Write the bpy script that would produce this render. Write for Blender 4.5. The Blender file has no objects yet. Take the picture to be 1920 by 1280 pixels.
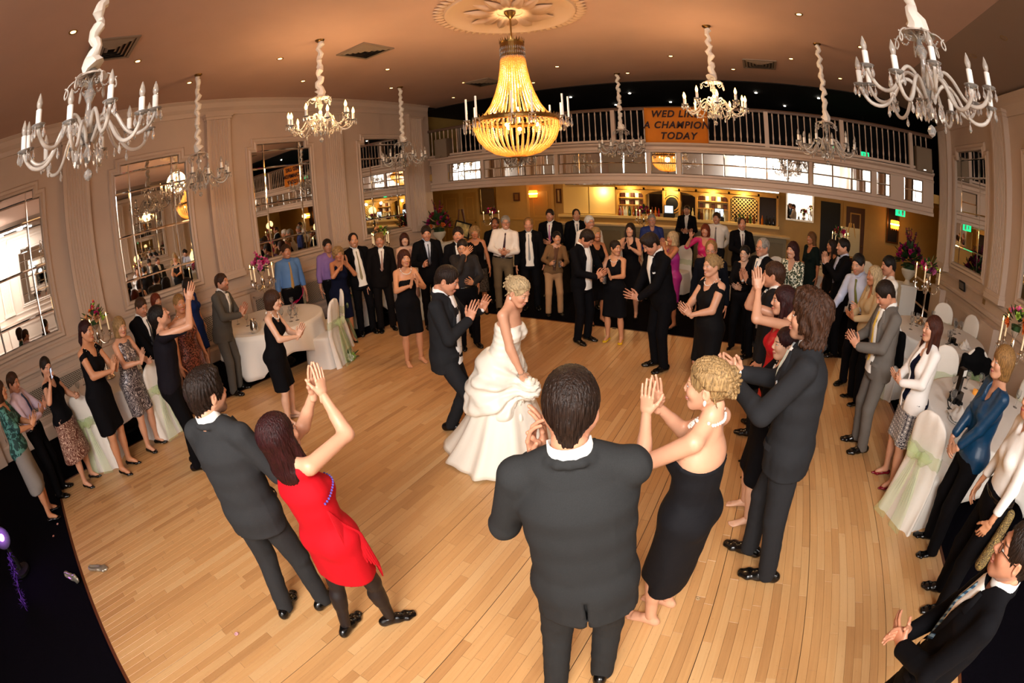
import bpy, bmesh, math, random
import numpy as np
from mathutils import Vector, Matrix
random.seed(7); rng = np.random.default_rng(7)
SC = bpy.context.scene
COL = SC.collection
R = math.radians
# ---------------------------------------------------------------- camera (16 mm full-frame fisheye held overhead)
cam_d = bpy.data.cameras.new('camera'); cam = bpy.data.objects.new('camera', cam_d); COL.objects.link(cam)
cam_d.type = 'PANO'; cam_d.sensor_width = 36.0; cam_d.sensor_fit = 'HORIZONTAL'; cam_d.clip_start = 0.02; cam_d.clip_end = 100
for holder in (cam_d, getattr(cam_d, 'cycles', None)):
    try:
        holder.panorama_type = 'FISHEYE_EQUISOLID'; holder.fisheye_lens = 870*36/1920; holder.fisheye_fov = R(200)
    except Exception: pass
_yaw, _pitch, _roll = R(31.17884), R(19.59392), R(-3.27407)
_f = Vector((-math.sin(_yaw)*math.cos(_pitch), math.cos(_yaw)*math.cos(_pitch), -math.sin(_pitch)))
_r = Vector((math.cos(_yaw), math.sin(_yaw), 0)); _u = _r.cross(_f)
_m = Matrix((_r, _u, -_f)).transposed() @ Matrix.Rotation(_roll, 3, 'Z')
cam.matrix_world = Matrix.Translation((0, 0, 2.4)) @ _m.to_4x4()
SC.camera = cam
# ---------------------------------------------------------------- view, world, large lights
SC.view_settings.view_transform = 'Standard'; SC.view_settings.look = 'None'
SC.view_settings.gamma = 1; SC.view_settings.use_curve_mapping = False
SC.view_settings.exposure = 0.0
try:
    SC.cycles.use_denoising = True; SC.cycles.max_bounces = 8; SC.cycles.diffuse_bounces = 3
    SC.cycles.glossy_bounces = 4; SC.cycles.transmission_bounces = 6; SC.cycles.transparent_max_bounces = 8
    SC.cycles.caustics_reflective = False; SC.cycles.caustics_refractive = False; SC.cycles.sample_clamp_indirect = 6
except Exception: pass
w = bpy.data.worlds.new('world'); SC.world = w; w.use_nodes = True
w.node_tree.nodes['Background'].inputs[0].default_value = (1, .8, .62, 1); w.node_tree.nodes['Background'].inputs[1].default_value = 0.03
def lamp(name, kind, loc, energy, color, look=None, **kw):
    d = bpy.data.lights.new(name, kind); d.energy = energy; d.color = color
    for k, v in kw.items(): setattr(d, k, v)
    o = bpy.data.objects.new(name, d); COL.objects.link(o); o.location = loc
    if look is not None: o.rotation_euler = (Vector(look)-Vector(loc)).to_track_quat('-Z', 'Y').to_euler()
    return o
# the photographer's flash, bounced: a broad soft source behind and above the camera
lamp('flash_bounce', 'AREA', (0.1, -1.5, 3.7), 150, (1, .96, .92), look=(-1.3, 2.6, .3), shape='RECTANGLE', size=2.0, size_y=1.2, spread=R(130))
lamp('flash_wall', 'SPOT', (0.3, -0.8, 2.9), 1900, (1, .98, .95), look=(1.9, -4.2, 2.6), spot_size=R(140), spot_blend=1, shadow_soft_size=.2)
# ---------------------------------------------------------------- materials
def lin(c):
    if isinstance(c, str): c = tuple(int(c[i:i+2], 16)/255 for i in (0, 2, 4))
    return tuple(((x+.055)/1.055)**2.4 if x > .04045 else x/12.92 for x in c[:3])
_mats = {}
def mat(name, c='808080', rough=.6, metal=0, emit=None, es=0, trans=0, ior=1.45, noise=0, nscale=20, bump=0, bscale=60, stretch=None, spec=.5, sheen=0, alpha=1):
    if name in _mats: return _mats[name]
    m = bpy.data.materials.new(name); m.use_nodes = True; nt = m.node_tree; b = nt.nodes['Principled BSDF']
    c = lin(c); b.inputs['Base Color'].default_value = (*c, 1); b.inputs['Roughness'].default_value = rough; b.inputs['Metallic'].default_value = metal
    b.inputs['IOR'].default_value = ior; b.inputs['Transmission Weight'].default_value = trans; b.inputs['Alpha'].default_value = alpha
    b.inputs['Specular IOR Level'].default_value = spec; b.inputs['Sheen Weight'].default_value = sheen
    if emit: b.inputs['Emission Color'].default_value = (*lin(emit), 1); b.inputs['Emission Strength'].default_value = es
    if noise or bump:
        tc = nt.nodes.new('ShaderNodeTexCoord'); vec = tc.outputs['Object']
        if stretch:
            mp = nt.nodes.new('ShaderNodeMapping'); mp.inputs['Scale'].default_value = stretch
            nt.links.new(vec, mp.inputs[0]); vec = mp.outputs[0]
        if noise:
            n = nt.nodes.new('ShaderNodeTexNoise'); n.inputs['Scale'].default_value = nscale; n.inputs['Detail'].default_value = 4
            nt.links.new(vec, n.inputs['Vector'])
            r = nt.nodes.new('ShaderNodeValToRGB'); r.color_ramp.elements[0].position = .3; r.color_ramp.elements[1].position = .7
            r.color_ramp.elements[0].color = (*[x*(1-noise) for x in c], 1); r.color_ramp.elements[1].color = (*[min(1, x*(1+noise)) for x in c], 1)
            nt.links.new(n.outputs['Fac'], r.inputs[0]); nt.links.new(r.outputs[0], b.inputs['Base Color'])
        if bump:
            n2 = nt.nodes.new('ShaderNodeTexNoise'); n2.inputs['Scale'].default_value = bscale; n2.inputs['Detail'].default_value = 3
            nt.links.new(vec, n2.inputs['Vector'])
            bp = nt.nodes.new('ShaderNodeBump'); bp.inputs['Strength'].default_value = bump; bp.inputs['Distance'].default_value = .01
            nt.links.new(n2.outputs['Fac'], bp.inputs['Height']); nt.links.new(bp.outputs[0], b.inputs['Normal'])
    _mats[name] = m; return m
# ---------------------------------------------------------------- object helpers
def link(o, parent=None):
    COL.objects.link(o)
    if parent is not None: o.parent = parent
    return o
def mesh_np(name, V, F, m, parent=None, smooth=True, mi=None):
    """V (n,3) array, F list/array of faces"""
    me = bpy.data.meshes.new(name); V = np.asarray(V, dtype=np.float32)
    if isinstance(F, np.ndarray):
        k = F.shape[1]; me.vertices.add(len(V)); me.vertices.foreach_set('co', V.ravel())
        me.loops.add(F.size); me.loops.foreach_set('vertex_index', F.astype(np.int32).ravel())
        me.polygons.add(len(F)); me.polygons.foreach_set('loop_start', np.arange(0, F.size, k, dtype=np.int32))
        if mi is not None: me.polygons.foreach_set('material_index', np.asarray(mi, dtype=np.int32))
        me.update(calc_edges=True)
        me.validate()
    else:
        me.from_pydata([tuple(v) for v in V], [], F)
    for x in (m if isinstance(m, (list, tuple)) else [m]): me.materials.append(x)
    if smooth: me.polygons.foreach_set('use_smooth', np.ones(len(me.polygons), dtype=bool))
    return link(bpy.data.objects.new(name, me), parent)
class MB:
    """collects simple shapes into one mesh"""
    def __init__(s): s.v = []; s.f = []
    def add(s, V, F):
        n = len(s.v); s.v.extend(tuple(map(float, p)) for p in V); s.f.extend([tuple(i+n for i in f) for f in F]); return s
    def box(s, lo, hi, rot=0, c=None):
        (x0, y0, z0), (x1, y1, z1) = lo, hi
        V = [(x0,y0,z0),(x1,y0,z0),(x1,y1,z0),(x0,y1,z0),(x0,y0,z1),(x1,y0,z1),(x1,y1,z1),(x0,y1,z1)]
        if rot:
            cx, cy = c or ((x0+x1)/2, (y0+y1)/2); ca, sa = math.cos(rot), math.sin(rot)
            V = [(cx+(x-cx)*ca-(y-cy)*sa, cy+(x-cx)*sa+(y-cy)*ca, z) for x, y, z in V]
        return s.add(V, [(3,2,1,0),(4,5,6,7),(0,1,5,4),(1,2,6,5),(2,3,7,6),(3,0,4,7)])
    def lathe(s, prof, c=(0,0,0), n=16, sx=1, sy=1, a0=0, a1=2*math.pi):
        full = abs(a1-a0-2*math.pi) < 1e-6; k = n if full else n+1
        V = [(c[0]+r*sx*math.cos(a0+(a1-a0)*i/n), c[1]+r*sy*math.sin(a0+(a1-a0)*i/n), c[2]+z) for r, z in prof for i in range(k)]
        F = [(j*k+i, j*k+(i+1) % k, (j+1)*k+(i+1) % k, (j+1)*k+i) for j in range(len(prof)-1) for i in range(n)]
        return s.add(V, F)
    def tube(s, pts, r, n=8, cap=True):
        pts = [Vector(p) for p in pts]; rs = r if isinstance(r, (list, tuple)) else [r]*len(pts)
        V = []; up = None
        for i, p in enumerate(pts):
            t = (pts[min(i+1, len(pts)-1)]-pts[max(i-1, 0)]).normalized()
            if up is None: up = t.orthogonal().normalized()
            up = (up-t*up.dot(t)); up = up.normalized() if up.length > 1e-6 else t.orthogonal().normalized()
            b = t.cross(up)
            V += [p+(up*math.cos(2*math.pi*k/n)+b*math.sin(2*math.pi*k/n))*rs[i] for k in range(n)]
        F = [(j*n+k, j*n+(k+1) % n, (j+1)*n+(k+1) % n, (j+1)*n+k) for j in range(len(pts)-1) for k in range(n)]
        if cap: F += [tuple(range(n-1, -1, -1)), tuple((len(pts)-1)*n+k for k in range(n))]
        return s.add(V, F)
    def sphere(s, c, r, n=8, m=6, sz=1):
        return s.lathe([(max(r*math.sin(math.pi*j/m), 1e-5), -r*sz*math.cos(math.pi*j/m)) for j in range(m+1)], c, n)
    def prism(s, poly, axis, a, b):
        """poly: 2D points; axis 0/1/2 extruded a..b"""
        def P(u, v, w): return {0: (w, u, v), 1: (u, w, v), 2: (u, v, w)}[axis]
        n = len(poly); V = [P(u, v, a) for u, v in poly]+[P(u, v, b) for u, v in poly]
        F = [tuple(range(n-1, -1, -1)), tuple(range(n, 2*n))]+[(i, (i+1) % n, n+(i+1) % n, n+i) for i in range(n)]
        if axis == 1: F = [f[::-1] for f in F]
        return s.add(V, F)
    def build(s, name, m, parent=None, smooth=False, loc=None, rz=0):
        me = bpy.data.meshes.new(name); me.from_pydata(s.v, [], s.f)
        for x in (m if isinstance(m, (list, tuple)) else [m]): me.materials.append(x)
        if smooth:
            me.polygons.foreach_set('use_smooth', np.ones(len(me.polygons), dtype=bool))
            try: me.set_sharp_from_angle(angle=R(40))
            except Exception: pass
        o = link(bpy.data.objects.new(name, me), parent)
        if loc is not None: o.location = loc
        if rz: o.rotation_euler = (0, 0, rz)
        return o
def empty(name, loc=(0,0,0), rz=0, label=None, cat=None, group=None):
    o = link(bpy.data.objects.new(name, None)); o.location = loc; o.rotation_euler = (0, 0, rz); o.empty_display_size = .1
    return tag(o, label, cat, group)
def tag(o, label=None, cat=None, group=None, kind=None):
    if label: o['label'] = label
    if cat: o['category'] = cat
    if group: o['group'] = group
    if kind: o['kind'] = kind
    return o
def struct(o): o['kind'] = 'structure'; return o
def copy_tree(o, parent=None):
    c = o.copy(); COL.objects.link(c)
    if parent is not None: c.parent = parent
    for ch in list(o.children): copy_tree(ch, c)
    return c
def piece(o, name, parent, loc, rot=None, sc=None):
    """a copy that shares the mesh of o"""
    c = bpy.data.objects.new(name, o.data); link(c, parent); c.location = loc
    if rot is not None: c.rotation_euler = rot
    if sc is not None: c.scale = sc
    return c
# ---------------------------------------------------------------- the setting
CEIL = 4.68; WL = -8.0; WR = 4.3; YB = 9.53; YW = 14.5; YK = -4.6
M_wall = mat('cream_wall_paint', 'CBB29E', .55, noise=.03, nscale=3)
M_trim = mat('cream_trim_paint', 'CEB6A3', .5)
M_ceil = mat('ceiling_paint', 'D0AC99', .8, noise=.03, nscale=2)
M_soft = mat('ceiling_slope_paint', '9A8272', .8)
M_carpet = mat('dark_carpet', '08060C', 1, noise=.3, nscale=40, bump=.4, bscale=300, spec=.05)
M_ochre = mat('ochre_wall_paint', 'C79E58', .55, noise=.05, nscale=3)
M_ochre_d = mat('ochre_panel_paint', 'BC8F48', .5)
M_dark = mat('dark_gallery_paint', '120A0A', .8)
M_black = mat('black_paint', '050505', .6)
M_mirror = mat('mirror_glass', 'F4F4F2', .015, 1)
M_mbev = mat('mirror_bevel_glass', 'E8E8E4', .06, 1)
M_brass = mat('aged_brass', '8A6A3A', .35, 1)
M_gold = mat('gold_metal', 'B08A4A', .3, 1)
M_silver = mat('silver_metal', 'D8D4CC', .12, 1)
M_white = mat('white_paint', 'F2EFE8', .5)
M_red = mat('oxblood_wall', '2A0C0A', .7)
def box(name, lo, hi, m, parent=None, st=True):
    o = MB().box(lo, hi).build(name, m, parent)
    return struct(o) if st and parent is None else o
# floor: dark carpet, then the boards of the dance floor
box('floor', (-14, YK-.2, -.12), (8, 16, -.02), M_carpet)
DX0, DX1, DY0, DY1 = -6.09, 2.13, -.79, 6.95
deck = box('floor_dance', (DX0, DY0, -.02), (DX1, DY1, -.004), mat('dance_floor_base', '2A1608', .7))
def board_mat():
    m = bpy.data.materials.new('maple_boards'); m.use_nodes = True; nt = m.node_tree; N = nt.nodes; L = nt.links; b = N['Principled BSDF']
    at = N.new('ShaderNodeAttribute'); at.attribute_name = 'tone'
    tc = N.new('ShaderNodeNewGeometry')
    mp = N.new('ShaderNodeMapping'); mp.inputs['Scale'].default_value = (60, 2.2, 20); L.new(tc.outputs['Position'], mp.inputs[0])
    n = N.new('ShaderNodeTexNoise'); n.inputs['Scale'].default_value = 1; n.inputs['Detail'].default_value = 5; L.new(mp.outputs[0], n.inputs['Vector'])
    rp = N.new('ShaderNodeValToRGB'); e = rp.color_ramp.elements
    e[0].position = 0; e[0].color = (*lin('A37346'), 1); e[1].position = 1; e[1].color = (*lin('DBB481'), 1)
    k = rp.color_ramp.elements.new(.5); k.color = (*lin('C99862'), 1)
    a = N.new('ShaderNodeMath'); a.operation = 'MULTIPLY_ADD'; a.inputs[1].default_value = .38; L.new(n.outputs['Fac'], a.inputs[0])
    a2 = N.new('ShaderNodeMath'); a2.operation = 'MULTIPLY_ADD'; a2.inputs[1].default_value = .52; a2.inputs[2].default_value = .05; L.new(at.outputs['Fac'], a2.inputs[0]); L.new(a2.outputs[0], a.inputs[2])
    L.new(a.outputs[0], rp.inputs[0])
    # scuffs: small dark scratches worn into the varnish
    mp2 = N.new('ShaderNodeMapping'); mp2.inputs['Scale'].default_value = (5, 5, 5); L.new(tc.outputs['Position'], mp2.inputs[0])
    v = N.new('ShaderNodeTexNoise'); v.inputs['Scale'].default_value = 7; v.inputs['Detail'].default_value = 6; v.inputs['Roughness'].default_value = .7; L.new(mp2.outputs[0], v.inputs['Vector'])
    r2 = N.new('ShaderNodeValToRGB'); r2.color_ramp.elements[0].position = .60; r2.color_ramp.elements[1].position = .74; L.new(v.outputs['Fac'], r2.inputs[0])
    sm = N.new('ShaderNodeMath'); sm.operation = 'MULTIPLY'; sm.inputs[1].default_value = .35; L.new(r2.outputs[0], sm.inputs[0])
    mx = N.new('ShaderNodeMix'); mx.data_type = 'RGBA'; L.new(sm.outputs[0], mx.inputs[0]); L.new(rp.outputs[0], mx.inputs[6]); mx.inputs[7].default_value = (*lin('6E4A2A'), 1)
    L.new(mx.outputs[2], b.inputs['Base Color'])
    rr = N.new('ShaderNodeMapRange'); rr.inputs[3].default_value = .22; rr.inputs[4].default_value = .42; L.new(v.outputs['Fac'], rr.inputs[0]); L.new(rr.outputs[0], b.inputs['Roughness'])
    return m
M_board = board_mat()
def boards():
    W = .0655; seam0 = .165
    ks = range(int((DX0-seam0)/W)-1, int((DX1-seam0)/W)+2); allb = []
    for k in ks:
        x0 = seam0+k*W; x1 = x0+W
        x0 = max(x0, DX0); x1 = min(x1, DX1)
        if x1-x0 < .02: continue
        sg = k % 10
        y = DY0-random.uniform(0, .5)
        while y < DY1:
            l = random.uniform(.35, 1.05); a, b = max(y, DY0), min(y+l, DY1); y += l
            if b-a > .03: allb.append((x0+(.0022 if sg == 0 else .0006), x1-(.0022 if sg == 9 else .0006), a+.0006, b-.0006))
    def key(q):
        cx, cy = (q[0]+q[1])/2, (q[2]+q[3])/2
        az = math.degrees(math.atan2(cx, cy)); d = math.hypot(cx, cy)
        vis = (-108 < az < 36) and cy > -.7 and d > .75
        return (0 if vis else 1, d)
    allb.sort(key=key)
    def tone(): return min(1, max(0, random.gauss(.5, .2) if random.random() > .06 else random.choice((.02, .95))))
    def mk(name, bs, parent):
        mb = MB(); tn = []
        for (x0, x1, y0, y1), t in bs:
            z = -.0006*random.random(); e = .0009
            mb.add([(x0,y0,-.004),(x1,y0,-.004),(x1,y1,-.004),(x0,y1,-.004),(x0,y0,z-e),(x1,y0,z-e),(x1,y1,z-e),(x0,y1,z-e),(x0+e,y0+e,z),(x1-e,y0+e,z),(x1-e,y1-e,z),(x0+e,y1-e,z)],
                   [(0,1,5,4),(1,2,6,5),(2,3,7,6),(3,0,4,7),(4,5,9,8),(5,6,10,9),(6,7,11,10),(7,4,8,11),(8,9,10,11)])
            tn += [t]*12
        o = mb.build(name, M_board, parent); at = o.data.attributes.new('tone', 'FLOAT', 'POINT'); at.data.foreach_set('value', tn); return o
    for q in allb[:300]: mk('floor_board', [(q, tone())], deck)
    tag(mk('floor_boards_beyond', [(q, tone()) for q in allb[300:]], deck), kind='stuff')
boards()
M_edge = mat('dark_wood_edge', '5A2E14', .4)
for lo, hi in (((DX0-.03, DY0-.03, -.02), (DX1+.03, DY0, .002)), ((DX0-.03, DY0, -.02), (DX0, DY1, .002)), ((DX0-.03, DY1, -.02), (DX1+.03, DY1+.03, .002)), ((DX1, DY0, -.02), (DX1+.03, DY1, .002))):
    box('floor_edge_strip', lo, hi, M_edge, deck)
# ceiling with a sloping side over the right-hand aisle
box('ceiling', (WL, YK, CEIL), (2.87, 9.95, CEIL+.15), M_ceil)
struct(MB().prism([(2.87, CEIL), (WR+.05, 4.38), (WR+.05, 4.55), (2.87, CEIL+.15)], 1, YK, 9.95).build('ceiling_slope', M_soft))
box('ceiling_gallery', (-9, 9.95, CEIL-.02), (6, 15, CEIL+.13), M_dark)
# walls
wl = box('wall_left', (WL-.2, YK, -.02), (WL, 9.6, CEIL), M_wall)
wr = box('wall_right', (WR, YK, -.02), (WR+.2, 9.6, 4.6), M_wall)
wk = box('wall_back', (WL, YK-.2, -.02), (WR, YK, CEIL), mat('white_back_wall', 'F0EBE2', .6))
wb = box('wall_bar', (-14, YW, -.02), (8, YW+.2, 2.9), M_ochre)
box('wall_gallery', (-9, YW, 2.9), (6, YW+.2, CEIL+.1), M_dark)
box('wall_lobby_left', (-14.2, 9.0, -.02), (-14, YW, 2.9), M_ochre); box('wall_lobby_right', (8, 9.0, -.02), (8.2, YW, 2.9), M_ochre)
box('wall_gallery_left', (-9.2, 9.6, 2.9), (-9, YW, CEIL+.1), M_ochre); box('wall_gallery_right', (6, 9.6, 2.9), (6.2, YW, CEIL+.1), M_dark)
box('wall_return_left', (-14, 9.42, -.02), (WL-.2, 9.6, CEIL), M_wall); box('wall_return_right', (WR+.2, 9.42, -.02), (8.2, 9.6, CEIL), M_wall)
def run(name, poly, x, side, y0, y1, m=M_trim, parent=None):
    """horizontal moulding with profile poly (out, z) along a side wall"""
    o = MB().prism([(x+side*u, z) for u, z in poly], 1, y0, y1).build(name, m, parent); return struct(o) if parent is None else o
for x, s, nm in ((WL, 1, 'left'), (WR, -1, 'right')):
    top = CEIL if s > 0 else 4.38
    run('trim_cornice_'+nm, [(0, top-.28), (.03, top-.28), (.04, top-.2), (.09, top-.14), (.10, top-.05), (.16, top-.01), (.16, top), (0, top)], x, s, YK, 9.5)
    run('trim_dado_'+nm, [(0, 1.0), (.02, 1.0), (.03, 1.05), (.055, 1.08), (.055, 1.12), (.03, 1.14), (0, 1.15)], x, s, YK, 9.5)
    run('trim_sill_'+nm, [(0, 1.30), (.025, 1.30), (.03, 1.34), (0, 1.36)], x, s, YK, 9.5)
    run('baseboard_'+nm, [(0, 0), (.03, 0), (.03, .2), (.015, .24), (0, .24)], x, s, YK, 9.5)
    ys = [(-3.55+2.835*k) for k in range(-0, 5)]
    for k in range(5):                                             # panelled dado between pilasters, with pierced radiator grilles
        c = -.71+2.835*k
        run('trim_panel_'+nm, [(0, .86), (.022, .86), (.022, .9), (0, .9)], x, s, c-1.0, c+1.0); run('trim_panel_'+nm, [(0, .3), (.022, .3), (.022, .34), (0, .34)], x, s, c-1.0, c+1.0)
        for e in (-1, 1): run('trim_panel_'+nm, [(0, .3), (.022, .3), (.022, .9), (0, .9)], x, s, c+e*1.0-.02, c+e*1.0+.02)
# pierced lattice radiator grilles in the left dado
M_grille = mat('cream_grille', 'CFC0AE', .5); M_shadow = mat('recess_shade', '3A3028', .9)
for k in range(4):
    c = -.71+2.835*k
    g = MB(); y0, y1, z0, z1 = c-.95, c+.95, .38, .82
    n = 44
    for i in range(-11, n):
        for d in (1, -1):
            pts = []
            ya = y0+(y1-y0)*i/n; 
            a, b = (ya, z0), (ya+(z1-z0), z1)
            if d < 0: a, b = (ya, z1), (ya+(z1-z0), z0)
            (ua, va), (ub, vb) = a, b
            if ua < y0: va += (vb-va)*(y0-ua)/(ub-ua); ua = y0
            if ub > y1: vb = va+(vb-va)*(y1-ua)/(ub-ua); ub = y1
            if ub-ua < .02: continue
            g.add([(WL+.008, ua-.006, va), (WL+.008, ua+.006, va), (WL+.008, ub+.006, vb), (WL+.008, ub-.006, vb), (WL+.014, ua-.006, va), (WL+.014, ua+.006, va), (WL+.014, ub+.006, vb), (WL+.014, ub-.006, vb)], [(4,5,6,7),(0,1,5,4),(1,2,6,5),(2,3,7,6),(3,0,4,7)])
    r = empty('radiator_grille', (WL, c, .6), 0, ['cream pierced lattice grille in the left dado, nearest the stage', 'cream pierced lattice grille in the left dado behind the woman in pearls', 'cream pierced lattice grille in the left dado behind the man in the blue shirt', 'cream pierced lattice grille in the left dado farthest along, by the balcony'][k], 'grille', 'lattice grilles along the left wall')
    o = g.build('lattice', M_grille, None); o.parent = r; o.location = (-WL, -c, -.6); o['kind'] = 'stuff'
    o = MB().box((WL+.001, y0, z0), (WL+.004, y1, z1)).build('recess_shade_sheet', M_shadow, r); o.location = (-WL, -c, -.6)  # dark sheet on the wall: the shade behind the lattice, put into colour
# fluted pilasters
def pilaster(x, s, y, w=.5, z0=1.36, z1=4.4, d=.12, nf=7, base=True):
    mb = MB(); pr = [(0, y-w/2), (d, y-w/2)]; m = .055; fw = (w-2*m)/nf
    for i in range(nf):
        a = y-w/2+m+i*fw
        pr += [(d, a+fw*.16), (d-.016, a+fw*.3), (d-.02, a+fw*.5), (d-.016, a+fw*.7), (d, a+fw*.84)]
    pr += [(d, y+w/2), (0, y+w/2)]
    poly = [(x+s*u, v) for u, v in pr]
    if s < 0: poly = poly[::-1]
    o = MB().prism(poly, 2, z0+.14, z1-.1).build('pilaster_shaft', M_trim)
    for a, b, e in ((z0, z0+.08, .04), (z0+.08, z0+.14, .02), (z1-.1, z1-.05, .02), (z1-.05, z1, .045)):
        mb.box((min(x, x+s*(d+e)), y-w/2-e, a), (max(x, x+s*(d+e)), y+w/2+e, b))
    if base: mb.box((min(x, x+s*(d+.03)), y-w/2-.03, 0), (max(x, x+s*(d+.03)), y+w/2+.03, 1.0))
    p = mb.build('trim_pilaster', M_trim); struct(p); o.parent = p
for y in (-2.12, .72, 3.55, 6.29, 8.97): pilaster(WL, 1, y)
for y in (-2.1, .75, 3.75, 6.62, 9.2): pilaster(WR, -1, y, z1=4.2)
# wall mirrors with stepped top corners, made of bevelled tiles
def wall_mirror(x, s, y0, y1, z0, z1, label, group='tall tiled mirrors in the side walls'):
    root = empty('wall_mirror', (x, (y0+y1)/2, z0), 0, label, 'mirror', group)
    yc = (y0+y1)/2
    def put(o): o.parent = root; o.location = (-x, -yc, -z0); return o
    n1, n2 = .13, .15; W = y1-y0
    cols = [(y0, y0+.28), (y0+.28, y1-.28), (y1-.28, y1)]; H = z1-z0
    rows = [(z0, z0+.33), (z0+.33, z0+.33+(H-.33-.48)/2), (z0+.33+(H-.33-.48)/2, z1-.48), (z1-.48, z1-n2), (z1-n2, z1)]
    for ri, (a, b) in enumerate(rows):
        for ci, (c, d) in enumerate(cols):
            if ri == 4 and ci == 0: c += n1
            if ri == 4 and ci == 2: d -= n1
            g = .003; e = .02 if min(d-c, b-a) > .1 else .01; t = [random.uniform(-.002, .002) for _ in range(2)]
            xx = lambda u, v, o: x+s*(o+t[0]*(u-(c+d)/2)+t[1]*(v-(a+b)/2))
            Q = [(c+g, a+g), (d-g, a+g), (d-g, b-g), (c+g, b-g)]; q = [(c+e, a+e), (d-e, a+e), (d-e, b-e), (c+e, b-e)]
            V = [(xx(u, v, .006), u, v) for u, v in Q]+[(xx(u, v, .010), u, v) for u, v in q]+[(x+s*.001, u, v) for u, v in Q]
            F = [(4,5,6,7)]+[(i, (i+1) % 4, 4+(i+1) % 4, 4+i) for i in range(4)]+[(8+i, 8+(i+1) % 4, (i+1) % 4, i) for i in range(4)]
            if s < 0: F = [f[::-1] for f in F]
            o = MB().add(V, F).build('mirror_tile', [M_mirror, M_mbev]); put(o)
            for p in o.data.polygons[1:5]: p.material_index = 1
    fw = .10
    def path(k): return [(y0-k, z0-k), (y1+k, z0-k), (y1+k, z1-n2+k), (y1-n1+k, z1-n2+k), (y1-n1+k, z1+k), (y0+n1-k, z1+k), (y0+n1-k, z1-n2+k), (y0-k, z1-n2+k)]
    rings = [(0, 0), (0, .035), (.03, .05), (.06, .03), (.10, .045), (.12, .02), (.12, 0)]
    V = []; F = []
    for k, o in rings: V += [(x+s*o, u, v) for u, v in path(k)]
    for j in range(len(rings)-1):
        for i in range(8): F.append((j*8+i, j*8+(i+1) % 8, (j+1)*8+(i+1) % 8, (j+1)*8+i))
    if s > 0: F = [f[::-1] for f in F]
    put(MB().add(V, F).build('mirror_frame', M_trim))
    return root
for y0, lb in ((-1.40, 'tall tiled mirror on the left wall nearest the stage, reflecting bright lights'), (1.46, 'tall tiled mirror on the left wall reflecting the big beaded chandelier'), (4.28, 'tall tiled mirror on the left wall behind the man in the blue shirt'), (7.12, 'tall tiled mirror on the left wall beside the balcony end')):
    wall_mirror(WL, 1, y0, y0+1.41, 1.52, 3.76, lb)
for y0, lb in ((7.31, 'tall tiled mirror on the right wall beside the balcony end'), (4.46, 'tall tiled mirror on the right wall at the picture edge'), (1.6, 'tall tiled mirror on the right wall close to the stage'), (-1.3, 'tall tiled mirror on the right wall beside the stage')):
    wall_mirror(WR, -1, y0, y0+1.41, 1.6, 3.66, lb)
# ---------------------------------------------------------------- balcony
BX0, BX1 = -7.95, 4.05
def xrun(name, poly, x0, x1, m=M_trim, parent=None):
    o = MB().prism(poly, 0, x0, x1).build(name, m, parent); return struct(o) if parent is None else o
xrun('trim_balcony_lower', [(YB-.07, 2.34), (YB-.07, 2.40), (YB-.03, 2.42), (YB-.02, 2.5), (YB-.05, 2.52), (YB-.05, 2.56), (YB+.3, 2.56), (YB+.3, 2.34)], BX0, BX1)
xrun('trim_balcony_upper', [(YB-.05, 3.02), (YB-.06, 3.06), (YB-.02, 3.08), (YB-.02, 3.14), (YB-.09, 3.18), (YB-.10, 3.22), (YB+.3, 3.22), (YB+.3, 3.02)], BX0, BX1)
box('wall_balcony_front', (BX0, YB+.02, 2.5), (BX1, YB+.25, 3.1), M_wall)
box('ceiling_under_balcony', (-14, YB, 2.62), (8, YW, 2.8), M_ochre); box('floor_gallery', (-9, YB+.2, 2.8), (6, YW, 3.05), M_carpet)
# mirror band tiles
bm_ = empty('balcony_mirror_band', (-1.9, YB, 2.56), 0, 'long band of square mirror tiles along the balcony front', 'mirror')
M_div = M_trim
def btile(a, b):
    n = max(1, round((b-a)/.48)); w_ = (b-a)/n
    for i in range(n):
        for z0, z1 in ((2.565, 2.79), (2.79, 3.015)):
            x0, x1 = a+i*w_+.003, a+(i+1)*w_-.003; e = .014; g = .002; tx = random.uniform(-.012, .012); tz = random.uniform(-.008, .008)
            yy = lambda u, v, o: YB-o+tx*(u-(x0+x1)/2)*.6+tz*(v-(z0+z1)/2)
            Q = [(x0, z0+g), (x1, z0+g), (x1, z1-g), (x0, z1-g)]; q = [(x0+e, z0+e), (x1-e, z0+e), (x1-e, z1-e), (x0+e, z1-e)]
            V = [(u, yy(u, v, .008), v) for u, v in Q]+[(u, yy(u, v, .012), v) for u, v in q]+[(u, YB+.03, v) for u, v in Q]
            F = [(4,5,6,7)]+[(i_, (i_+1) % 4, 4+(i_+1) % 4, 4+i_) for i_ in range(4)]+[(8+i_, 8+(i_+1) % 4, (i_+1) % 4, i_) for i_ in range(4)]
            o = MB().add(V, F).build('mirror_tile', [M_mirror, M_mbev], bm_); o.location = (1.9, -YB, -2.56)
            for p in o.data.polygons[1:5]: p.material_index = 1
for a, b in ((-7.36, -6.36), (-6.26, -4.4), (-4.3, -2.3), (-2.19, -1.66), (-1.55, 1.11), (1.2, 2.5), (2.64, 2.95), (3.3, 3.76)): btile(a, b)
for a, b in ((-7.9, -7.38), (-6.35, -6.27), (-4.39, -4.31), (-2.29, -2.2), (-1.65, -1.56), (1.12, 1.19), (2.51, 2.63), (2.96, 3.29), (3.77, 4.05)):
    o = box('divider', (a, YB-.03, 2.56), (b, YB+.03, 3.02), M_div, bm_); o.location = (1.9, -YB, -2.56)
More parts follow.
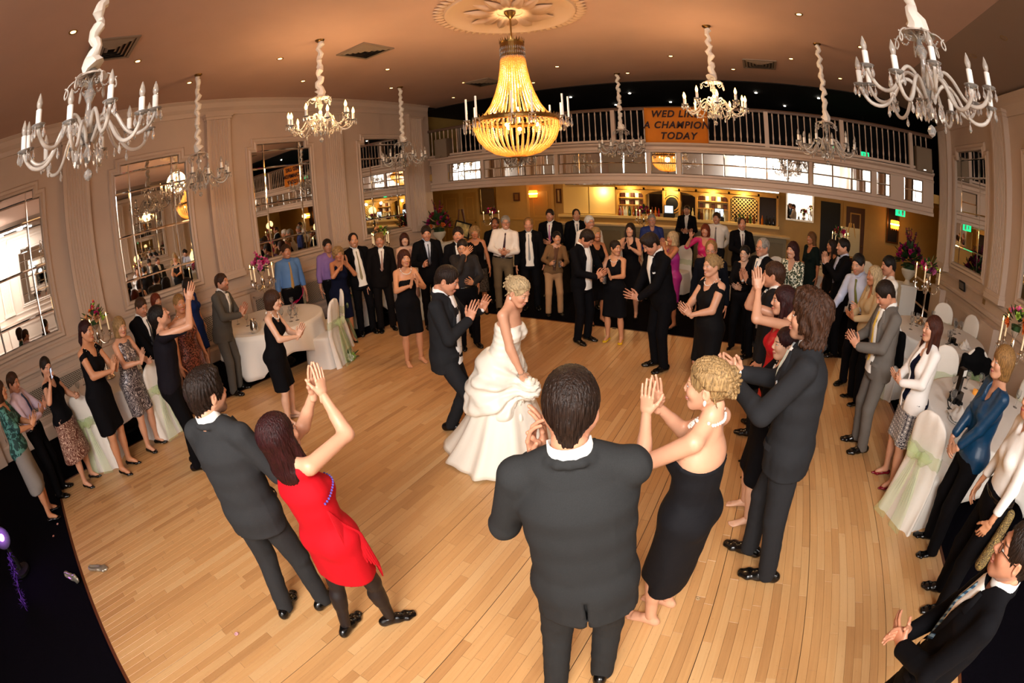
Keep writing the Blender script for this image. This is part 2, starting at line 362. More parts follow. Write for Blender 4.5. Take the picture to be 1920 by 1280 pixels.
# railing
rl = empty('balcony_railing', (-1.9, YB, 3.22), 0, 'white balustrade of thin turned spindles along the balcony', 'railing')
def rput(o): o.parent = rl; o.location = (o.location[0]+1.9, o.location[1]-YB, o.location[2]-3.22); return o
rput(MB().prism([(YB-.04, 3.93), (YB-.05, 3.97), (YB-.03, 4.0), (YB+.03, 4.0), (YB+.05, 3.97), (YB+.04, 3.93)], 0, BX0, BX1).build('handrail', mat('dark_handrail', '6A5040', .4)))
rput(MB().box((BX0, YB-.035, 3.24), (BX1, YB+.035, 3.29)).build('bottom_rail', M_trim))
sp = MB().lathe([(.011, 0), (.016, .03), (.011, .06), (.02, .12), (.013, .22), (.011, .4), (.014, .56), (.018, .6), (.011, .64)], n=6).build('baluster', M_trim, smooth=True)
sp.location = (BX0+.1, YB, 3.29); rput(sp)
nb = int((BX1-BX0)/.135)
for i in range(1, nb):
    if i % 12 == 0: rput(MB().box((BX0+.1+i*.135-.045, YB-.045, 3.22), (BX0+.1+i*.135+.045, YB+.045, 3.96)).build('newel_post', M_trim))
    else: o = piece(sp, 'baluster', rl, (BX0+.1+i*.135, YB, 3.29)); rput(o)
# dark gallery wall details: tiny ceiling lights, framed dark openings
M_star = mat('small_white_lamp', 'FFFFFF', emit='FFF4E0', es=14)
for i, (x, y) in enumerate([(-4.57, 11.1), (-3.02, 11.15), (-3.9, 12.8), (-2.27, 12.6), (.1, 11.0), (1.63, 10.95), (.88, 12.5)]):
    o = MB().lathe([(.001, 0), (.03, 0), (.035, .012), (.001, .02)], n=8).build('gallery_downlight', M_star); o.location = (x, y, CEIL-.045)
    tag(o, 'tiny white lamp in the dark gallery ceiling above the balcony', 'light', 'small lamps in the gallery ceiling')
o = empty('gallery_opening', (-8.02, 12.3, 3.6), 0, 'dark framed recess on the gallery wall at the left balcony end', 'opening')
a = MB().box((-.95, .0, -.35), (-.94, 1.6, .75)).build('dark_panel', M_black, o); MB().box((-.97, -.08, .75), (-.9, 1.68, .83)).build('frame_head', M_trim, o); MB().box((-.97, -.08, -.4), (-.9, 0, .83)).build('frame_side', M_trim, o); MB().box((-.97, 1.6, -.4), (-.9, 1.68, .83)).build('frame_side', M_trim, o)
# ---------------------------------------------------------------- ceiling fixtures
ros = empty('ceiling_rosette', (-2.74, 4.92, CEIL), 0, 'round plaster ceiling rosette of pointed leaves above the beaded chandelier', 'rosette')
M_plaster = mat('plaster_relief', 'E2C3A6', .75)
MB().lathe([(.001, -.005), (.2, -.012), (.72, -.018), (.76, -.05), (.80, -.05), (.82, -.02), (.84, 0)], n=64).build('disc', M_plaster, ros, True)
def leaf_mesh(l, w, t):
    V = []; F = []; n = 7
    for i in range(n):
        u = i/(n-1); x = u*l; ww = w*math.sin(math.pi*min(1, .12+.88*u))**.8*(1-.2*u)+.002
        V += [(x, -ww, -.004), (x, -ww*.5, -t*.7*math.sin(math.pi*u)-.006), (x, 0, -t*.35*math.sin(math.pi*u)-.006), (x, ww*.5, -t*math.sin(math.pi*u)-.006), (x, ww, -.004)]
    for i in range(n-1):
        for j in range(4): F.append((i*5+j, i*5+j+1, (i+1)*5+j+1, (i+1)*5+j))
    me = bpy.data.meshes.new('leaf'); me.from_pydata(V, [], F); me.materials.append(M_plaster)
    me.polygons.foreach_set('use_smooth', [True]*len(me.polygons)); return me
lm = leaf_mesh(.42, .075, .07); lm2 = leaf_mesh(.15, .03, .03)
for i in range(16):
    a = i*math.tau/16; o = link(bpy.data.objects.new('plaster_leaf', lm), ros); o.location = (.16*math.cos(a), .16*math.sin(a), -.014); o.rotation_euler = (0, R(-3 if i % 2 else 3), a)
for i in range(56):
    a = i*math.tau/56; o = link(bpy.data.objects.new('rim_leaf', lm2), ros); o.location = (.80*math.cos(a), .80*math.sin(a), -.01); o.rotation_euler = (0, 0, a)
M_grey = mat('vent_metal', '8E7C6C', .5); M_vdark = mat('vent_shadow', '2A201A', .9)
for (x, y), lb in zip(((-5.2, .85), (-5.05, 4.67), (.2, 8.42), (-5.35, 8.3)), ('square louvred ceiling vent behind the left unlit chandelier', 'square louvred ceiling vent left of the beaded chandelier', 'square louvred ceiling vent to the right, near the gallery edge', 'square louvred ceiling vent behind the beaded chandelier')):
    v = empty('ceiling_vent', (x, y, CEIL), 0, lb, 'vent', 'square louvred ceiling vents')
    mb = MB()
    for k, (a, b) in enumerate(((.31, .27),)): 
        for s in (-1, 1): mb.box((min(s*a, s*b), -a, -.018), (max(s*a, s*b), a, 0)); mb.box((-b, min(s*a, s*b), -.018), (b, max(s*a, s*b), 0))
    mb.build('vent_frame', M_grey, v); MB().box((-.28, -.28, -.003), (.28, .28, 0)).build('vent_back', M_vdark, v)
    for k in range(4):
        a = .26-k*.058; q = MB()
        for s in (-1, 1):
            q.add([(s*a, -a, -.004), (s*a, a, -.004), (s*(a-.04), a-.04, -.03), (s*(a-.04), -a+.04, -.03)], [(0, 1, 2, 3)]); q.add([(-a, s*a, -.004), (a, s*a, -.004), (a-.04, s*(a-.04), -.03), (-a+.04, s*(a-.04), -.03)], [(0, 1, 2, 3)])
        q.build('louver', M_grey, v)
M_lampglow = mat('halogen_glow', 'FFD9A0', emit='FFC878', es=9)
proto = empty('downlight', (0, 0, 0), 0)
MB().lathe([(.033, -.001), (.05, -.008), (.056, -.004), (.056, 0)], n=14).build('trim_ring', mat('downlight_ring', 'B99A6A', .3, 1), proto, True)
MB().lathe([(.001, -.003), (.033, -.0025)], n=12).build('lamp_face', M_lampglow, proto)
sps = [(-4.62, .27), (-5.7, 1.34), (-6.78, 2.52), (-5.72, 3.58), (-6.76, 4.73), (.75, 5.71), (1.79, 6.73), (.76, 7.9), (-.32, 8.93), (1.82, 8.9), (-3.54, 8.04), (-1.36, 7.96), (-5.7, 5.8), (-6.75, 6.96), (-5.65, 8.0), (-6.81, 9.17), (-4.6, 9.11), (-2.48, 9.12)]
for i, (x, y) in enumerate(sps):
    d = proto if i == 0 else copy_tree(proto); d.location = (x, y, CEIL)
    tag(d, 'small round brass ceiling downlight, lit, in the main ceiling', 'light', 'brass downlights in the ceiling')
for x, y in ((3.3, 4.6), (3.3, 5.6)):
    d = copy_tree(proto); d.location = (x, y, CEIL-(x-2.87)*.205+.005); d.rotation_euler = (0, R(11.6), 0)
    tag(d, 'small ceiling downlight set in the sloping ceiling at the right', 'light', 'downlights in the sloping ceiling')
# ---------------------------------------------------------------- chandeliers
M_crys = mat('cut_crystal', 'F6F2EC', .04, trans=.75, ior=1.5, spec=1)
M_arm = mat('glass_arm', 'F2E8DC', .08, trans=.45, ior=1.45, spec=1)
M_candle = mat('candle_sleeve', 'FBF8F0', .5)
M_bulb = mat('clear_bulb', 'E6DCD0', .08, trans=.6, spec=1)
M_bulb_on = mat('lit_flame_bulb', 'FFE0A0', .3, emit='FFB860', es=14)
M_sleeve = mat('gathered_chain_cover', 'F3EBDF', .8)
def drop_mesh(l=.07, r=.012):
    mb = MB(); mb.lathe([(.0005, 0), (r*.45, -l*.12), (.002, -l*.25), (r*.7, -l*.45), (r, -l*.72), (r*.5, -l*.92), (.0005, -l)], n=6); o = mb.build('crystal_drop', M_crys); me = o.data; bpy.data.objects.remove(o); return me
DROP = drop_mesh()
def sleeve(parent, z0, z1, seed, r=.043):
    rnd = random.Random(seed); n = int((z1-z0)/.035); mb = MB(); P = []; Rr = []
    for i in range(n+1):
        u = i/n; P.append((.018*math.sin(i*1.7+seed), .018*math.cos(i*1.3+seed), z0+(z1-z0)*u)); Rr.append(r*(.62+.55*rnd.random()) if 0 < i < n else r*.9)
    Rr[0] = r*1.9; Rr[1] = r*1.6
    mb.tube(P, Rr, 8); return mb.build('chain_cover', M_sleeve, parent, True)
def chandelier(z_mid, dia, narm, lit, label, group, seed):
    """unlit or lit crystal chandelier, root at the ceiling rose, z_mid = height of the drip pans"""
    Rr = dia/2; c = z_mid-CEIL
    root = empty('crystal_chandelier', (0, 0, CEIL), 0, label, 'chandelier', group)
    MB().lathe([(.001, -.035), (.03, -.034), (.06, -.014), (.065, 0)], n=16).build('ceiling_rose', M_brass, root, True)
    sleeve(root, c+.38, -.03, seed)
    MB().lathe([(.001, c-.2), (.02, c-.18), (.035, c-.14), (.012, c-.1), (.03, c-.05), (.055, c), (.03, c+.06), (.018, c+.16), (.045, c+.22), (.02, c+.26), (.014, c+.34), (.04, c+.37), (.01, c+.40)], n=12).build('stem', M_crys, root, True)
    MB().lathe([(.04, c+.36), (.11, c+.33), (.12, c+.315), (.05, c+.335)], n=16).build('top_canopy', M_arm, root, True)
    MB().lathe([(.001, c-.30), (.022, c-.285), (.032, c-.262), (.022, c-.24), (.001, c-.225)], n=8).build('crystal_ball', M_crys, root)
    arm = MB()
    prof = [(.04, -.02), (.09, .07), (.15, .10), (.21, .04), (.26, -.06), (.33, -.115), (.41, -.10), (.455, -.04), (.47, .0)]
    P = []
    for i in range(len(prof)-1):
        for k in range(3):
            u = k/3; P.append((prof[i][0]+(prof[i+1][0]-prof[i][0])*u, 0, prof[i][1]+(prof[i+1][1]-prof[i][1])*u))
    P.append((prof[-1][0], 0, prof[-1][1])); s = Rr/.5
    P = [(x*s, y, z*s) for x, y, z in P]
    for _ in range(2): P = [P[0]]+[tuple((P[i-1][k]+2*P[i][k]+P[i+1][k])/4 for k in range(3)) for i in range(1, len(P)-1)]+[P[-1]]
    arm.tube(P, .0125 if not lit else .009, 7)
    amesh = arm.build('arm', M_arm); am = amesh.data; am.polygons.foreach_set('use_smooth', [True]*len(am.polygons)); bpy.data.objects.remove(amesh)
    def mk(name, prof, m, n=10):
        o = MB().lathe(prof, n=n).build(name, m); me = o.data; me.polygons.foreach_set('use_smooth', [True]*len(me.polygons)); bpy.data.objects.remove(o); return me
    pan = mk('drip_pan', [(.008, 0), (.03, .004), (.045, .016), (.047, .018), (.03, .009), (.008, .006)], M_crys, 12)
    can = mk('candle', [(.0185, .005), (.0185, .100), (.001, .101)], M_candle)
    blb = mk('bulb', [(.011, .10), (.0185, .122), (.019, .140), (.011, .168), (.002, .190)], M_bulb_on if lit else M_bulb)
    scr = MB(); Q = []
    for i in range(22):
        t = i/21; a = math.pi*1.1-t*math.pi*2.6; r = .075*(1-.7*t); Q.append((.05+.13*min(1, t*1.5)+r*math.cos(a)*.8, 0, .22+r*math.sin(a)+.05))
    scr.tube(Q, .006, 5); so = scr.build('scroll', M_arm); sm = so.data; sm.polygons.foreach_set('use_smooth', [True]*len(sm.polygons)); bpy.data.objects.remove(so)
    for i in range(narm):
        a = (i+.3)*math.tau/narm; low = (i % 2)*.06 if narm > 9 else 0
        A = link(bpy.data.objects.new('arm', am), root); A.location = (0, 0, c-low); A.rotation_euler = (0, 0, a)
        for nm, me in (('drip_pan', pan), ('candle', can), ('bulb', blb)):
            o = link(bpy.data.objects.new(nm, me), A); o.location = (.47*s, 0, 0)
        for k in range(4):
            b = k*math.pi/2+.4; o = link(bpy.data.objects.new('crystal_drop', DROP), A); o.location = (.47*s+.04*math.cos(b), .04*math.sin(b), .012)
        o = link(bpy.data.objects.new('crystal_drop', DROP), A); o.location = (.29*s, 0, -.1*s)
        if i % 2 == 0:
            o = link(bpy.data.objects.new('scroll', sm), root); o.location = (0, 0, c); o.rotation_euler = (0, 0, a+.15)
            # chain of beads from the canopy to the scroll
            q = MB()
            for t in range(9): u = t/8; q.sphere((.05+.08*u, 0, .34-.06*u-.05*math.sin(math.pi*u)), .007, 5, 4)
            B = tag(q.build('bead_chain', M_crys, root), kind='stuff'); B.location = (0, 0, c); B.rotation_euler = (0, 0, a+.15); 
        if lit:
            q = MB()
            for t in range(12): u = t/11; q.sphere((.47*s*(1-u)+.1*u, .0, -.02-.16*math.sin(math.pi*u)*(1-.3*u)+.06*u), .009, 5, 4)
            B = tag(q.build('bead_chain', M_crys, root), kind='stuff'); B.location = (0, 0, c); B.rotation_euler = (0, 0, a)
            q = MB()
            for t in range(10):
                u = t/9; a2 = math.tau/narm*u; q.sphere((.43*s*math.cos(a2), .43*s*math.sin(a2), -.03-.1*math.sin(math.pi*u)), .009, 5, 4)
            B = tag(q.build('bead_chain', M_crys, root), kind='stuff'); B.location = (0, 0, c); B.rotation_euler = (0, 0, a)
    for k in range(10):
        b = k*math.tau/10; o = link(bpy.data.objects.new('crystal_drop', DROP), root); o.location = (.09*math.cos(b), .09*math.sin(b), c-.1); o.scale = (1.2, 1.2, 1.5)
    return root
g0 = 'unlit crystal chandeliers with white candle sleeves'
c1 = chandelier(3.13, .95, 12, False, 'large unlit crystal chandelier nearest on the left, above the guests', g0, 1); c1.location = (-2.81, .34, CEIL)
for i, (x, y, lb) in enumerate(((1.12, 2.62, 'large unlit crystal chandelier nearest on the right, by the sloping ceiling'), (-6.42, 2.53, 'small distant unlit chandelier in front of the left wall mirror with the chandelier reflection'), (-6.61, 7.08, 'small distant unlit chandelier beside the left end of the balcony'), (-2.70, 9.1, 'small distant unlit chandelier left of the orange banner'), (1.11, 6.89, 'small distant unlit chandelier right of the orange banner'))):
    d = copy_tree(c1); d.location = (x, y, CEIL); d['label'] = lb; d.rotation_euler = (0, 0, .2*i+.1)
g1 = 'lit crystal chandeliers with glowing candle bulbs'
c2 = chandelier(3.5, .92, 10, True, 'lit crystal chandelier with glowing candle bulbs left of the beaded one', g1, 5); c2.location = (-4.9, 3.7, CEIL)
d = copy_tree(c2); d.location = (-.53, 6.35, CEIL); d['label'] = 'lit crystal chandelier with glowing candle bulbs in front of the orange banner'; d.rotation_euler = (0, 0, .3)
for x, y in ((-4.9, 3.7), (-.53, 6.35)): lamp('chandelier_glow', 'POINT', (x, y, 3.62), 55, (1, .6, .28), shadow_soft_size=.25)
# the big beaded chandelier
def beaded():
    root = empty('beaded_chandelier', (-2.74, 4.92, CEIL), 0, 'big glowing tent and bag chandelier of amber glass beads with white candles', 'chandelier')
    z = lambda a: a-CEIL
    m = bpy.data.materials.new('amber_glass_bead'); m.use_nodes = True; nt = m.node_tree; b = nt.nodes['Principled BSDF']; out = nt.nodes['Material Output']
    b.inputs['Base Color'].default_value = (*lin('F6D89C'), 1); b.inputs['Roughness'].default_value = .12; b.inputs['Specular IOR Level'].default_value = 1
    t = nt.nodes.new('ShaderNodeBsdfTranslucent'); t.inputs[0].default_value = (*lin('FFE2A4'), 1); mx = nt.nodes.new('ShaderNodeMixShader'); mx.inputs[0].default_value = .7
    nt.links.new(b.outputs[0], mx.inputs[1]); nt.links.new(t.outputs[0], mx.inputs[2]); nt.links.new(mx.outputs[0], out.inputs[0])
    MB().lathe([(.001, z(4.56)), (.02, z(4.57)), (.06, z(4.62)), (.075, z(4.65)), (.07, z(4.66)), (.001, z(4.66))], n=16).build('ceiling_rose', M_brass, root, True)
    MB().tube([(0, 0, z(4.28)), (0, 0, z(4.58))], .011, 8).build('rod', M_brass, root, True)
    cr = MB().lathe([(.142, z(4.02)), (.148, z(4.03)), (.148, z(4.2)), (.155, z(4.22)), (.14, z(4.22)), (.135, z(4.03))], n=28)
    for i in range(28):
        a = i*math.tau/28; x, y = .148*math.cos(a), .148*math.sin(a); tx, ty = -math.sin(a)*.014, math.cos(a)*.014
        cr.add([(x-tx, y-ty, z(4.21)), (x+tx, y+ty, z(4.21)), (x*1.1, y*1.1, z(4.27))], [(0, 1, 2)])
    cr.build('crown_ring', M_brass, root)
    q = MB()
    for i in range(40):
        a = i*math.tau/40
        for zz in (4.0, 4.06, 4.12): q.lathe([(.0005, .03), (.008, .0), (.0005, -.03)], (.152*math.cos(a), .152*math.sin(a), z(zz)), 4)
    tag(q.build('crown_crystal_rows', M_crys, root), kind='stuff')
    def strand(name, pts, n, n_str, r, off):
        """one strand mesh, shared round the axis"""
        mb = MB(); pts = np.array(pts, float); seg = np.r_[0, np.cumsum(np.hypot(*np.diff(pts, axis=0).T))]
        for s in np.linspace(0, seg[-1], n):
            x = np.interp(s, seg, pts[:, 0]); zz = np.interp(s, seg, pts[:, 1]); mb.lathe([(.0005, r*1.15), (r, r*.3), (r, -r*.3), (.0005, -r*1.15)], (x, 0, z(zz)), 5)
        o = mb.build(name, m, root); 
        for i in range(n_str):
            a = (i+off)*math.tau/n_str
            if i == 0: o.rotation_euler = (0, 0, a)
            else: p = piece(o, name, root, (0, 0, 0), (0, 0, a))
    tent = [(.14, 4.0), (.155, 3.85), (.18, 3.7), (.225, 3.54), (.29, 3.38), (.37, 3.27), (.45, 3.21)]
    strand('bead_strand', tent, 44, 40, .0125, 0)
    bag = [(.5, 3.15), (.495, 3.06), (.46, 2.95), (.38, 2.85), (.27, 2.78), (.14, 2.745), (.04, 2.73)]
    strand('bowl_bead_strand', bag, 34, 44, .0135, .5)
    rg = MB().lathe([(.47, z(3.18)), (.49, z(3.15)), (.52, z(3.16)), (.525, z(3.19)), (.5, z(3.215)), (.47, z(3.2))], n=48)
    for i in range(48):
        a = i*math.tau/48; x, y = .52*math.cos(a), .52*math.sin(a); tx, ty = -math.sin(a)*.02, math.cos(a)*.02
        rg.add([(x-tx, y-ty, z(3.19)), (x+tx, y+ty, z(3.19)), (x*1.03, y*1.03, z(3.245))], [(0, 1, 2)])
    rg.build('main_ring', M_brass, root)
    fr = MB().lathe([(.0005, 0), (.007, -.02), (.005, -.075), (.0005, -.085)], n=5).build('fringe_crystal', m, root); fr.location = (.515, 0, z(3.15))
    for i in range(1, 60): a = i*math.tau/60; piece(fr, 'fringe_crystal', root, (.515*math.cos(a), .515*math.sin(a), z(3.15)))
    MB().lathe([(.001, z(2.66)), (.02, z(2.68)), (.012, z(2.7)), (.05, z(2.725)), (.07, z(2.74)), (.03, z(2.745))], n=14).build('finial', M_brass, root, True)
    for i in range(12):
        a = (i+.5+(.35 if i % 2 else -.0))*math.tau/12; A = MB().tube([(.52*math.cos(a), .52*math.sin(a), z(3.17)), (.58*math.cos(a), .58*math.sin(a), z(3.13)), (.63*math.cos(a), .63*math.sin(a), z(3.165))], .008, 6).build('candle_arm', M_brass, root, True)
        x, y = .63*math.cos(a), .63*math.sin(a)
        MB().lathe([(.01, 0), (.04, .01), (.042, .014), (.01, .01)], (x, y, z(3.165)), 10).build('drip_pan', M_crys, A, True)
        MB().lathe([(.0125, .01), (.0115, .27), (.001, .272)], (x, y, z(3.17)), 8).build('candle', M_candle, A, True)
        for k in range(5): b = k*math.tau/5; o = link(bpy.data.objects.new('crystal_drop', DROP), A); o.location = (x+.038*math.cos(b), y+.038*math.sin(b), z(3.17)); o.scale = (1.1, 1.1, 1.6)
    for k, (x, y, zz) in enumerate(((.06, 0, 3.62), (-.05, .04, 3.45), (.22, .1, 3.12), (-.2, .15, 3.12), (.02, -.26, 3.1), (-.1, .25, 3.1), (.1, -.1, 3.3))):
        MB().sphere((x, y, z(zz)), .028, 8, 6).build('bulb', M_bulb_on, root, True)
    for zz, e in ((3.72, 26), (3.42, 45), (3.05, 85)): lamp('beaded_chandelier_glow', 'POINT', (-2.74, 4.92, zz), e, (1, .70, .36), shadow_soft_size=.07)
    return root
beaded()
# ---------------------------------------------------------------- banner and loudspeakers on the balcony
bn = empty('banner', (-1.62, YB-.075, 3.22), 0, 'orange cloth banner with dark hand painted words hung on the balcony rail', 'banner')
M_ban = mat('orange_banner_cloth', 'D07818', .8, noise=.08, nscale=4)
V = []; F = []
for j in range(9):
    for i in range(19): x = -.66+1.32*i/18; zz = -.02+.77*j/8; V.append((x, -.012*math.sin(i*1.1+j*.3)-.006*math.sin(i*2.7), zz))
for j in range(8):
    for i in range(18): F.append((j*19+i, j*19+i+1, (j+1)*19+i+1, (j+1)*19+i))
bo = mesh_np('cloth', V, F, M_ban, bn); bo.modifiers.new('thickness', 'SOLIDIFY').thickness = .003
M_ink = mat('dark_banner_paint', '2A0A10', .7)
def text(body, size, loc, parent, m, rot=(math.pi/2, 0, 0), shear=0, name='lettering', align='CENTER', ext=.002, bold=.0):
    c = bpy.data.curves.new(name, 'FONT'); c.body = body; c.size = size; c.align_x = align; c.align_y = 'CENTER'; c.extrude = ext; c.shear = shear; c.offset = bold; c.space_character = 1.15
    c.materials.append(m); t = bpy.data.objects.new(name, c); COL.objects.link(t); dg = bpy.context.evaluated_depsgraph_get(); me = bpy.data.meshes.new_from_object(t.evaluated_get(dg)); bpy.data.objects.remove(t)
    o = link(bpy.data.objects.new(name, me), parent); o.location = loc; o.rotation_euler = rot; return o
for bd, zz, xx in (('WED LIKE', .60, -.02), ('A CHAMPION', .365, .0), ('TODAY', .135, .03)): text(bd, .2, (xx, -.028, zz), bn, M_ink, shear=.25, bold=.006)
for x, lb in ((-7.47, 'beige loudspeaker cabinet at the left end of the balcony'), (3.78, 'beige loudspeaker cabinet at the right end of the balcony')):
    s = empty('loudspeaker', (x, YB-.13, 3.2), 0, lb, 'speaker', 'loudspeakers on the balcony')
    MB().box((-.2, -.0, 0), (.2, .26, .5)).build('cabinet', mat('speaker_cabinet', '6E5A48', .6), s); MB().box((-.185, -.012, .015), (.185, .0, .485)).build('grille_cloth', mat('speaker_grille', '8A7864', .9, bump=.3, bscale=400), s); MB().box((-.03, -.016, .03), (.03, -.012, .05)).build('badge', M_silver, s)
# ---------------------------------------------------------------- bar and wall under the balcony
M_light = mat('lit_bar_panel', 'F0D48C', .5); M_pine = mat('honey_pine', 'C99A4C', .4, noise=.1, nscale=8)
def bx(name, lo, hi, m, parent, o0): o = MB().box(lo, hi).build(name, m, parent); o.location = [-q for q in o0]; return o
B0 = (-1.8, 14.3, 0)
br = empty('back_bar', B0, 0, 'honey coloured back bar of arched niches with bottles and shelves', 'bar shelves')
bx('counter', (-6.4, 13.95, 1.22), (.72, YW, 1.3), M_light, br, B0); bx('lower_cabinet', (-6.4, 14.05, 0), (.72, YW, 1.22), M_ochre_d, br, B0)
bx('pelmet', (-4.45, 14.1, 2.12), (.72, YW, 2.24), M_pine, br, B0); bx('back_panel', (-6.4, YW-.06, 1.3), (.72, YW-.01, 2.62), M_light, br, B0)
for x in (-4.42, -3.52, -2.9, -2.4, -1.87, -.85, .07, .66): bx('upright', (x-.03, 14.1, 1.3), (x+.03, YW-.06, 2.2), M_pine, br, B0)
for a, b in ((-4.39, -3.55), (-3.49, -1.9), (-1.84, -.88), (-.82, .04)):
    n = 12; mb = MB(); pr = [(a, 2.14), (b, 2.14)]+[(b-(b-a)*i/n, 2.14-.17*(1-math.sin(math.pi*i/n)**.6)-.01) for i in range(n+1)]
    o = mb.prism(pr, 1, 14.1, 14.16).build('arch', M_pine, br); o.location = [-q for q in B0]
for x0, x1 in ((-6.3, -5.42), (-5.38, -4.5)): bx('shutter_panel', (x0, 14.2, 1.32), (x1, 14.25, 2.2), M_light, br, B0)
for a, b in ((-4.39, -3.55), (-1.84, -.88)):
    for zz in (1.62, 1.85): bx('shelf', (a, 14.2, zz), (b, YW-.06, zz+.025), M_pine, br, B0)
    for k in range(5):
        for zz in (1.645, 1.875): x = a+.05+(b-a-.1)*k/4.6; bx('pigeonhole_box', (x, 14.3, zz), (x+.11, 14.42, zz+.14), M_white if k % 2 else mat('dark_box', '4A1E12', .6), br, B0)
# round clock-like ring niche, dark mirrors, lattice wine rack
o = MB().prism([(-2.65+.27*math.cos(t), 1.72+.27*math.sin(t)) for t in np.linspace(0, math.tau, 25)[:-1]], 1, 14.22, 14.3).build('round_panel', M_black, br); o.location = [-q for q in B0]
q = MB(); 
for r0 in (.22, .29): q.tube([(-2.65+r0*math.cos(t), 14.2, 1.72+r0*math.sin(t)) for t in np.linspace(0, math.tau, 25)], .022, 6)
o = q.build('round_ring', M_pine, br, True); o.location = [-q_ for q_ in B0]
for x0, x1 in ((-3.4, -2.98), (-2.34, -1.93)): bx('dark_mirror', (x0, 14.3, 1.4), (x1, 14.34, 2.0), mat('dark_mirror', '4A4038', .1, .9), br, B0)
bx('rack_back', (-.8, 14.36, 1.36), (.04, 14.4, 2.06), mat('rack_dark', '2E1A10', .7), br, B0)
for i in range(-5, 9):
    for d in (1, -1):
        u0 = -.78+i*.115; pts = [(u0, 1.36), (u0+.66, 2.02)] if d > 0 else [(u0, 2.02), (u0+.66, 1.36)]
        (ua, va), (ub, vb) = pts
        if ua < -.78: va += (vb-va)*(-.78-ua)/(ub-ua); ua = -.78
        if ub > .02: vb = va+(vb-va)*(.02-ua)/(ub-ua); ub = .02
        if ub-ua > .05: o = MB().tube([(ua, 14.3, va), (ub, 14.3, vb)], .012, 4).build('lattice_slat', M_light, br); o.location = [-q_ for q_ in B0]
bx('dark_cupboard', (.1, 14.3, 1.32), (.62, 14.45, 2.15), mat('dark_cupboard', '2A1810', .5), br, B0)
# till screens
for x, lb in ((-2.72, 'lit till screen on the back bar under the round ring'), (-1.15, 'lit till screen on the back bar beside the wine rack')):
    t = empty('till', (x, 14.1, 1.3), 0, lb, 'till', 'till screens on the back bar')
    MB().box((-.16, -.12, 0), (.16, .1, .12)).build('till_base', M_black, t); MB().box((-.15, -.05, .12), (.15, 0, .38)).build('screen_case', M_black, t); MB().box((-.13, -.055, .14), (.13, -.05, .36)).build('screen', mat('lit_screen', 'BFD4E0', emit='CFE4F4', es=1.2), t)
# bottles on the back bar
bcols = ['2E4A22', '5A2A12', '1A1A1A', 'D8C890', 'A85A18', '7A1414', 'DCE4DC']
bmats = [mat('bottle_glass_%s' % n, c, .1, spec=1) for n, c in zip(('green', 'brown', 'black', 'straw', 'amber', 'red', 'clear'), bcols)]
for me_i, (x0, x1) in enumerate(((-4.36, -3.6), (-3.44, -2.98), (-2.36, -1.92), (-1.82, -.95), (-.7, 0), (.14, .6))):
    n = max(3, int((x1-x0)/.1))
    for k in range(n):
        for row in range(2 if me_i in (0, 3) else 1):
            h = random.uniform(.9, 1.15); x = x0+(x1-x0)*(k+.5)/n+random.uniform(-.02, .02)
            o = MB().lathe([(.001, 0), (.037, .002), (.037, .17*h), (.013, .23*h), (.013, .29*h), (.001, .292*h)], n=8).build('bottle', random.choice(bmats), None, True); o.location = (x, 14.12-row*.1, 1.3)
            tag(o, 'small bottle in the rows standing on the back bar counter', 'bottle', 'bottles on the back bar')
# front bar counter
B1 = (-2.5, 13.2, 0); fb = empty('bar_counter', B1, 0, 'long panelled bar counter in front of the bottle shelves', 'bar counter')
bx('counter_top', (-6.5, 12.95, 1.06), (1.0, 13.5, 1.11), mat('bar_top', 'C9B088', .2), fb, B1); bx('front', (-6.4, 13.05, 0), (.9, 13.45, 1.06), mat('bar_front', '8A7A5A', .5), fb, B1)
for i in range(9): x = -6.3+i*.8; bx('front_panel', (x, 13.03, .2), (x+.7, 13.05, .92), mat('bar_front_panel', '7A6A4C', .5), fb, B1)
for i in range(3): bx('foot_rail', (-6.4, 12.9, .15+.0*i), (.9, 12.93, .18), M_brass, fb, B1) if i == 0 else None
# mirror strip above the shelves
ms = empty('bar_mirror_strip', (-3, YW, 2.45), 0, 'narrow mirror strip above the bar shelves under the balcony', 'mirror')
for i in range(9): x = -6.3+i*.78; o = MB().box((x+.004, YW-.1, 2.27), (x+.776, YW-.07, 2.58)).build('mirror_tile', M_mirror, ms); o.location = (3, -YW, -2.45); o.rotation_euler = (0, 0, 0)
for i, x in enumerate((-4.9, -3.97, -2.65, -1.36, -.39)): lamp('bar_niche_lamp', 'POINT', (x, 14.0, 2.05), 17, (1, .74, .36), shadow_soft_size=.05)
for x in (-9.5, -6.8, -3.5, -.2, 2.6): lamp('lobby_fill', 'POINT', (x, 12.4, 2.5), 17, (1, .62, .28), shadow_soft_size=.15)  # fill lights without fixtures, added to brighten the lobby
# doors, frames and mirrors on the far wall
def door(x0, x1, z1, name='door_1', m=M_ochre_d, y=YW):
    o = box(name, (x0, y-.05, 0), (x1, y-.005, z1), m)
    for a, b in ((.12, .48), (.52, .92)):
        f = MB()
        u0, u1, w0, w1 = x0+.14, x1-.14, z1*a, z1*b
        for lo, hi in (((u0, y-.062, w0), (u1, y-.05, w0+.04)), ((u0, y-.062, w1-.04), (u1, y-.05, w1)), ((u0, y-.062, w0+.04), (u0+.04, y-.05, w1-.04)), ((u1-.04, y-.062, w0+.04), (u1, y-.05, w1-.04))): f.box(lo, hi)
        f.build('door_panel', M_pine, o)
    MB().sphere((x1-.08, y-.09, 1.0), .03, 8, 6).build('door_knob', M_brass, o, True)
    f = MB(); f.box((x0-.1, y-.07, 0), (x0, y, z1+.1)); f.box((x1, y-.07, 0), (x1+.1, y, z1+.1)); f.box((x0, y-.07, z1), (x1, y, z1+.1)); f.build('door_frame', M_ochre, o); return o
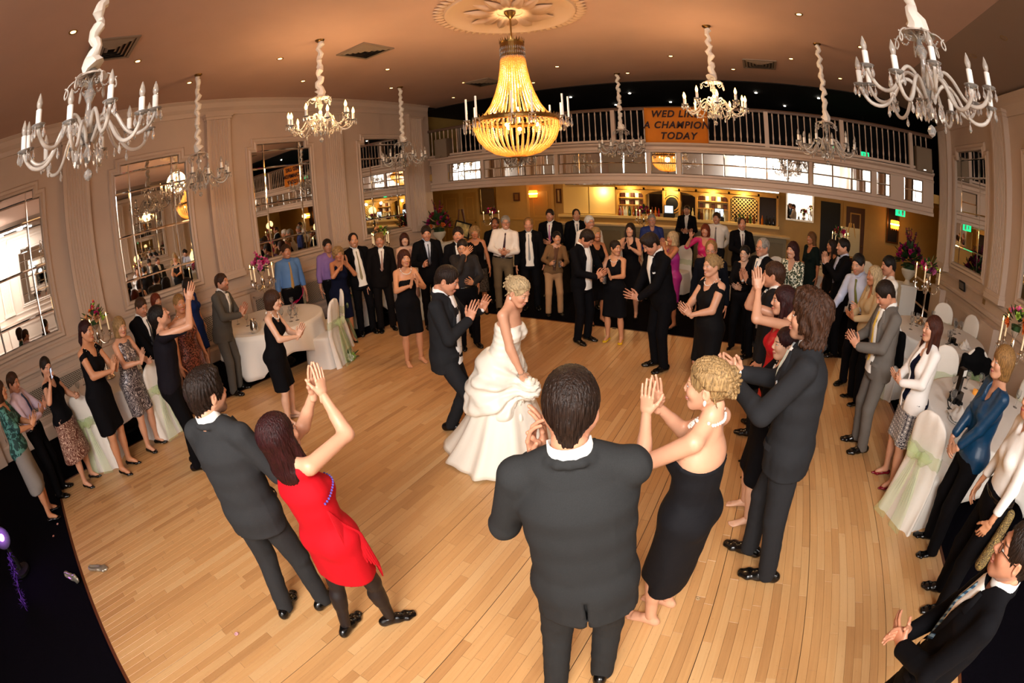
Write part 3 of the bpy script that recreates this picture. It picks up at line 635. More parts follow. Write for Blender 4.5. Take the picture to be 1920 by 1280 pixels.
door(-11.55, -10.75, 2.15, 'door_1'); door(-10.55, -9.95, 2.15, 'door_2'); door(-7.7, -6.85, 2.25, 'door_3')
door(2.95, 3.6, 2.15, 'door_4', mat('brown_door', '5A3416', .4))
box('door_5', (2.1, YW-.06, 0), (2.75, YW-.01, 2.2), M_black)
def framed(name, x0, x1, z0, z1, mf, mi, label, cat, y=YW, rim=.05):
    r = empty(name, ((x0+x1)/2, y, z0), 0, label, cat); c = (x0+x1)/2; w_ = (x1-x0)/2; h_ = z1-z0; f = MB()
    for lo, hi in (((-w_, -.05, 0), (w_, -.005, rim)), ((-w_, -.05, h_-rim), (w_, -.005, h_)), ((-w_, -.05, rim), (-w_+rim, -.005, h_-rim)), ((w_-rim, -.05, rim), (w_, -.005, h_-rim))): f.box(lo, hi)
    f.build('frame', mf, r); MB().box((-w_+rim, -.03, rim), (w_-rim, -.005, h_-rim)).build('glass', mi, r); return r
framed('framed_mirror', .95, 1.86, 1.5, 2.4, mat('silver_frame', 'D8CCB8', .25, .8), M_mirror, 'silver framed mirror on the ochre wall right of the bar', 'mirror')
framed('narrow_mirror', -9.8, -9.1, 1.3, 2.3, M_gold, M_mirror, 'narrow gilt framed mirror between the lobby doors', 'mirror')
framed('small_picture', -8.35, -8.1, 1.75, 2.05, mat('brown_frame', '5A3014', .4), mat('brown_print', '9A6A30', .6), 'small brown framed picture on the lobby wall', 'picture')
framed('tall_picture', -6.68, -6.5, 1.65, 2.15, mat('brown_frame', '5A3014', .4), mat('pale_print', 'D8B878', .6), 'tall narrow framed notice beside the panelled door and the bar', 'picture')
framed('dark_picture', 4.4, 4.85, 1.25, 2.35, mat('gilt_dark_frame', '6A4418', .3, .5), M_black, 'dark narrow mirror on the right lobby wall with a lamp before it', 'mirror')
box('trim_dado_lobby', (-14, YW-.03, 1.05), (-6.5, YW, 1.1), M_pine)
def wall_sconce(x, z, y, label):
    r = empty('wall_light', (x, y, z), 0, label, 'light', 'amber shaded wall lights in the lobby')
    MB().box((-.03, -.05, -.05), (.03, 0, .05)).build('bracket', M_brass, r); MB().lathe([(.13, -.13), (.15, -.12), (.16, .1), (.13, .12)], (0, -.16, 0), 14, 1, .75).build('shade', mat('amber_shade', 'F0A040', .5, emit='FF9A30', es=3.0), r, True)
    MB().lathe([(.16, -.02), (.165, 0), (.16, .02)], (0, -.16, 0), 14, 1, .75).build('shade_band', mat('white_hot_band', 'FFF0C0', emit='FFE0A0', es=8), r, True)
    q = MB()
    for k in range(12): a = k*math.tau/12; q.lathe([(.0005, 0), (.012, -.03), (.0005, -.06)], (.14*math.cos(a), -.16+.105*math.sin(a), -.13), 5)
    tag(q.build('fringe', M_gold, r), kind='stuff')
    lamp('wall_light_glow', 'POINT', (x, y-.35, z), 5, (1, .55, .2), shadow_soft_size=.12)
wall_sconce(-8.35+.9, 2.0, YW-.08, 'amber shaded wall light beside the panelled lobby door'); wall_sconce(4.62, 1.85, YW-.12, 'amber shaded wall light in front of the dark mirror at right')
M_exit = mat('exit_sign_green', '0C7A4A', emit='18C878', es=2.2)
for x, y, z, lb in ((3.35, 9.9, 2.28, 'small green exit sign under the right end of the balcony'), (2.1, 12.6, 3.72, 'green exit sign in the dark gallery behind the balusters'), (3.15, 12.6, 3.62, 'small green exit sign at the right end of the dark gallery')):
    s = empty('exit_sign', (x, y, z), 0, lb, 'sign'); MB().box((-.12, 0, -.07), (.12, .03, .07)).build('lit_panel', M_exit, s); q = MB()
    q.sphere((-.04, -.004, .03), .016, 6, 4); q.box((-.055, -.006, -.03), (-.025, 0, .015)); q.box((.03, -.006, -.05), (.08, 0, .05)); tag(q.build('pictogram', M_white, s), kind='stuff')
    if z > 3: MB().tube([(0, .015, .07), (0, .015, CEIL-.03-z)], .008, 6).build('hanger', M_black, s)
    else: MB().tube([(0, .015, .07), (0, .015, 2.62-z)], .008, 6).build('hanger', M_black, s)
# dark doorway with notice easel, side table
nb_ = empty('notice_easel', (2.75, 12.6, 0), 0, 'wooden easel holding a pale seating plan in the dark doorway', 'easel')
for x0, y0, x1, y1 in ((-.35, -.1, -.06, .02), (.35, -.1, .06, .02), (0, .5, 0, .04)): MB().tube([(x0, y0, 0), (x1, y1, 1.75)], .018, 6).build('leg', M_pine, nb_)
MB().box((-.3, -.11, .85), (.3, -.06, .88)).build('ledge', M_pine, nb_); o = MB().box((-.26, -.09, 0), (.26, -.07, .75)).build('seating_plan', mat('pale_card', 'C8B890', .7), nb_); o.location = (0, 0, .88); o.rotation_euler = (R(-8), 0, 0)
e2 = empty('picture_easel', (-7.3, 9.85, 0), 0, 'wooden easel with a tilted framed photograph beside the left flower urn', 'easel')
for x0, y0, x1, y1 in ((-.35, -.1, -.06, .02), (.35, -.1, .06, .02), (0, .5, 0, .04)): MB().tube([(x0, y0, 0), (x1, y1, 1.8)], .018, 6).build('leg', mat('dark_easel_wood', '5A2E14', .4), e2)
o = MB().box((-.25, -.03, -.2), (.25, 0, .2)).build('picture_frame', M_black, e2); o.location = (.1, -.1, 1.27); o.rotation_euler = (R(-8), R(14), 0)
p = MB().box((-.21, -.036, -.16), (.21, -.03, .16)).build('photograph', mat('photo_print', 'C8B070', .4, noise=.6, nscale=9), o)

M_tube = mat('white_tube_light', 'FFFFFF', emit='F0FAFF', es=16)
for i, (x, y) in enumerate(((3.2, -1.05), (3.2, -2.0), (1.2, -3.2))):
    t = empty('stage_ceiling_light', (x, y, 4.38), 0, 'white tube light over the stage, %s, seen only in the mirrors' % ('nearest the dance floor', 'in the middle', 'by the back wall')[i], 'light', 'stage tube lights'); MB().box((-.16, -.65, .0), (.16, .65, .06)).build('housing', M_white, t); MB().box((-.13, -.62, -.015), (.13, .62, 0)).build('diffuser', M_tube, t)
    lamp('stage_tube_glow', 'AREA', (x, y, 4.33), 60, (.93, .97, 1), look=(x+.2, y, 0), shape='RECTANGLE', size=.26, size_y=1.2)
    for e in (-.5, .5): MB().tube([(0, e, .06), (0, e, CEIL-4.38-max(0, x-2.87)*.2)], .006, 5).build('hanger', M_silver, t)
# ---------------------------------------------------------------- people: skeleton
def rotx(a): c, s = math.cos(a), math.sin(a); return np.array([[1,0,0],[0,c,-s],[0,s,c]])
def roty(a): c, s = math.cos(a), math.sin(a); return np.array([[c,0,s],[0,1,0],[-s,0,c]])
def rotz(a): c, s = math.cos(a), math.sin(a); return np.array([[c,-s,0],[s,c,0],[0,0,1]])
def unit(v): v = np.asarray(v, float); return v/(np.linalg.norm(v)+1e-12)
# hand poses, torso frame: wrist (out to the side, forward, height), finger direction, palm normal, elbow pole; side-mirrored
ARMS = {
 'down':  ((.265, .03, .83), (0.02, .08, -1), (-1, .1, 0), (.5, -1, 0)),
 'hang':  ((.235, .09, .86), (-.1, .12, -1), (-.9, -.3, 0), (.5, -1, -.2)),
 'pocket':((.215, .07, .93), (-.25, .3, -1), (-1, 0, 0), (1, -1, 0)),
 'clap':  ((.045, .345, 1.20), (-.10, .45, 1), (-1, 0, -.12), (.9, -.2, -1)),
 'clap2': ((.065, .33, 1.12), (-.22, .75, .8), (-1, -.1, .1), (.9, -.2, -1)),
 'claphi':((.05, .30, 1.36), (-.12, .25, 1), (-1, 0, -.12), (.8, .1, -1)),
 'clapup':((.06, .33, 1.74), (-.16, .25, 1), (-1, 0, -.16), (.8, .5, -1)),
 'clasp': ((.05, .27, 1.10), (-.75, .55, .35), (-.3, -1, .2), (.9, -.3, -1)),
 'low':   ((.065, .25, .93), (-.75, .3, -.6), (-.2, -1, 0), (.9, -.4, -.6)),
 'hold':  ((.13, .30, 1.13), (-.25, .8, .35), (-1, .1, .1), (.8, -.3, -1)),
 'mouth': ((.04, .17, 1.52), (-.75, .1, .6), (-.1, -1, 0), (.7, .4, -1)),
 'behind':((.10, -.2, .98), (-.7, -.2, -.5), (0, -1, 0), (1, -.6, 0)),
 'out':   ((.28, .28, 1.12), (-.1, 1, .35), (-.6, 0, 1), (.9, -.5, -1)),
 'hip':   ((.235, .04, 1.0), (-.6, .5, -.6), (-.6, -.6, 0), (1, -.8, .2)),
 'raise': ((.24, .22, 1.50), (.05, .2, 1), (-.3, 1, 0), (.8, .2, -1)),
}
RINGS = {'m': [(.90, .168, .118), (.99, .165, .116), (1.09, .150, .106), (1.21, .160, .112), (1.32, .172, .116), (1.41, .145, .088)],
         'f': [(.87, .178, .118), (.96, .176, .120), (1.08, .126, .094), (1.18, .130, .094), (1.29, .140, .098), (1.39, .118, .072)]}
def skel(p):
    sx = p.get('sex', 'm'); H = p['H']; S = H/1.76; g = p.get('girth', 1.0); K = {}
    K['S'] = S; K['sex'] = sx; K['g'] = g
    crouch = p.get('crouch', 0); p0 = np.array([p.get('hipx', 0), p.get('hipy', 0), .95*S-crouch])
    T = rotz(R(p.get('twist', 0))) @ roty(R(p.get('side', 0))) @ rotx(-R(p.get('bend', 0)))
    K['p0'], K['T'] = p0, T
    pt = lambda x, y, z: p0+T@(np.array([x, y, z-.95])*S)
    K['pt'] = pt
    sw = (.175 if sx == 'm' else .148)*(1+(g-1)*.5); K['sw'] = sw
    K['neck'] = pt(0, -.012, 1.46)
    lk = p.get('look', (0, 0, 0)); Hm = rotz(R(p.get('twist', 0)*.0+lk[0])) @ rotx(R(lk[1])) @ roty(R(lk[2] if len(lk) > 2 else 0))
    hs = (S**.6)*(1.0 if sx == 'm' else .955)*p.get('head', 1)
    pivot = pt(0, .0, 1.535); K['Hm'], K['hs'] = Hm, hs; K['skull'] = pivot; K['head'] = pivot+Hm@np.array([0, .018, .095])*hs
    K['top'] = K['head']+Hm@np.array([0, -.02, .127])*hs
    la, lf = ((.30, .262) if sx == 'm' else (.285, .245)); la *= S; lf *= S
    for i, s in (('R', 1), ('L', -1)):
        a = p.get('arm'+i, p.get('arms', 'down'))
        if isinstance(a, str): a = ARMS[a]
        w, fd, pn, pole = a
        sh = pt(s*sw, -.012, 1.425); wr = pt(s*w[0], w[1], w[2]) if len(w) == 3 else None
        m = np.array([s, 1, 1])
        d = wr-sh; L = np.linalg.norm(d)
        if w[2] > 1.45: sh = sh+unit(d)*.03*S+np.array([0, 0, .02]); d = wr-sh; L = np.linalg.norm(d)
        L2 = min(max(L, .12), (la+lf)*.995); wr = sh+unit(d)*L2
        ca = (la*la+L2*L2-lf*lf)/(2*la*L2); ca = max(-1, min(1, ca)); u = unit(d); po = T@(np.array(pole)*m); po = unit(po-u*(po@u))
        el = sh+u*la*ca+po*la*math.sqrt(max(0, 1-ca*ca))
        fz = unit(T@(np.array(fd, float)*m)); fy = T@(np.array(pn, float)*m); fy = unit(fy-fz*(fy@fz)); fx = np.cross(fy, fz)
        K['sh'+i], K['el'+i], K['wr'+i], K['hand'+i] = sh, el, wr, np.stack([fx, fy, fz], 1)
    ft = p.get('feet', ((.11, .0, -8), (-.11, .0, 8)))
    for i, s, f in (('R', 1, ft[0]), ('L', -1, ft[1])):
        lift = f[3] if len(f) > 3 else 0
        hip = p0+rotz(R(p.get('twist', 0)*.3))@np.array([s*.09*S, 0, -.03*S]); yaw = R(f[2]); an = np.array([f[0], f[1], .085*S+lift+p.get('heel', 0)])
        l1, l2 = .43*S, .415*S; d = an-hip; L = min(np.linalg.norm(d), (l1+l2)*.999); u = unit(d)
        ca = max(-1, min(1, (l1*l1+L*L-l2*l2)/(2*l1*L))); po = np.array([-math.sin(yaw), math.cos(yaw), .1]); po = unit(po-u*(po@u))
        K['hip'+i] = hip; K['kn'+i] = hip+u*l1*ca+po*l1*math.sqrt(max(0, 1-ca*ca)); K['an'+i] = an; K['fy'+i] = yaw; K['fl'+i] = lift
    return K
# ---------------------------------------------------------------- people: smooth blended surfaces
f4 = np.float32
class SDF:
    def __init__(s): s.P = []
    def add(s, fn, lo, hi, k=.02, op='u'): s.P.append((fn, np.asarray(lo, float)-k-.01, np.asarray(hi, float)+k+.01, k, op)); return s
    def cap(s, a, b, ra, rb, k=.02, op='u'):
        a, b = np.asarray(a, float), np.asarray(b, float); d = b-a; dd = float(d@d)+1e-9; m = max(ra, rb)
        def fn(x, y, z):
            px, py, pz = x-f4(a[0]), y-f4(a[1]), z-f4(a[2]); t = np.clip((px*f4(d[0])+py*f4(d[1])+pz*f4(d[2]))/f4(dd), 0, 1)
            return np.sqrt((px-t*f4(d[0]))**2+(py-t*f4(d[1]))**2+(pz-t*f4(d[2]))**2)-(f4(ra)+f4(rb-ra)*t)
        return s.add(fn, np.minimum(a, b)-m, np.maximum(a, b)+m, k, op)
    def ecap(s, a, b, wa, wb, ax, k=.02, op='u'):
        """elliptic capsule: wa=(half width along ax, half depth)"""
        a, b, ax = np.asarray(a, float), np.asarray(b, float), unit(ax); d = b-a; dd = float(d@d)+1e-9; m = max(*wa, *wb)
        def fn(x, y, z):
            px, py, pz = x-f4(a[0]), y-f4(a[1]), z-f4(a[2]); t = np.clip((px*f4(d[0])+py*f4(d[1])+pz*f4(d[2]))/f4(dd), 0, 1)
            qx, qy, qz = px-t*f4(d[0]), py-t*f4(d[1]), pz-t*f4(d[2]); al = qx*f4(ax[0])+qy*f4(ax[1])+qz*f4(ax[2])
            w = f4(wa[0])+f4(wb[0]-wa[0])*t; e = f4(wa[1])+f4(wb[1]-wa[1])*t
            r2 = np.maximum(qx*qx+qy*qy+qz*qz-al*al, 0)
            return (np.sqrt((al/w)**2+r2/(e*e))-1)*np.minimum(w, e)
        return s.add(fn, np.minimum(a, b)-m, np.maximum(a, b)+m, k, op)
    def ell(s, c, r, M=None, k=.02, op='u'):
        c, r = np.asarray(c, float), np.asarray(r, float); M = np.eye(3) if M is None else np.asarray(M); m = r.max()
        def fn(x, y, z):
            px, py, pz = x-f4(c[0]), y-f4(c[1]), z-f4(c[2]); q = [(px*f4(M[0, i])+py*f4(M[1, i])+pz*f4(M[2, i])) for i in range(3)]
            k0 = np.sqrt(sum((q[i]/f4(r[i]))**2 for i in range(3)))+f4(1e-6); k1 = np.sqrt(sum((q[i]/f4(r[i]**2))**2 for i in range(3)))+f4(1e-6)
            return k0*(k0-1)/k1
        return s.add(fn, c-m, c+m, k, op)
    def boxs(s, c, hf, M=None, k=.0, op='s'):
        c, hf = np.asarray(c, float), np.asarray(hf, float); M = np.eye(3) if M is None else np.asarray(M); m = np.linalg.norm(hf)
        def fn(x, y, z):
            px, py, pz = x-f4(c[0]), y-f4(c[1]), z-f4(c[2]); q = [np.abs(px*f4(M[0, i])+py*f4(M[1, i])+pz*f4(M[2, i]))-f4(hf[i]) for i in range(3)]
            return np.maximum(np.maximum(q[0], q[1]), q[2])
        return s.add(fn, c-m, c+m, k, op)
    def plane(s, n, c):
        """keeps the side that n points away from"""
        n, c = unit(n), np.asarray(c, float)
        def fn(x, y, z): return (x-f4(c[0]))*f4(n[0])+(y-f4(c[1]))*f4(n[1])+(z-f4(c[2]))*f4(n[2])
        s.P.append((fn, None, None, 0, 'i')); return s
    @staticmethod
    def _comb(F, d, k, op):
        if op == 'u':
            if k > 0: h = np.maximum(k-np.abs(F-d), 0)/k; return np.minimum(F, d)-h*h*f4(k*.25)
            return np.minimum(F, d)
        d = -d if op == 's' else d
        if k > 0: h = np.maximum(k-np.abs(F-d), 0)/k; return np.maximum(F, d)+h*h*f4(k*.25)
        return np.maximum(F, d)
    def eval(s, V):
        V = np.asarray(V, f4); F = np.full(len(V), .3, f4)
        for fn, lo, hi, k, op in s.P:
            if lo is None: F = s._comb(F, fn(V[:, 0], V[:, 1], V[:, 2]), k, op); continue
            m = np.all((V > lo) & (V < hi), 1)
            if m.any(): q = V[m]; F[m] = s._comb(F[m], fn(q[:, 0], q[:, 1], q[:, 2]), k, op)
        return F
    def grad(s, V, e=.002):
        g = np.stack([s.eval(V+np.array(o, f4))-s.eval(V-np.array(o, f4)) for o in ((e, 0, 0), (0, e, 0), (0, 0, e))], 1)/(2*e); return g
    def mesh(s, h, it=2):
        U = [q for q in s.P if q[4] == 'u']; lo = np.min([q[1] for q in U], 0)-h; hi = np.max([q[2] for q in U], 0)+h
        n = np.ceil((hi-lo)/h).astype(int)+1; ax = [(lo[i]+h*np.arange(n[i])).astype(f4) for i in range(3)]
        F = np.full(n, .3, f4)
        for fn, a, b, k, op in s.P:
            if a is None: F = s._comb(F, fn(ax[0][:, None, None], ax[1][None, :, None], ax[2][None, None, :]), k, op); continue
            i0 = np.maximum(np.floor((a-lo)/h).astype(int), 0); i1 = np.minimum(np.ceil((b-lo)/h).astype(int)+1, n)
            if (i1 <= i0).any(): continue
            sl = tuple(slice(i0[i], i1[i]) for i in range(3))
            d = fn(ax[0][sl[0]][:, None, None], ax[1][sl[1]][None, :, None], ax[2][sl[2]][None, None, :])
            F[sl] = s._comb(F[sl], d, k, op)
        V, Q = surface_nets(F); V = V*h+lo
        for _ in range(it):
            d = s.eval(V); g = s.grad(V); gg = (g*g).sum(1)+.05; st = np.clip(d/gg, -h*.7, h*.7); V = V-st[:, None]*g
        return V, Q
def surface_nets(F):
    S = F < 0; n = np.array(F.shape)
    c = S[:-1, :-1, :-1].astype(np.int8).copy()
    cs = [(i, j, k) for i in (0, 1) for j in (0, 1) for k in (0, 1)]
    sl = lambda o: tuple(slice(o[a], n[a]-1+o[a]) for a in range(3))
    c = sum(S[sl(o)].astype(np.int8) for o in cs); act = (c > 0) & (c < 8); idx = np.argwhere(act)
    vals = np.stack([F[idx[:, 0]+o[0], idx[:, 1]+o[1], idx[:, 2]+o[2]] for o in cs], 1)
    acc = np.zeros((len(idx), 3), f4); cnt = np.zeros(len(idx), f4)
    for a in range(8):
        for b in range(a+1, 8):
            o, q = np.array(cs[a]), np.array(cs[b])
            if np.abs(o-q).sum() != 1: continue
            fa, fb = vals[:, a], vals[:, b]; m = (fa < 0) != (fb < 0); t = np.where(m, fa/(fa-fb+1e-12), 0)
            acc += np.where(m[:, None], o+(q-o)*t[:, None], 0); cnt += m
    V = idx+acc/np.maximum(cnt, 1)[:, None]
    vid = np.full(act.shape, -1, np.int32); vid[act] = np.arange(len(idx)); Q = []
    for a in range(3):
        b, d = (a+1) % 3, (a+2) % 3
        A = [slice(None)]*3; B = [slice(None)]*3; A[a] = slice(0, n[a]-1); B[a] = slice(1, n[a])
        ch = S[tuple(A)] != S[tuple(B)]
        e = np.argwhere(ch); ok = (e[:, b] > 0) & (e[:, d] > 0) & (e[:, b] < n[b]-1) & (e[:, d] < n[d]-1); e = e[ok]
        ins = S[e[:, 0], e[:, 1], e[:, 2]]
        def g(db, dd): q = e.copy(); q[:, b] += db; q[:, d] += dd; return vid[q[:, 0], q[:, 1], q[:, 2]]
        q = np.stack([g(-1, -1), g(0, -1), g(0, 0), g(-1, 0)], 1); q[~ins] = q[~ins][:, ::-1]; Q.append(q)
    return V.astype(np.float64), np.concatenate(Q)
def smooth_noise(V, f, seed=0):
    """cheap band-limited noise in -1..1"""
    r = np.random.default_rng(seed); o = np.zeros(len(V))
    for i in range(5): d = unit(r.normal(size=3))*f*(1+.5*i); o += np.sin(V@d+r.uniform(0, 6.28))/(1+.3*i)
    return o/2.8
# ---------------------------------------------------------------- heads, hands, feet: one master each, at three levels of detail
_cache = {}
def head_mesh(sx, lod):
    key = ('head', sx, lod)
    if key in _cache: return _cache[key]
    m = sx == 'm'; j = 1 if m else .92; s = SDF()
    s.ell((0, -.012, .028), (.077, .098, .096), k=.0)
    s.ell((0, .028, -.028), (.064*j, .064, .088), k=.03)
    s.ell((0, .068, -.098), (.024*j, .02, .018), k=.03)
    for e in (1, -1):
        s.cap((e*.056*j, -.008, -.04), (e*.022, .06, -.092), .02, .017, .03)
        s.ell((e*.037, .064, -.026), (.024, .024, .024), k=.025)
    s.cap((-.034, .081, .022), (.034, .081, .022), .011 if m else .009, .011 if m else .009, .016)
    for e in (1, -1): s.ell((e*.031, .103, .004), (.017, .016, .013), k=.012, op='s')
    s.cap((0, .091, .010), (0, .111 if m else .107, -.026), .0075, .0115 if m else .0095, .012)
    for e in (1, -1): s.ell((e*.011, .098, -.033), (.008, .011, .007), k=.006)
    for e in (1, -1): s.ell((e*.031, .0795, .003), (.0135, .0125, .0125), k=.001)
    s.ell((0, .0945, -.0615), (.022, .009, .0055 if m else .0065), k=.006); s.ell((0, .092, -.0725), (.018, .009, .0065 if m else .0078), k=.006)
    for e in (1, -1): s.ell((e*.079, -.014, -.006), (.008, .018, .031), rotz(e*-.35) @ rotx(-.15), k=.006); s.ell((e*.088, -.008, -.004), (.006, .009, .016), k=.004, op='s')
    nr = .056 if m else .046
    s.cap((0, -.022, -.05), (0, -.038, -.15), nr, nr, .02)
    V, Q = s.mesh({0: .0048, 1: .0085, 2: .0122}[lod]); _cache[key] = (V, Q); return V, Q
FING = [(-.0315, .088, (.043, .026, .021), .0083), (-.0105, .093, (.047, .030, .022), .0086), (.0105, .090, (.043, .028, .021), .0083), (.030, .080, (.034, .021, .019), .0072)]
HPOSE = {'flat': ((6, 6, 5), 2.5, 18), 'relax': ((22, 30, 20), 1.5, 25), 'grip': ((58, 70, 45), .5, 40), 'cup': ((14, 18, 12), 2, 22), 'spread': ((2, 5, 5), 8, 10), 'point': ((70, 80, 50), 0, 45)}
def hand_mesh(pose, lod):
    key = ('hand', pose, lod)
    if key in _cache: return _cache[key]
    cu, sp, th = HPOSE[pose]; s = SDF(); X = (1, 0, 0)
    s.ecap((0, 0, -.03), (0, 0, .02), (.027, .021), (.029, .019), X, .0)
    s.ecap((0, 0, .02), (0, .001, .084), (.033, .016), (.0405, .0125), X, .012)
    s.ell((-.022, .010, .032), (.016, .013, .028), k=.012); s.ell((.024, .008, .035), (.012, .011, .028), k=.012)
    for i, (x, z, L, r) in enumerate(FING):
        p = np.array([x, 0, z]); a = 0; lat = R((i-1.5)*sp*1.3)
        for jn, l in enumerate(L):
            a += R(cu[jn]*(1 if pose != 'point' or i > 0 else .1)); d = np.array([math.sin(lat)*math.cos(a), math.sin(a), math.cos(a)*math.cos(lat)]); q = p+d*l
            s.cap(p, q, r*(1-.08*jn), r*(1-.08*(jn+1)), .006 if jn == 0 else .002); p = q
    p = np.array([-.026, .006, .022]); t = R(th)
    for (dx, dy, dz), l, r in (((-.62, .25, .75), .042, .0125), ((-.42, .30+math.sin(t)*.6, .85), .033, .0098), ((-.2, .25+math.sin(t)*.8, .9), .026, .0088)):
        q = p+unit((dx, dy, dz))*l; s.cap(p, q, r, r*.92, .008); p = q
    V, Q = s.mesh({0: .0040, 1: .0062, 2: .0088}[lod]); _cache[key] = (V, Q); return V, Q
def shoe_mesh(kind, lod):
    key = ('shoe', kind, lod)
    if key in _cache: return _cache[key]
    s = SDF(); X = (1, 0, 0); h = {0: .007, 1: .011, 2: .0155}[lod]
    if kind == 'dress':
        s.ecap((0, -.052, .045), (0, .05, .042), (.036, .045), (.040, .042), X, 0); s.ecap((0, .05, .035), (0, .12, .028), (.041, .036), (.046, .028), X, .02)
        s.ecap((0, .12, .024), (0, .175, .02), (.045, .026), (.034, .02), X, .02); s.cap((0, -.02, .06), (0, -.012, .085), .038, .036, .02)
        s.ecap((0, -.05, .008), (0, .17, .008), (.043, .05), (.042, .045), X, 0, 'u') if 0 else None
        s.plane((0, 0, -1), (0, 0, .001)); s.plane((0, 0, 1), (0, 0, .09))
    elif kind == 'pump':
        s.ecap((0, -.045, .045), (0, .03, .038), (.030, .028), (.030, .022), X, 0); s.ecap((0, .03, .03), (0, .1, .02), (.032, .022), (.038, .02), X, .015); s.ecap((0, .1, .018), (0, .165, .014), (.037, .018), (.012, .012), X, .015)
        s.cap((0, -.055, .05), (0, -.06, .003), .015, .006, .01); s.ell((0, .0, .075), (.026, .075, .036), rotx(-.18), k=.004, op='s'); s.plane((0, 0, -1), (0, 0, .0))
        s.boxs((0, .0, -.002), (.05, .045, .022))
    elif kind == 'flat':
        s.ecap((0, -.05, .028), (0, .05, .026), (.032, .03), (.034, .026), X, 0); s.ecap((0, .05, .022), (0, .12, .018), (.036, .022), (.042, .018), X, .015); s.ecap((0, .12, .016), (0, .16, .014), (.04, .016), (.026, .013), X, .015)
        s.ell((0, .01, .066), (.028, .085, .040), k=.004, op='s'); s.plane((0, 0, -1), (0, 0, .001))
    else:                                                           # bare foot
        s.ecap((0, -.04, .035), (0, .03, .05), (.028, .034), (.030, .034), X, 0); s.ecap((0, .03, .04), (0, .11, .022), (.032, .03), (.042, .02), X, .02); s.cap((0, -.015, .05), (0, -.008, .1), .034, .03, .02)
        for i, (x, y, r) in enumerate(((-.028, .165, .0125), (-.009, .168, .0095), (.007, .163, .009), (.021, .154, .0085), (.033, .143, .008))): s.cap((x*.9, .12, .017), (x, y, .012), r*1.1, r, .006)
        s.plane((0, 0, -1), (0, 0, .001))
    V, Q = s.mesh(h); _cache[key] = (V, Q); return V, Q
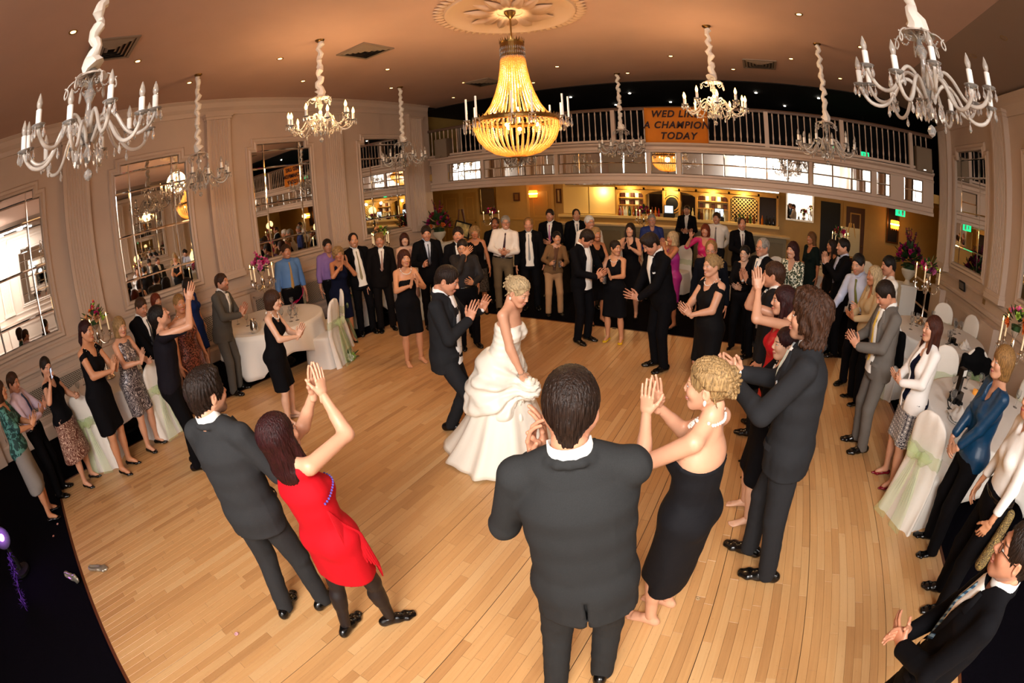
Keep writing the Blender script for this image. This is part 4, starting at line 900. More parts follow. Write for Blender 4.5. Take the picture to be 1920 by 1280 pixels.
def hair_mesh(style, lod):
    key = ('hair', style, lod)
    if key in _cache: return _cache[key]
    s = SDF(); X = (1, 0, 0); amp, fr = .0022, 90
    face = lambda c=(0, .118, -.05), r=(.072, .078, .118), k=.012: s.ell(c, r, k=k, op='s')
    def ears(z0=-.035, y0=-.03): s.boxs((0, y0+.1, z0-.1), (.14, .1, .1), k=.008); s.ell((.088, -.008, -.012), (.022, .03, .036), k=.008, op='s'); s.ell((-.088, -.008, -.012), (.022, .03, .036), k=.008, op='s')
    if style in ('short', 'tousled', 'receding', 'buzz', 'side', 'grey'):
        t = {'buzz': .004, 'tousled': .016, 'side': .013}.get(style, .009)
        s.ell((0, -.014, .032), (.078+t, .099+t, .097+t), k=0)
        if style == 'side': s.ell((.02, .045, .095), (.05, .05, .03), k=.03)
        if style == 'tousled': s.ell((0, .03, .1), (.06, .06, .035), k=.03); amp, fr = .006, 75
        s.cap((0, -.075, -.02), (0, -.066, -.075), .045, .035, .02)
        if style == 'receding': s.ell((0, .118, .04), (.058, .085, .112), k=.015, op='s'); face((0, .118, -.05), (.085, .08, .10))
        else: face((0, .126, -.040), (.080, .082, .124 if style != 'side' else .116))
        ears()
    elif style == 'bob':
        s.ell((0, -.018, .034), (.09, .11, .108), k=0); s.ecap((0, -.02, .0), (0, -.028, -.085), (.096, .095), (.098, .088), X, .03)
        s.plane((0, 0, -1), (0, 0, -.125)); face((0, .118, -.075), (.06, .085, .112), .01)
    elif style == 'bowl':
        s.ell((0, -.014, .034), (.092, .112, .108), k=0); s.ecap((0, -.025, .0), (0, -.035, -.07), (.094, .09), (.086, .078), X, .03)
        s.plane((0, 0, -1), (0, 0, -.11)); face((0, .122, -.085), (.062, .085, .108), .01)
    elif style == 'long':
        s.ell((0, -.016, .034), (.089, .108, .106), k=0); s.ecap((0, -.035, .0), (0, -.06, -.19), (.095, .085), (.105, .055), X, .03); s.ecap((0, -.06, -.19), (0, -.075, -.30), (.105, .055), (.085, .035), X, .03)
        for e in (1, -1): s.cap((e*.075, .02, -.02), (e*.085, .035, -.20), .022, .02, .02)
        face((0, .122, -.055), (.060, .09, .130), .01); s.boxs((0, .09, -.2), (.052, .085, .09), k=.01)
    elif style == 'mid':
        s.ell((0, -.016, .034), (.09, .11, .108), k=0); s.ecap((0, -.03, .0), (0, -.045, -.135), (.098, .09), (.11, .07), X, .03); amp, fr = .006, 60
        face((0, .124, -.05), (.063, .085, .124), .01); s.boxs((0, .09, -.19), (.06, .085, .09), k=.01)
    elif style == 'wavy':
        s.ell((0, -.012, .04), (.094, .112, .108), k=0); s.ecap((0, -.03, .0), (0, -.055, -.10), (.1, .085), (.108, .06), X, .03); s.ell((0, .02, .115), (.07, .07, .032), k=.03); amp, fr = .010, 55
        for e in (1, -1): s.cap((e*.07, .04, .06), (e*.088, .03, -.05), .024, .02, .02); s.ell((e*.1, -.02, -.11), (.025, .04, .02), k=.02)
        face((0, .124, -.05), (.060, .075, .11), .01); s.boxs((0, .085, -.14), (.07, .08, .09), k=.01)
    elif style in ('updo', 'bun', 'pony'):
        s.ell((0, -.016, .034), (.085, .106, .104), k=0); face((0, .124, -.040), (.077, .078, .124)); ears(-.03, -.03); s.boxs((0, -.05, -.12), (.14, .14, .06), k=.01)
        r = np.random.default_rng(5)
        if style == 'updo':
            amp, fr = .0012, 110
            for i in range(27):                                     # strands combed back from the hairline to the bun
                t = R(-118+236*i/26); st = np.array([.084*math.sin(t), -.012+.092*math.cos(t), .030+.062*max(0, math.cos(t))**.7+r.uniform(-.006, .006)]); en = np.array([.03*math.sin(t), -.105, .035+.03*math.cos(t)]); P = []
                for u in np.linspace(0, 1, 9):
                    q = st+(en-st)*u; d = q-np.array([0, -.014, .032]); n_ = math.sqrt((d[0]/.084)**2+(d[1]/.106)**2+(d[2]/.103)**2); P.append(np.array([0, -.014, .032])+d/n_*(1.0+.035*math.sin(math.pi*u)))
                for p0, p1 in zip(P[:-1], P[1:]): s.cap(p0, p1, .0085, .0085, .0035)
            s.ell((0, -.105, .035), (.050, .035, .052), k=.012)
            for i in range(13):                                     # pinned curls
                a = i*2.4; q = .014+.040*(i/13)**.6; c = np.array([q*math.cos(a), -.135+q*.45, .035+q*math.sin(a)*1.15]); ax = unit(np.array([math.cos(a+1.2), -.35, math.sin(a+1.2)])); e1 = unit(np.cross(ax, [.3, 1, .2])); e2 = np.cross(ax, e1); P = [c+ax*(t-.5)*.04+(e1*math.cos(t*8)+e2*math.sin(t*8))*.017 for t in np.linspace(0, 1, 10)]
                for p0, p1 in zip(P[:-1], P[1:]): s.cap(p0, p1, .0085, .0085, .002)
            for e in (1, -1): s.cap((e*.074, -.05, -.02), (e*.070, -.075, -.07), .006, .003, .004)
        elif style == 'bun': s.ell((0, -.115, -.005), (.045, .035, .045), k=.01)
        else: s.cap((0, -.11, .01), (0, -.13, -.1), .03, .035, .01); s.cap((0, -.13, -.1), (0, -.11, -.22), .035, .012, .01)
    elif style == 'curly':
        s.ell((0, -.02, .036), (.09, .108, .106), k=0); r = np.random.default_rng(3)
        for i in range(70):
            d = unit(r.normal(size=3)); 
            if d[2] < -.55: continue
            s.ell(np.array([0, -.022, .02])+d*np.array([.093, .108, .105]), (.024,)*3, k=.008)
        for e in (1, -1):
            for zz in (-.02, -.055): s.ell((e*.082, -.03, zz), (.025,)*3, k=.01)
        face((0, .13, -.06), (.062, .085, .11)); amp, fr = .004, 120
    V, Q = s.mesh({0: .006, 1: .010, 2: .0145}[lod])
    g = s.grad(V); g /= np.linalg.norm(g, axis=1)[:, None]+1e-9
    a = np.arctan2(V[:, 0], V[:, 1]+.02); st = np.sin(a*fr*.35+4*np.sin(V[:, 2]*25+a*2)+V[:, 2]*20)*.6+np.sin(a*fr*.8+V[:, 2]*35+3*np.sin(V[:, 1]*40))*.4
    V = V+g*(amp*(st+smooth_noise(V, 45, 2)*.8))[:, None]
    _cache[key] = (V, Q); return V, Q
# ---------------------------------------------------------------- people: materials
def skin_mat():
    m = bpy.data.materials.new('skin'); m.use_nodes = True; nt = m.node_tree; N = nt.nodes; L = nt.links; b = N['Principled BSDF']
    def attr(n, t='OBJECT'): a = N.new('ShaderNodeAttribute'); a.attribute_type = t; a.attribute_name = n; return a
    hp = attr('hp', 'GEOMETRY'); sp = N.new('ShaderNodeSeparateXYZ'); L.new(hp.outputs['Vector'], sp.inputs[0])
    def M(op, a, b_=None, c=None, clamp=False):
        n = N.new('ShaderNodeMath'); n.operation = op; n.use_clamp = clamp
        for i, v in enumerate((a, b_, c)):
            if v is None: continue
            if isinstance(v, (int, float)): n.inputs[i].default_value = v
            else: L.new(v, n.inputs[i])
        return n.outputs[0]
    X, Y, Z = sp.outputs; AX = M('ABSOLUTE', X); front = M('GREATER_THAN', Y, .06)
    def ellipse(cx, cz, rx, rz, soft=.25, x=None):
        u = M('DIVIDE', M('SUBTRACT', AX if x is None else x, cx), rx); v = M('DIVIDE', M('SUBTRACT', Z, cz), rz)
        d = M('SQRT', M('ADD', M('MULTIPLY', u, u), M('MULTIPLY', v, v)))
        return M('MULTIPLY', front, M('DIVIDE', M('SUBTRACT', 1+soft, d), 2*soft, clamp=True))
    def mix(a, c, f):
        n = N.new('ShaderNodeMix'); n.data_type = 'RGBA'
        if isinstance(f, (int, float)): n.inputs[0].default_value = f
        else: L.new(f, n.inputs[0])
        for i, v in ((6, a), (7, c)):
            if isinstance(v, tuple): n.inputs[i].default_value = (*v, 1)
            else: L.new(v, n.inputs[i])
        return n.outputs[2]
    skin = attr('skin').outputs['Color']; brow = attr('brow').outputs['Color']; lip = attr('lip').outputs['Color']; stub = attr('stub').outputs['Fac']
    nz = N.new('ShaderNodeTexNoise'); nz.inputs['Scale'].default_value = 22; tc = N.new('ShaderNodeTexCoord'); L.new(tc.outputs['Object'], nz.inputs['Vector'])
    red = mix(skin, lin('B4503C'), .28)
    c = mix(skin, red, M('MULTIPLY', nz.outputs['Fac'], .38))
    c = mix(c, red, M('MULTIPLY', ellipse(.042, -.03, .026, .022, .5), .75))
    # stubble or beard over jaw and lip
    jaw = M('MULTIPLY', M('DIVIDE', M('SUBTRACT', M('SUBTRACT', M('MULTIPLY', Y, .25), .062), Z), .02, clamp=True), M('GREATER_THAN', Z, -.118))
    jaw = M('MULTIPLY', jaw, M('GREATER_THAN', Y, -.02)); must = ellipse(0, -.05, .032, .009, .4)
    c = mix(c, brow, M('MULTIPLY', M('MAXIMUM', jaw, must), stub))
    smile = attr('smile').outputs['Fac']; Z0 = Z; Z = M('SUBTRACT', Z, M('MULTIPLY', M('MULTIPLY', X, X), M('MULTIPLY', smile, 11)))
    c = mix(c, lip, ellipse(0, -.0670, .0245, .0100, .22, X))
    c = mix(c, lin('4A1A14'), M('MULTIPLY', ellipse(0, -.0672, .0225, .0018, .5, X), .85))
    c = mix(c, lin('EADFD2'), M('MULTIPLY', ellipse(0, -.0668, .0185, .0036, .2, X), M('GREATER_THAN', smile, .5))); Z = Z0
    c = mix(c, lin('5A2418'), M('MULTIPLY', ellipse(.010, -.0385, .0055, .0035, .4), .8))
    ang = M('SUBTRACT', Z, M('MULTIPLY', AX, .09))
    u = M('DIVIDE', M('SUBTRACT', AX, .033), .020); v = M('DIVIDE', M('SUBTRACT', ang, .0235), .0038)
    c = mix(c, brow, M('MULTIPLY', M('MULTIPLY', front, M('DIVIDE', M('SUBTRACT', 1.3, M('SQRT', M('ADD', M('MULTIPLY', u, u), M('MULTIPLY', v, v)))), .6, clamp=True)), .85))
    c = mix(c, lin('2A1810'), ellipse(.031, .0036, .0160, .0062, .18))
    eye = ellipse(.031, .0028, .0140, .0046, .15)
    c = mix(c, lin('E8E0D8'), eye); c = mix(c, lin('3A2A20'), M('MULTIPLY', eye, ellipse(.031, .0034, .0056, .0056, .15)))
    L.new(c, b.inputs['Base Color']); b.inputs['Roughness'].default_value = .42; b.inputs['Specular IOR Level'].default_value = .45
    try: b.inputs['Subsurface Weight'].default_value = 0
    except Exception: pass
    return m
M_skin = skin_mat()
def cloth(c, rough=.85, kind='wool', sheen=0):
    n = '%s_%s' % (kind, c)
    if kind == 'satin': return mat(n, c, .42, bump=.45, bscale=9, spec=.35)
    if kind == 'jersey': return mat(n, c, .8, noise=.06, nscale=300, bump=.35, bscale=14, spec=.2)
    if kind == 'shirt': return mat(n, c, .75, bump=.35, bscale=16)
    if kind == 'silk': return mat(n, c, .4, bump=.5, bscale=14, spec=.5)
    return mat(n, c, rough, noise=.12, nscale=350, bump=.35, bscale=11, spec=.12)
def pattern(name, base, fg, kind, scale):
    if name in _mats: return _mats[name]
    m = bpy.data.materials.new(name); m.use_nodes = True; nt = m.node_tree; N = nt.nodes; L = nt.links; b = N['Principled BSDF']
    tc = N.new('ShaderNodeTexCoord'); r = N.new('ShaderNodeValToRGB'); r.color_ramp.interpolation = 'CONSTANT'; e = r.color_ramp.elements
    e[0].color = (*lin(base), 1); e[1].color = (*lin(fg), 1)
    if kind == 'swirl':
        v = N.new('ShaderNodeTexNoise'); v.inputs['Scale'].default_value = scale; v.inputs['Detail'].default_value = 1; v.inputs['Distortion'].default_value = 1.5; L.new(tc.outputs['Object'], v.inputs['Vector'])
        w_ = N.new('ShaderNodeMath'); w_.operation = 'PINGPONG'; w_.inputs[1].default_value = .06; L.new(v.outputs['Fac'], w_.inputs[0]); L.new(w_.outputs[0], r.inputs[0]); e[1].position = .042
    elif kind == 'ring':
        v = N.new('ShaderNodeTexVoronoi'); v.inputs['Scale'].default_value = scale; v.inputs['Randomness'].default_value = .15; L.new(tc.outputs['Object'], v.inputs['Vector']); L.new(v.outputs['Distance'], r.inputs[0])
        e[1].position = .18; k = r.color_ramp.elements.new(.34); k.color = (*lin(base), 1); k = r.color_ramp.elements.new(.48); k.color = (*lin(fg), 1); k = r.color_ramp.elements.new(.56); k.color = (*lin(base), 1); e[0].color = (*lin(fg), 1); e[1].color = (*lin(base), 1) if 0 else e[1].color
    elif kind == 'stripe':
        w_ = N.new('ShaderNodeTexWave'); w_.inputs['Scale'].default_value = scale; w_.inputs['Distortion'].default_value = 0; mp = N.new('ShaderNodeMapping'); mp.inputs['Rotation'].default_value = (0, R(42), 0); L.new(tc.outputs['Object'], mp.inputs[0]); L.new(mp.outputs[0], w_.inputs['Vector']); L.new(w_.outputs['Fac'], r.inputs[0]); e[1].position = .55
    else:
        v = N.new('ShaderNodeTexNoise'); v.inputs['Scale'].default_value = scale; v.inputs['Detail'].default_value = 2; v.inputs['Distortion'].default_value = .6; L.new(tc.outputs['Object'], v.inputs['Vector']); L.new(v.outputs['Fac'], r.inputs[0]); e[1].position = .52
    L.new(r.outputs[0], b.inputs['Base Color']); b.inputs['Roughness'].default_value = .35 if 'sequin' in name else .7
    if 'sequin' in name: b.inputs['Metallic'].default_value = .3
    _mats[name] = m; return m
def hair_mat(c): return mat('hair_'+c, c, .48, noise=.6, nscale=1, stretch=(150, 150, 16), bump=.8, bscale=1.0, spec=.28)
M_leather = mat('black_leather', '0A0908', .18, spec=.6); M_pearl = mat('pearl', 'F0E8DC', .2, spec=.8)
HAIR = {'black': '140E0C', 'dark': '22150E', 'brown': '3A2214', 'auburn': '401C10', 'red': '6A2A14', 'ltbrown': '6E4A2A', 'blond': '94754C', 'ltblond': 'B39A74', 'grey': '8E8880', 'white': 'D8D4CC', 'darkred': '2C0E0E', 'sandy': '8A6438'}
SKIN = {'fair': 'D6A080', 'pale': 'DEB092', 'tan': 'BC7E58', 'ruddy': 'CA8E6E', 'deep': '986040', 'warm': 'CC926C'}
# ---------------------------------------------------------------- people: body and clothes
RX = lambda K: K['T'][:, 0]
def rings(s, K, tab, infl=0, k=.025, g=None):
    g = K['g'] if g is None else g; S = K['S']
    for (z0, w0, d0), (z1, w1, d1) in zip(tab[:-1], tab[1:]):
        s.ecap(K['pt'](0, 0, z0), K['pt'](0, 0, z1), ((w0*g+infl)*S, (d0*(1+(g-1)*1.5)+infl)*S), ((w1*g+infl)*S, (d1*(1+(g-1)*1.5)+infl)*S), RX(K), k)
def armp(s, K, i, r, frac=1.0, k=.02, start=0):
    sh, el, wr = K['sh'+i], K['el'+i], K['wr'+i]; S = K['S']
    s.cap(sh, el, r[0]*S, r[1]*S, k)
    if frac > 0: s.cap(el, el+(wr-el)*frac, r[1]*S, (r[1]+(r[2]-r[1])*frac)*S, k)
def body_sdf(K, bare_foot, barelegs, slim=0, armslim=0):
    s = SDF(); S = K['S']; m = K['sex'] == 'm'; g = K['g']; pt = K['pt']; q = slim; aq = armslim
    rings(s, K, RINGS[K['sex']], -q, .03)
    for e, i in ((1, 'R'), (-1, 'L')):
        sh = K['sh'+i]; nb = pt(e*.03, -.015, 1.485)
        s.cap(nb, sh+(nb-sh)*.15, .042*S, (.048 if m else .040)*S, .03)
        armp(s, K, i, (.054-aq, .043-aq, .029-aq*.3) if m else (.044*g-aq, .037*g-aq, .0245), .97, .02)
        el, wr = K['el'+i], K['wr'+i]; s.cap(el+(wr-el)*.12, el+(wr-el)*.45, ((.040 if m else .034)-aq)*S, ((.036 if m else .030)-aq)*S, .02)
        hip, kn, an = K['hip'+i], K['kn'+i], K['an'+i]
        s.cap(hip, kn, ((.088 if m else .090)-q)*S*min(g, 1.12), ((.056 if m else .052)-q)*S, .03); s.cap(kn, an, (.052-q)*S, .035*S, .02)
        fw = np.array([-math.sin(K['fy'+i]), math.cos(K['fy'+i]), 0]); cm = kn+(an-kn)*.30-fw*.016*S
        s.cap(cm, kn+(an-kn)*.5-fw*.008*S, (.050-q)*S, (.043-q)*S, .03)
        if barelegs and not bare_foot: s.cap(an, an+fw*.10*S+np.array([0, 0, -(an[2]-.03)]), .033*S, .026*S, .02)
        if q < .01: s.ell(pt(e*.07, -.06, .93), (.085*S, .08*S, .085*S), K['T'], .03)
        if not m: s.ell(pt(e*.066, .075, 1.255), ((.058-q)*S*g, (.055-q)*S*g, (.058-q)*S*g), K['T'], .03)
    hd = K['skull']; s.cap(pt(0, -.02, 1.45), K['skull']+K['Hm']@np.array([0, -.025, .01]), (.060 if m else .050)*S, (.054 if m else .045)*S, .03)
    return s
def add_parts(V0, Q0, parts):
    V, Q, hp = [V0], [Q0], [np.tile([0, -9., 0], (len(V0), 1))]; n = len(V0)
    for Vl, Ql, M, o, sc, h in parts:
        V.append((Vl*sc)@M.T+o); Q.append(Ql+n if np.linalg.det(M) > 0 else (Ql+n)[:, ::-1]); hp.append(Vl if h else np.tile([0, -9., 0], (len(Vl), 1))); n += len(Vl)
    return np.concatenate(V), np.concatenate(Q), np.concatenate(hp)
def drape(K, F, xz, off, d0=.45, back=False, yaw=0):
    """project torso-plane points (x, z canonical) onto a cloth field from the front (or the back)"""
    dr = K['T']@np.array([math.sin(yaw), math.cos(yaw), 0])*(-1 if back else 1); P = np.array([K['pt'](x, 0, z) for x, z in xz])+dr*d0
    for _ in range(26): d = F.eval(P); P = P-dr*np.clip(d-off, -.03, .08)[:, None]*.85
    return P
def patch(name, K, F, rows, m, parent, off=.004, cols=5, back=False, edge=True):
    """rows: [(z, x_left, x_right)]"""
    xz = []; n = cols+1; off = off+.0055+.0025*K.get('lod', 0)
    for z, a, b in rows: xz += [(a+(b-a)*i/cols, z) for i in range(n)]
    P = drape(K, F, xz, off, back=back); nr = len(rows)
    if edge:
        g = F.grad(P); g /= np.linalg.norm(g, axis=1)[:, None]+1e-9
        for r in range(nr):
            for c in (0, cols): P[r*n+c] -= g[r*n+c]*(off+.003)
    Q = [(r*n+i, r*n+i+1, (r+1)*n+i+1, (r+1)*n+i) for r in range(nr-1) for i in range(cols)]
    if rows[0][0] > rows[-1][0]: Q = [q[::-1] for q in Q]
    if back: Q = [q[::-1] for q in Q]
    return mesh_np(name, P, np.array(Q), m, parent)
def wrinkle(F, V, amp, f, seed):
    g = F.grad(V); g /= np.linalg.norm(g, axis=1)[:, None]+1e-9
    a = smooth_noise(V, f, seed); b = 1-2*np.abs(smooth_noise(V*np.array([1, 1, .6]), f*.7, seed+3)); return V+g*(amp*(.6*a+.55*b*b*b-.1))[:, None]
def finish(name, F, h, m, parent, amp=.003, f=28, seed=0):
    V, Q = F.mesh(h)
    if amp: V = wrinkle(F, V, amp, f, seed)
    return mesh_np(name, V, Q, m, parent)
def trousers(K, m, parent, h, loose=1.0, waist=1.02):
    s = SDF(); S = K['S']; g = K['g']; pt = K['pt']; f = K['sex'] == 'f'
    rings(s, K, [(.90, .172, .122), (.97, .172, .122), (waist, .155 if not f else .14, .11)], .006, .03)
    for i in 'RL':
        hip, kn, an = K['hip'+i], K['kn'+i], K['an'+i]
        s.cap(hip, kn, .094*S*loose*min(g, 1.15), .070*S*loose, .035); s.cap(kn, an+np.array([0, 0, -.03]), .069*S*loose, .060*S*loose, .02)
    s.plane((0, 0, -1), (0, 0, .035)); up = K['T'][:, 2]; s.plane(up, pt(0, 0, waist+.01))
    return finish('trousers', s, h*1.25, m, parent, .004, 30, 3)
def jacket_sdf(K, hem=.80, fit=0, sleeve=.93, arms=True, cut=True, neck=True):
    s = SDF(); S = K['S']; pt = K['pt']; f = K['sex'] == 'f'
    tab = [(hem-.03, .190, .140), (.93, .190, .142), (1.08, .172, .128), (1.20, .178, .130), (1.32, .186, .132), (1.42, .150, .098)] if not f else [(hem-.03, .195, .135), (.95, .190, .135), (1.09, .150, .112), (1.20, .150, .115), (1.30, .158, .125), (1.40, .130, .085)]
    rings(s, K, tab, fit, .03)
    for e, i in ((1, 'R'), (-1, 'L')):
        sh = K['sh'+i] if arms else pt(e*K['sw'], -.012, 1.425); s.cap(pt(e*.06, -.018, 1.475), sh+np.array([0, 0, .004]), .050*S, (.054 if not f else .050)*S, .03)
        if arms: armp(s, K, i, (.063, .056, .045) if not f else (.056, .048, .038), sleeve, .02)
        if f: s.ell(pt(e*.066, .08, 1.255), (.066*S,)*3, K['T'], .03)
    a = [pt(.075*math.cos(t), -.018+.07*math.sin(t), 1.492+.012*abs(math.sin(t))) for t in np.linspace(R(160), R(380), 9)]
    for q0, q1 in zip(a[:-1], a[1:]): s.cap(q0, q1, .017*S, .017*S, .008)
    if cut: s.plane(-K['T'][:, 2], pt(0, 0, hem))
    if neck: s.ell(pt(0, .075, 1.50), (.050*S, .085*S, .055*S), K['T'], .01, 's')
    return s
def shoes(K, kind, m, parent, lod, names=('shoe', 'shoe')):
    V, Q = shoe_mesh(kind, lod); S = K['S']*(1.0 if K['sex'] == 'm' else .96)
    for i in 'RL':
        M = rotz(K['fy'+i]); an = K['an'+i]; lift = K['fl'+i]
        if lift > 0: M = M @ rotx(-min(1.0, lift*5.5)); off = np.array([0, 0, 0.0])
        o = np.array([an[0], an[1], lift]) 
        if lift > 0: o = an-M@np.array([0, 0, .085*S])
        W = V.copy(); 
        if i == 'L': W[:, 0] *= -1
        Qq = Q if i == 'R' else Q[:, ::-1]
        mesh_np('shoe', (W*S)@M.T+o, Qq, m, parent)
def collar(K, m, parent, F, h=.036, fold=True):
    S = K['S']; a = K['pt'](0, -.018, 1.495); u = unit(K['skull']+K['Hm']@np.array([0, -.02, .0])-a); x = RX(K); y = unit(np.cross(u, x)); x = np.cross(y, u)
    r = (.064 if K['sex'] == 'm' else .056)*S; V = []; n = 24
    for j, (dz, rr) in enumerate(((-.012, r+.006), (.012, r+.004), (h, r-.003), (h+.002, r+.004), (.004, r+.016), (-.012, r+.014)) if fold else ((-.005, r-.004), (.012, r+.001), (h, r-.004), (h+.002, r+.002), (.014, r+.007), (.002, r+.004))):
        for i in range(n):
            t = math.tau*i/n; fr = max(0, math.sin(t)); V.append(a+u*((dz+(.016*(1-fr) if j in (2, 3) and not fold else 0))*S+(.006 if fr > .9 and j in (2, 3) else 0)*-1-.020*fr*S)+(x*math.cos(t)*rr+y*math.sin(t)*rr*1.02))
    F_ = [(j*n+i, j*n+(i+1) % n, (j+1)*n+(i+1) % n, (j+1)*n+i) for j in range(5) for i in range(n)]
    return mesh_np('collar', V, np.array(F_), m, parent)
def tie_rows(z0, z1, bow=0):
    R_ = [(z0, -.013, .013), (z0-.02, -.018, .018), (z0-.042, -.011, .011)]; n = 8
    for i in range(1, n+1): z = z0-.042+(z1-z0+.042)*i/n; w = .011+.026*(i/n); R_.append((z, -w, w))
    R_.append((z1-.035, -.003, .003)); return R_
def suit(K, p, root, h, lod, c='black', shirt='F2EEE6', tie=None, tiem=None, hem=.80, tr=None, lapel=True, vent=False, shirtm=None, button=1.11, square=False, openj=False):
    col = {'black': '0C0B0E', 'charcoal': '202022', 'grey': '58534E', 'midgrey': '6A645E', 'navy': '0E1018', 'brownblack': '120E0E'}.get(c, c); m = cloth(col); tm = cloth(tr) if tr else m
    trousers(K, tm, root, h)
    s = jacket_sdf(K, hem, (K['g']-1)*.03)
    if vent: s.boxs(K['pt'](0, -.16, hem+.06), (.006, .12, .12), K['T'])
    J = finish('jacket', s, h, m, root, .005, 20, 5); s = jacket_sdf(K, hem, (K['g']-1)*.03, arms=False, neck=False)
    sm = shirtm or cloth(shirt, kind='shirt')
    if openj:
        rows = [(z, -w, w) for z, w in ((1.487, .054), (1.47, .060), (1.42, .062), (1.3, .07), (1.15, .08), (1.02, .085), (hem+.06, .09))]
    else: rows = [(1.485, -.056, .056), (1.468, -.060, .060), (1.42, -.056, .056), (1.34, -.044, .044), (1.26, -.031, .031), (1.18, -.016, .016), (button, -.002, .002)]
    patch('shirt_front', K, s, rows, sm, root, .004, 6)
    if tie: patch('tie', K, s, tie_rows(1.452, button+.02 if not openj else 1.0), tiem or cloth(tie, kind='silk'), root, .010, 4)
    elif lod < 2: patch('button_placket', K, s, [(1.45, -.008, .008), (1.3, -.008, .008), (button+.03, -.004, .004)], sm, root, .007, 2)
    if lapel:
        lm_ = cloth(col, .7, 'lapel')
        for e in (1, -1):
            rws = [(1.475, .060, .080), (1.43, .058, .100), (1.385, .051, .118), (1.375, .050, .092), (1.32, .041, .090), (1.24, .028, .065), (1.16, .012, .034), (button, .001, .006)] if not openj else [(1.475, .060, .080), (1.43, .062, .104), (1.385, .065, .124), (1.375, .065, .108), (1.30, .070, .112), (1.20, .076, .108), (1.10, .081, .098), (1.04, .084, .090)]
            patch('lapel', K, s, [(z, e*min(a, b), e*max(a, b)) for z, a, b in rws] if e > 0 else [(z, -max(a, b), -min(a, b)) for z, a, b in rws], lm_, root, .010, 3)
    if lod < 2:
        q = MB(); P = drape(K, s, [(.0, button-.02), (.0, button-.10)], .003)
        for P_ in P: MB().sphere(tuple(P_), .009, 6, 4).build('jacket_button', M_black, root, True)
        for e in (1, -1): patch('pocket_flap', K, s, [(.985, e*.10-.055*(1 if e > 0 else 1), e*.10+.055), (.95, e*.10-.055, e*.10+.055)], cloth(col, .7, 'lapel'), root, .008, 4)
    if square: patch('pocket_square', K, s, [(1.315, -.125, -.075), (1.295, -.125, -.075)], cloth('F4F2EE', kind='shirt'), root, .009, 3)
    for i in 'RL':
        el, wr = K['el'+i], K['wr'+i]; d = unit(wr-el); q = SDF(); q.cap(wr-d*.05*K['S'], wr-d*.004, .036*K['S'], .035*K['S'], 0); V, Q = q.mesh(.016 if lod else .010, 1); mesh_np('shirt_cuff', V, Q, sm, root)
    collar(K, sm, root, s, .040, False); return s
def shirt(K, p, root, h, lod, c='F2EEE6', tr='121114', tie=None, tiem=None, sleeve=.95, m=None, belt=True, open_=False, untuck=False, col=True):
    m = m or cloth(c, kind='shirt'); trousers(K, cloth(tr), root, h, waist=1.03)
    s = SDF(); S = K['S']; pt = K['pt']; f = K['sex'] == 'f'; lo = .98 if not untuck else .85
    tab = [(lo-.03, .176, .124), (1.09, .166, .122), (1.21, .172, .126), (1.32, .180, .126), (1.415, .150, .094)] if not f else [(lo-.03, .18, .12), (1.09, .14, .105), (1.2, .142, .108), (1.3, .150, .112), (1.4, .125, .08)]
    rings(s, K, tab, .0, .03)
    for e, i in ((1, 'R'), (-1, 'L')):
        sh = K['sh'+i]; s.cap(pt(e*.05, -.016, 1.475), sh, .046*S, (.056 if not f else .05)*S, .03); armp(s, K, i, (.066, .056, .041) if not f else (.054, .046, .036), sleeve, .02)
        if f: s.ell(pt(e*.066, .078, 1.255), (.062*S,)*3, K['T'], .03)
    s.plane(-K['T'][:, 2], pt(0, 0, lo)); s.ell(pt(0, .07, 1.505 if tie else 1.49), (.048*S, .08*S, (.045 if tie else .085)*S), K['T'], .01, 's')
    finish('shirt', s, h, m, root, .006, 26, 7)
    s = SDF(); rings(s, K, tab, .0, .03)
    if tie: patch('tie', K, s, tie_rows(1.452, 1.03), tiem or cloth(tie, kind='silk'), root, .007, 4)
    if col and tie: collar(K, m, root, s)
    if belt and not untuck:
        q = SDF(); rings(q, K, [(.98, .180, .127), (1.04, .178, .126)], .004, 0); q.plane(K['T'][:, 2], pt(0, 0, 1.022)); q.plane(-K['T'][:, 2], pt(0, 0, .988)); V, Q = q.mesh(h*.9); mesh_np('belt', V, Q, M_leather, root)
    return s
def skirt_prims(s, K, hem, flare, infl=.014, z_top=1.06, k=.03):
    S = K['S']; f0 = (K['anR']+K['anL'])/2; lo = np.array([K['p0'][0]*.5+f0[0]*.5, K['p0'][1]*.5+f0[1]*.5, hem*S])
    sprd = abs(K['knR'][0]-K['knL'][0])*.5; g = K['g']
    s.ecap(K['pt'](0, 0, .95), lo, ((.176*g+infl)*S, (.122*g+infl)*S), ((.150+flare)*S+sprd*.3, (.105+flare)*S), RX(K), k)
    for i in 'RL': s.cap(K['hip'+i], K['hip'+i]+(K['kn'+i]-K['hip'+i])*min(1, (.92-hem)/.43), .096*S*g, (.075+flare*.3)*S, k)
    s.plane((0, 0, -1), (0, 0, hem*S))
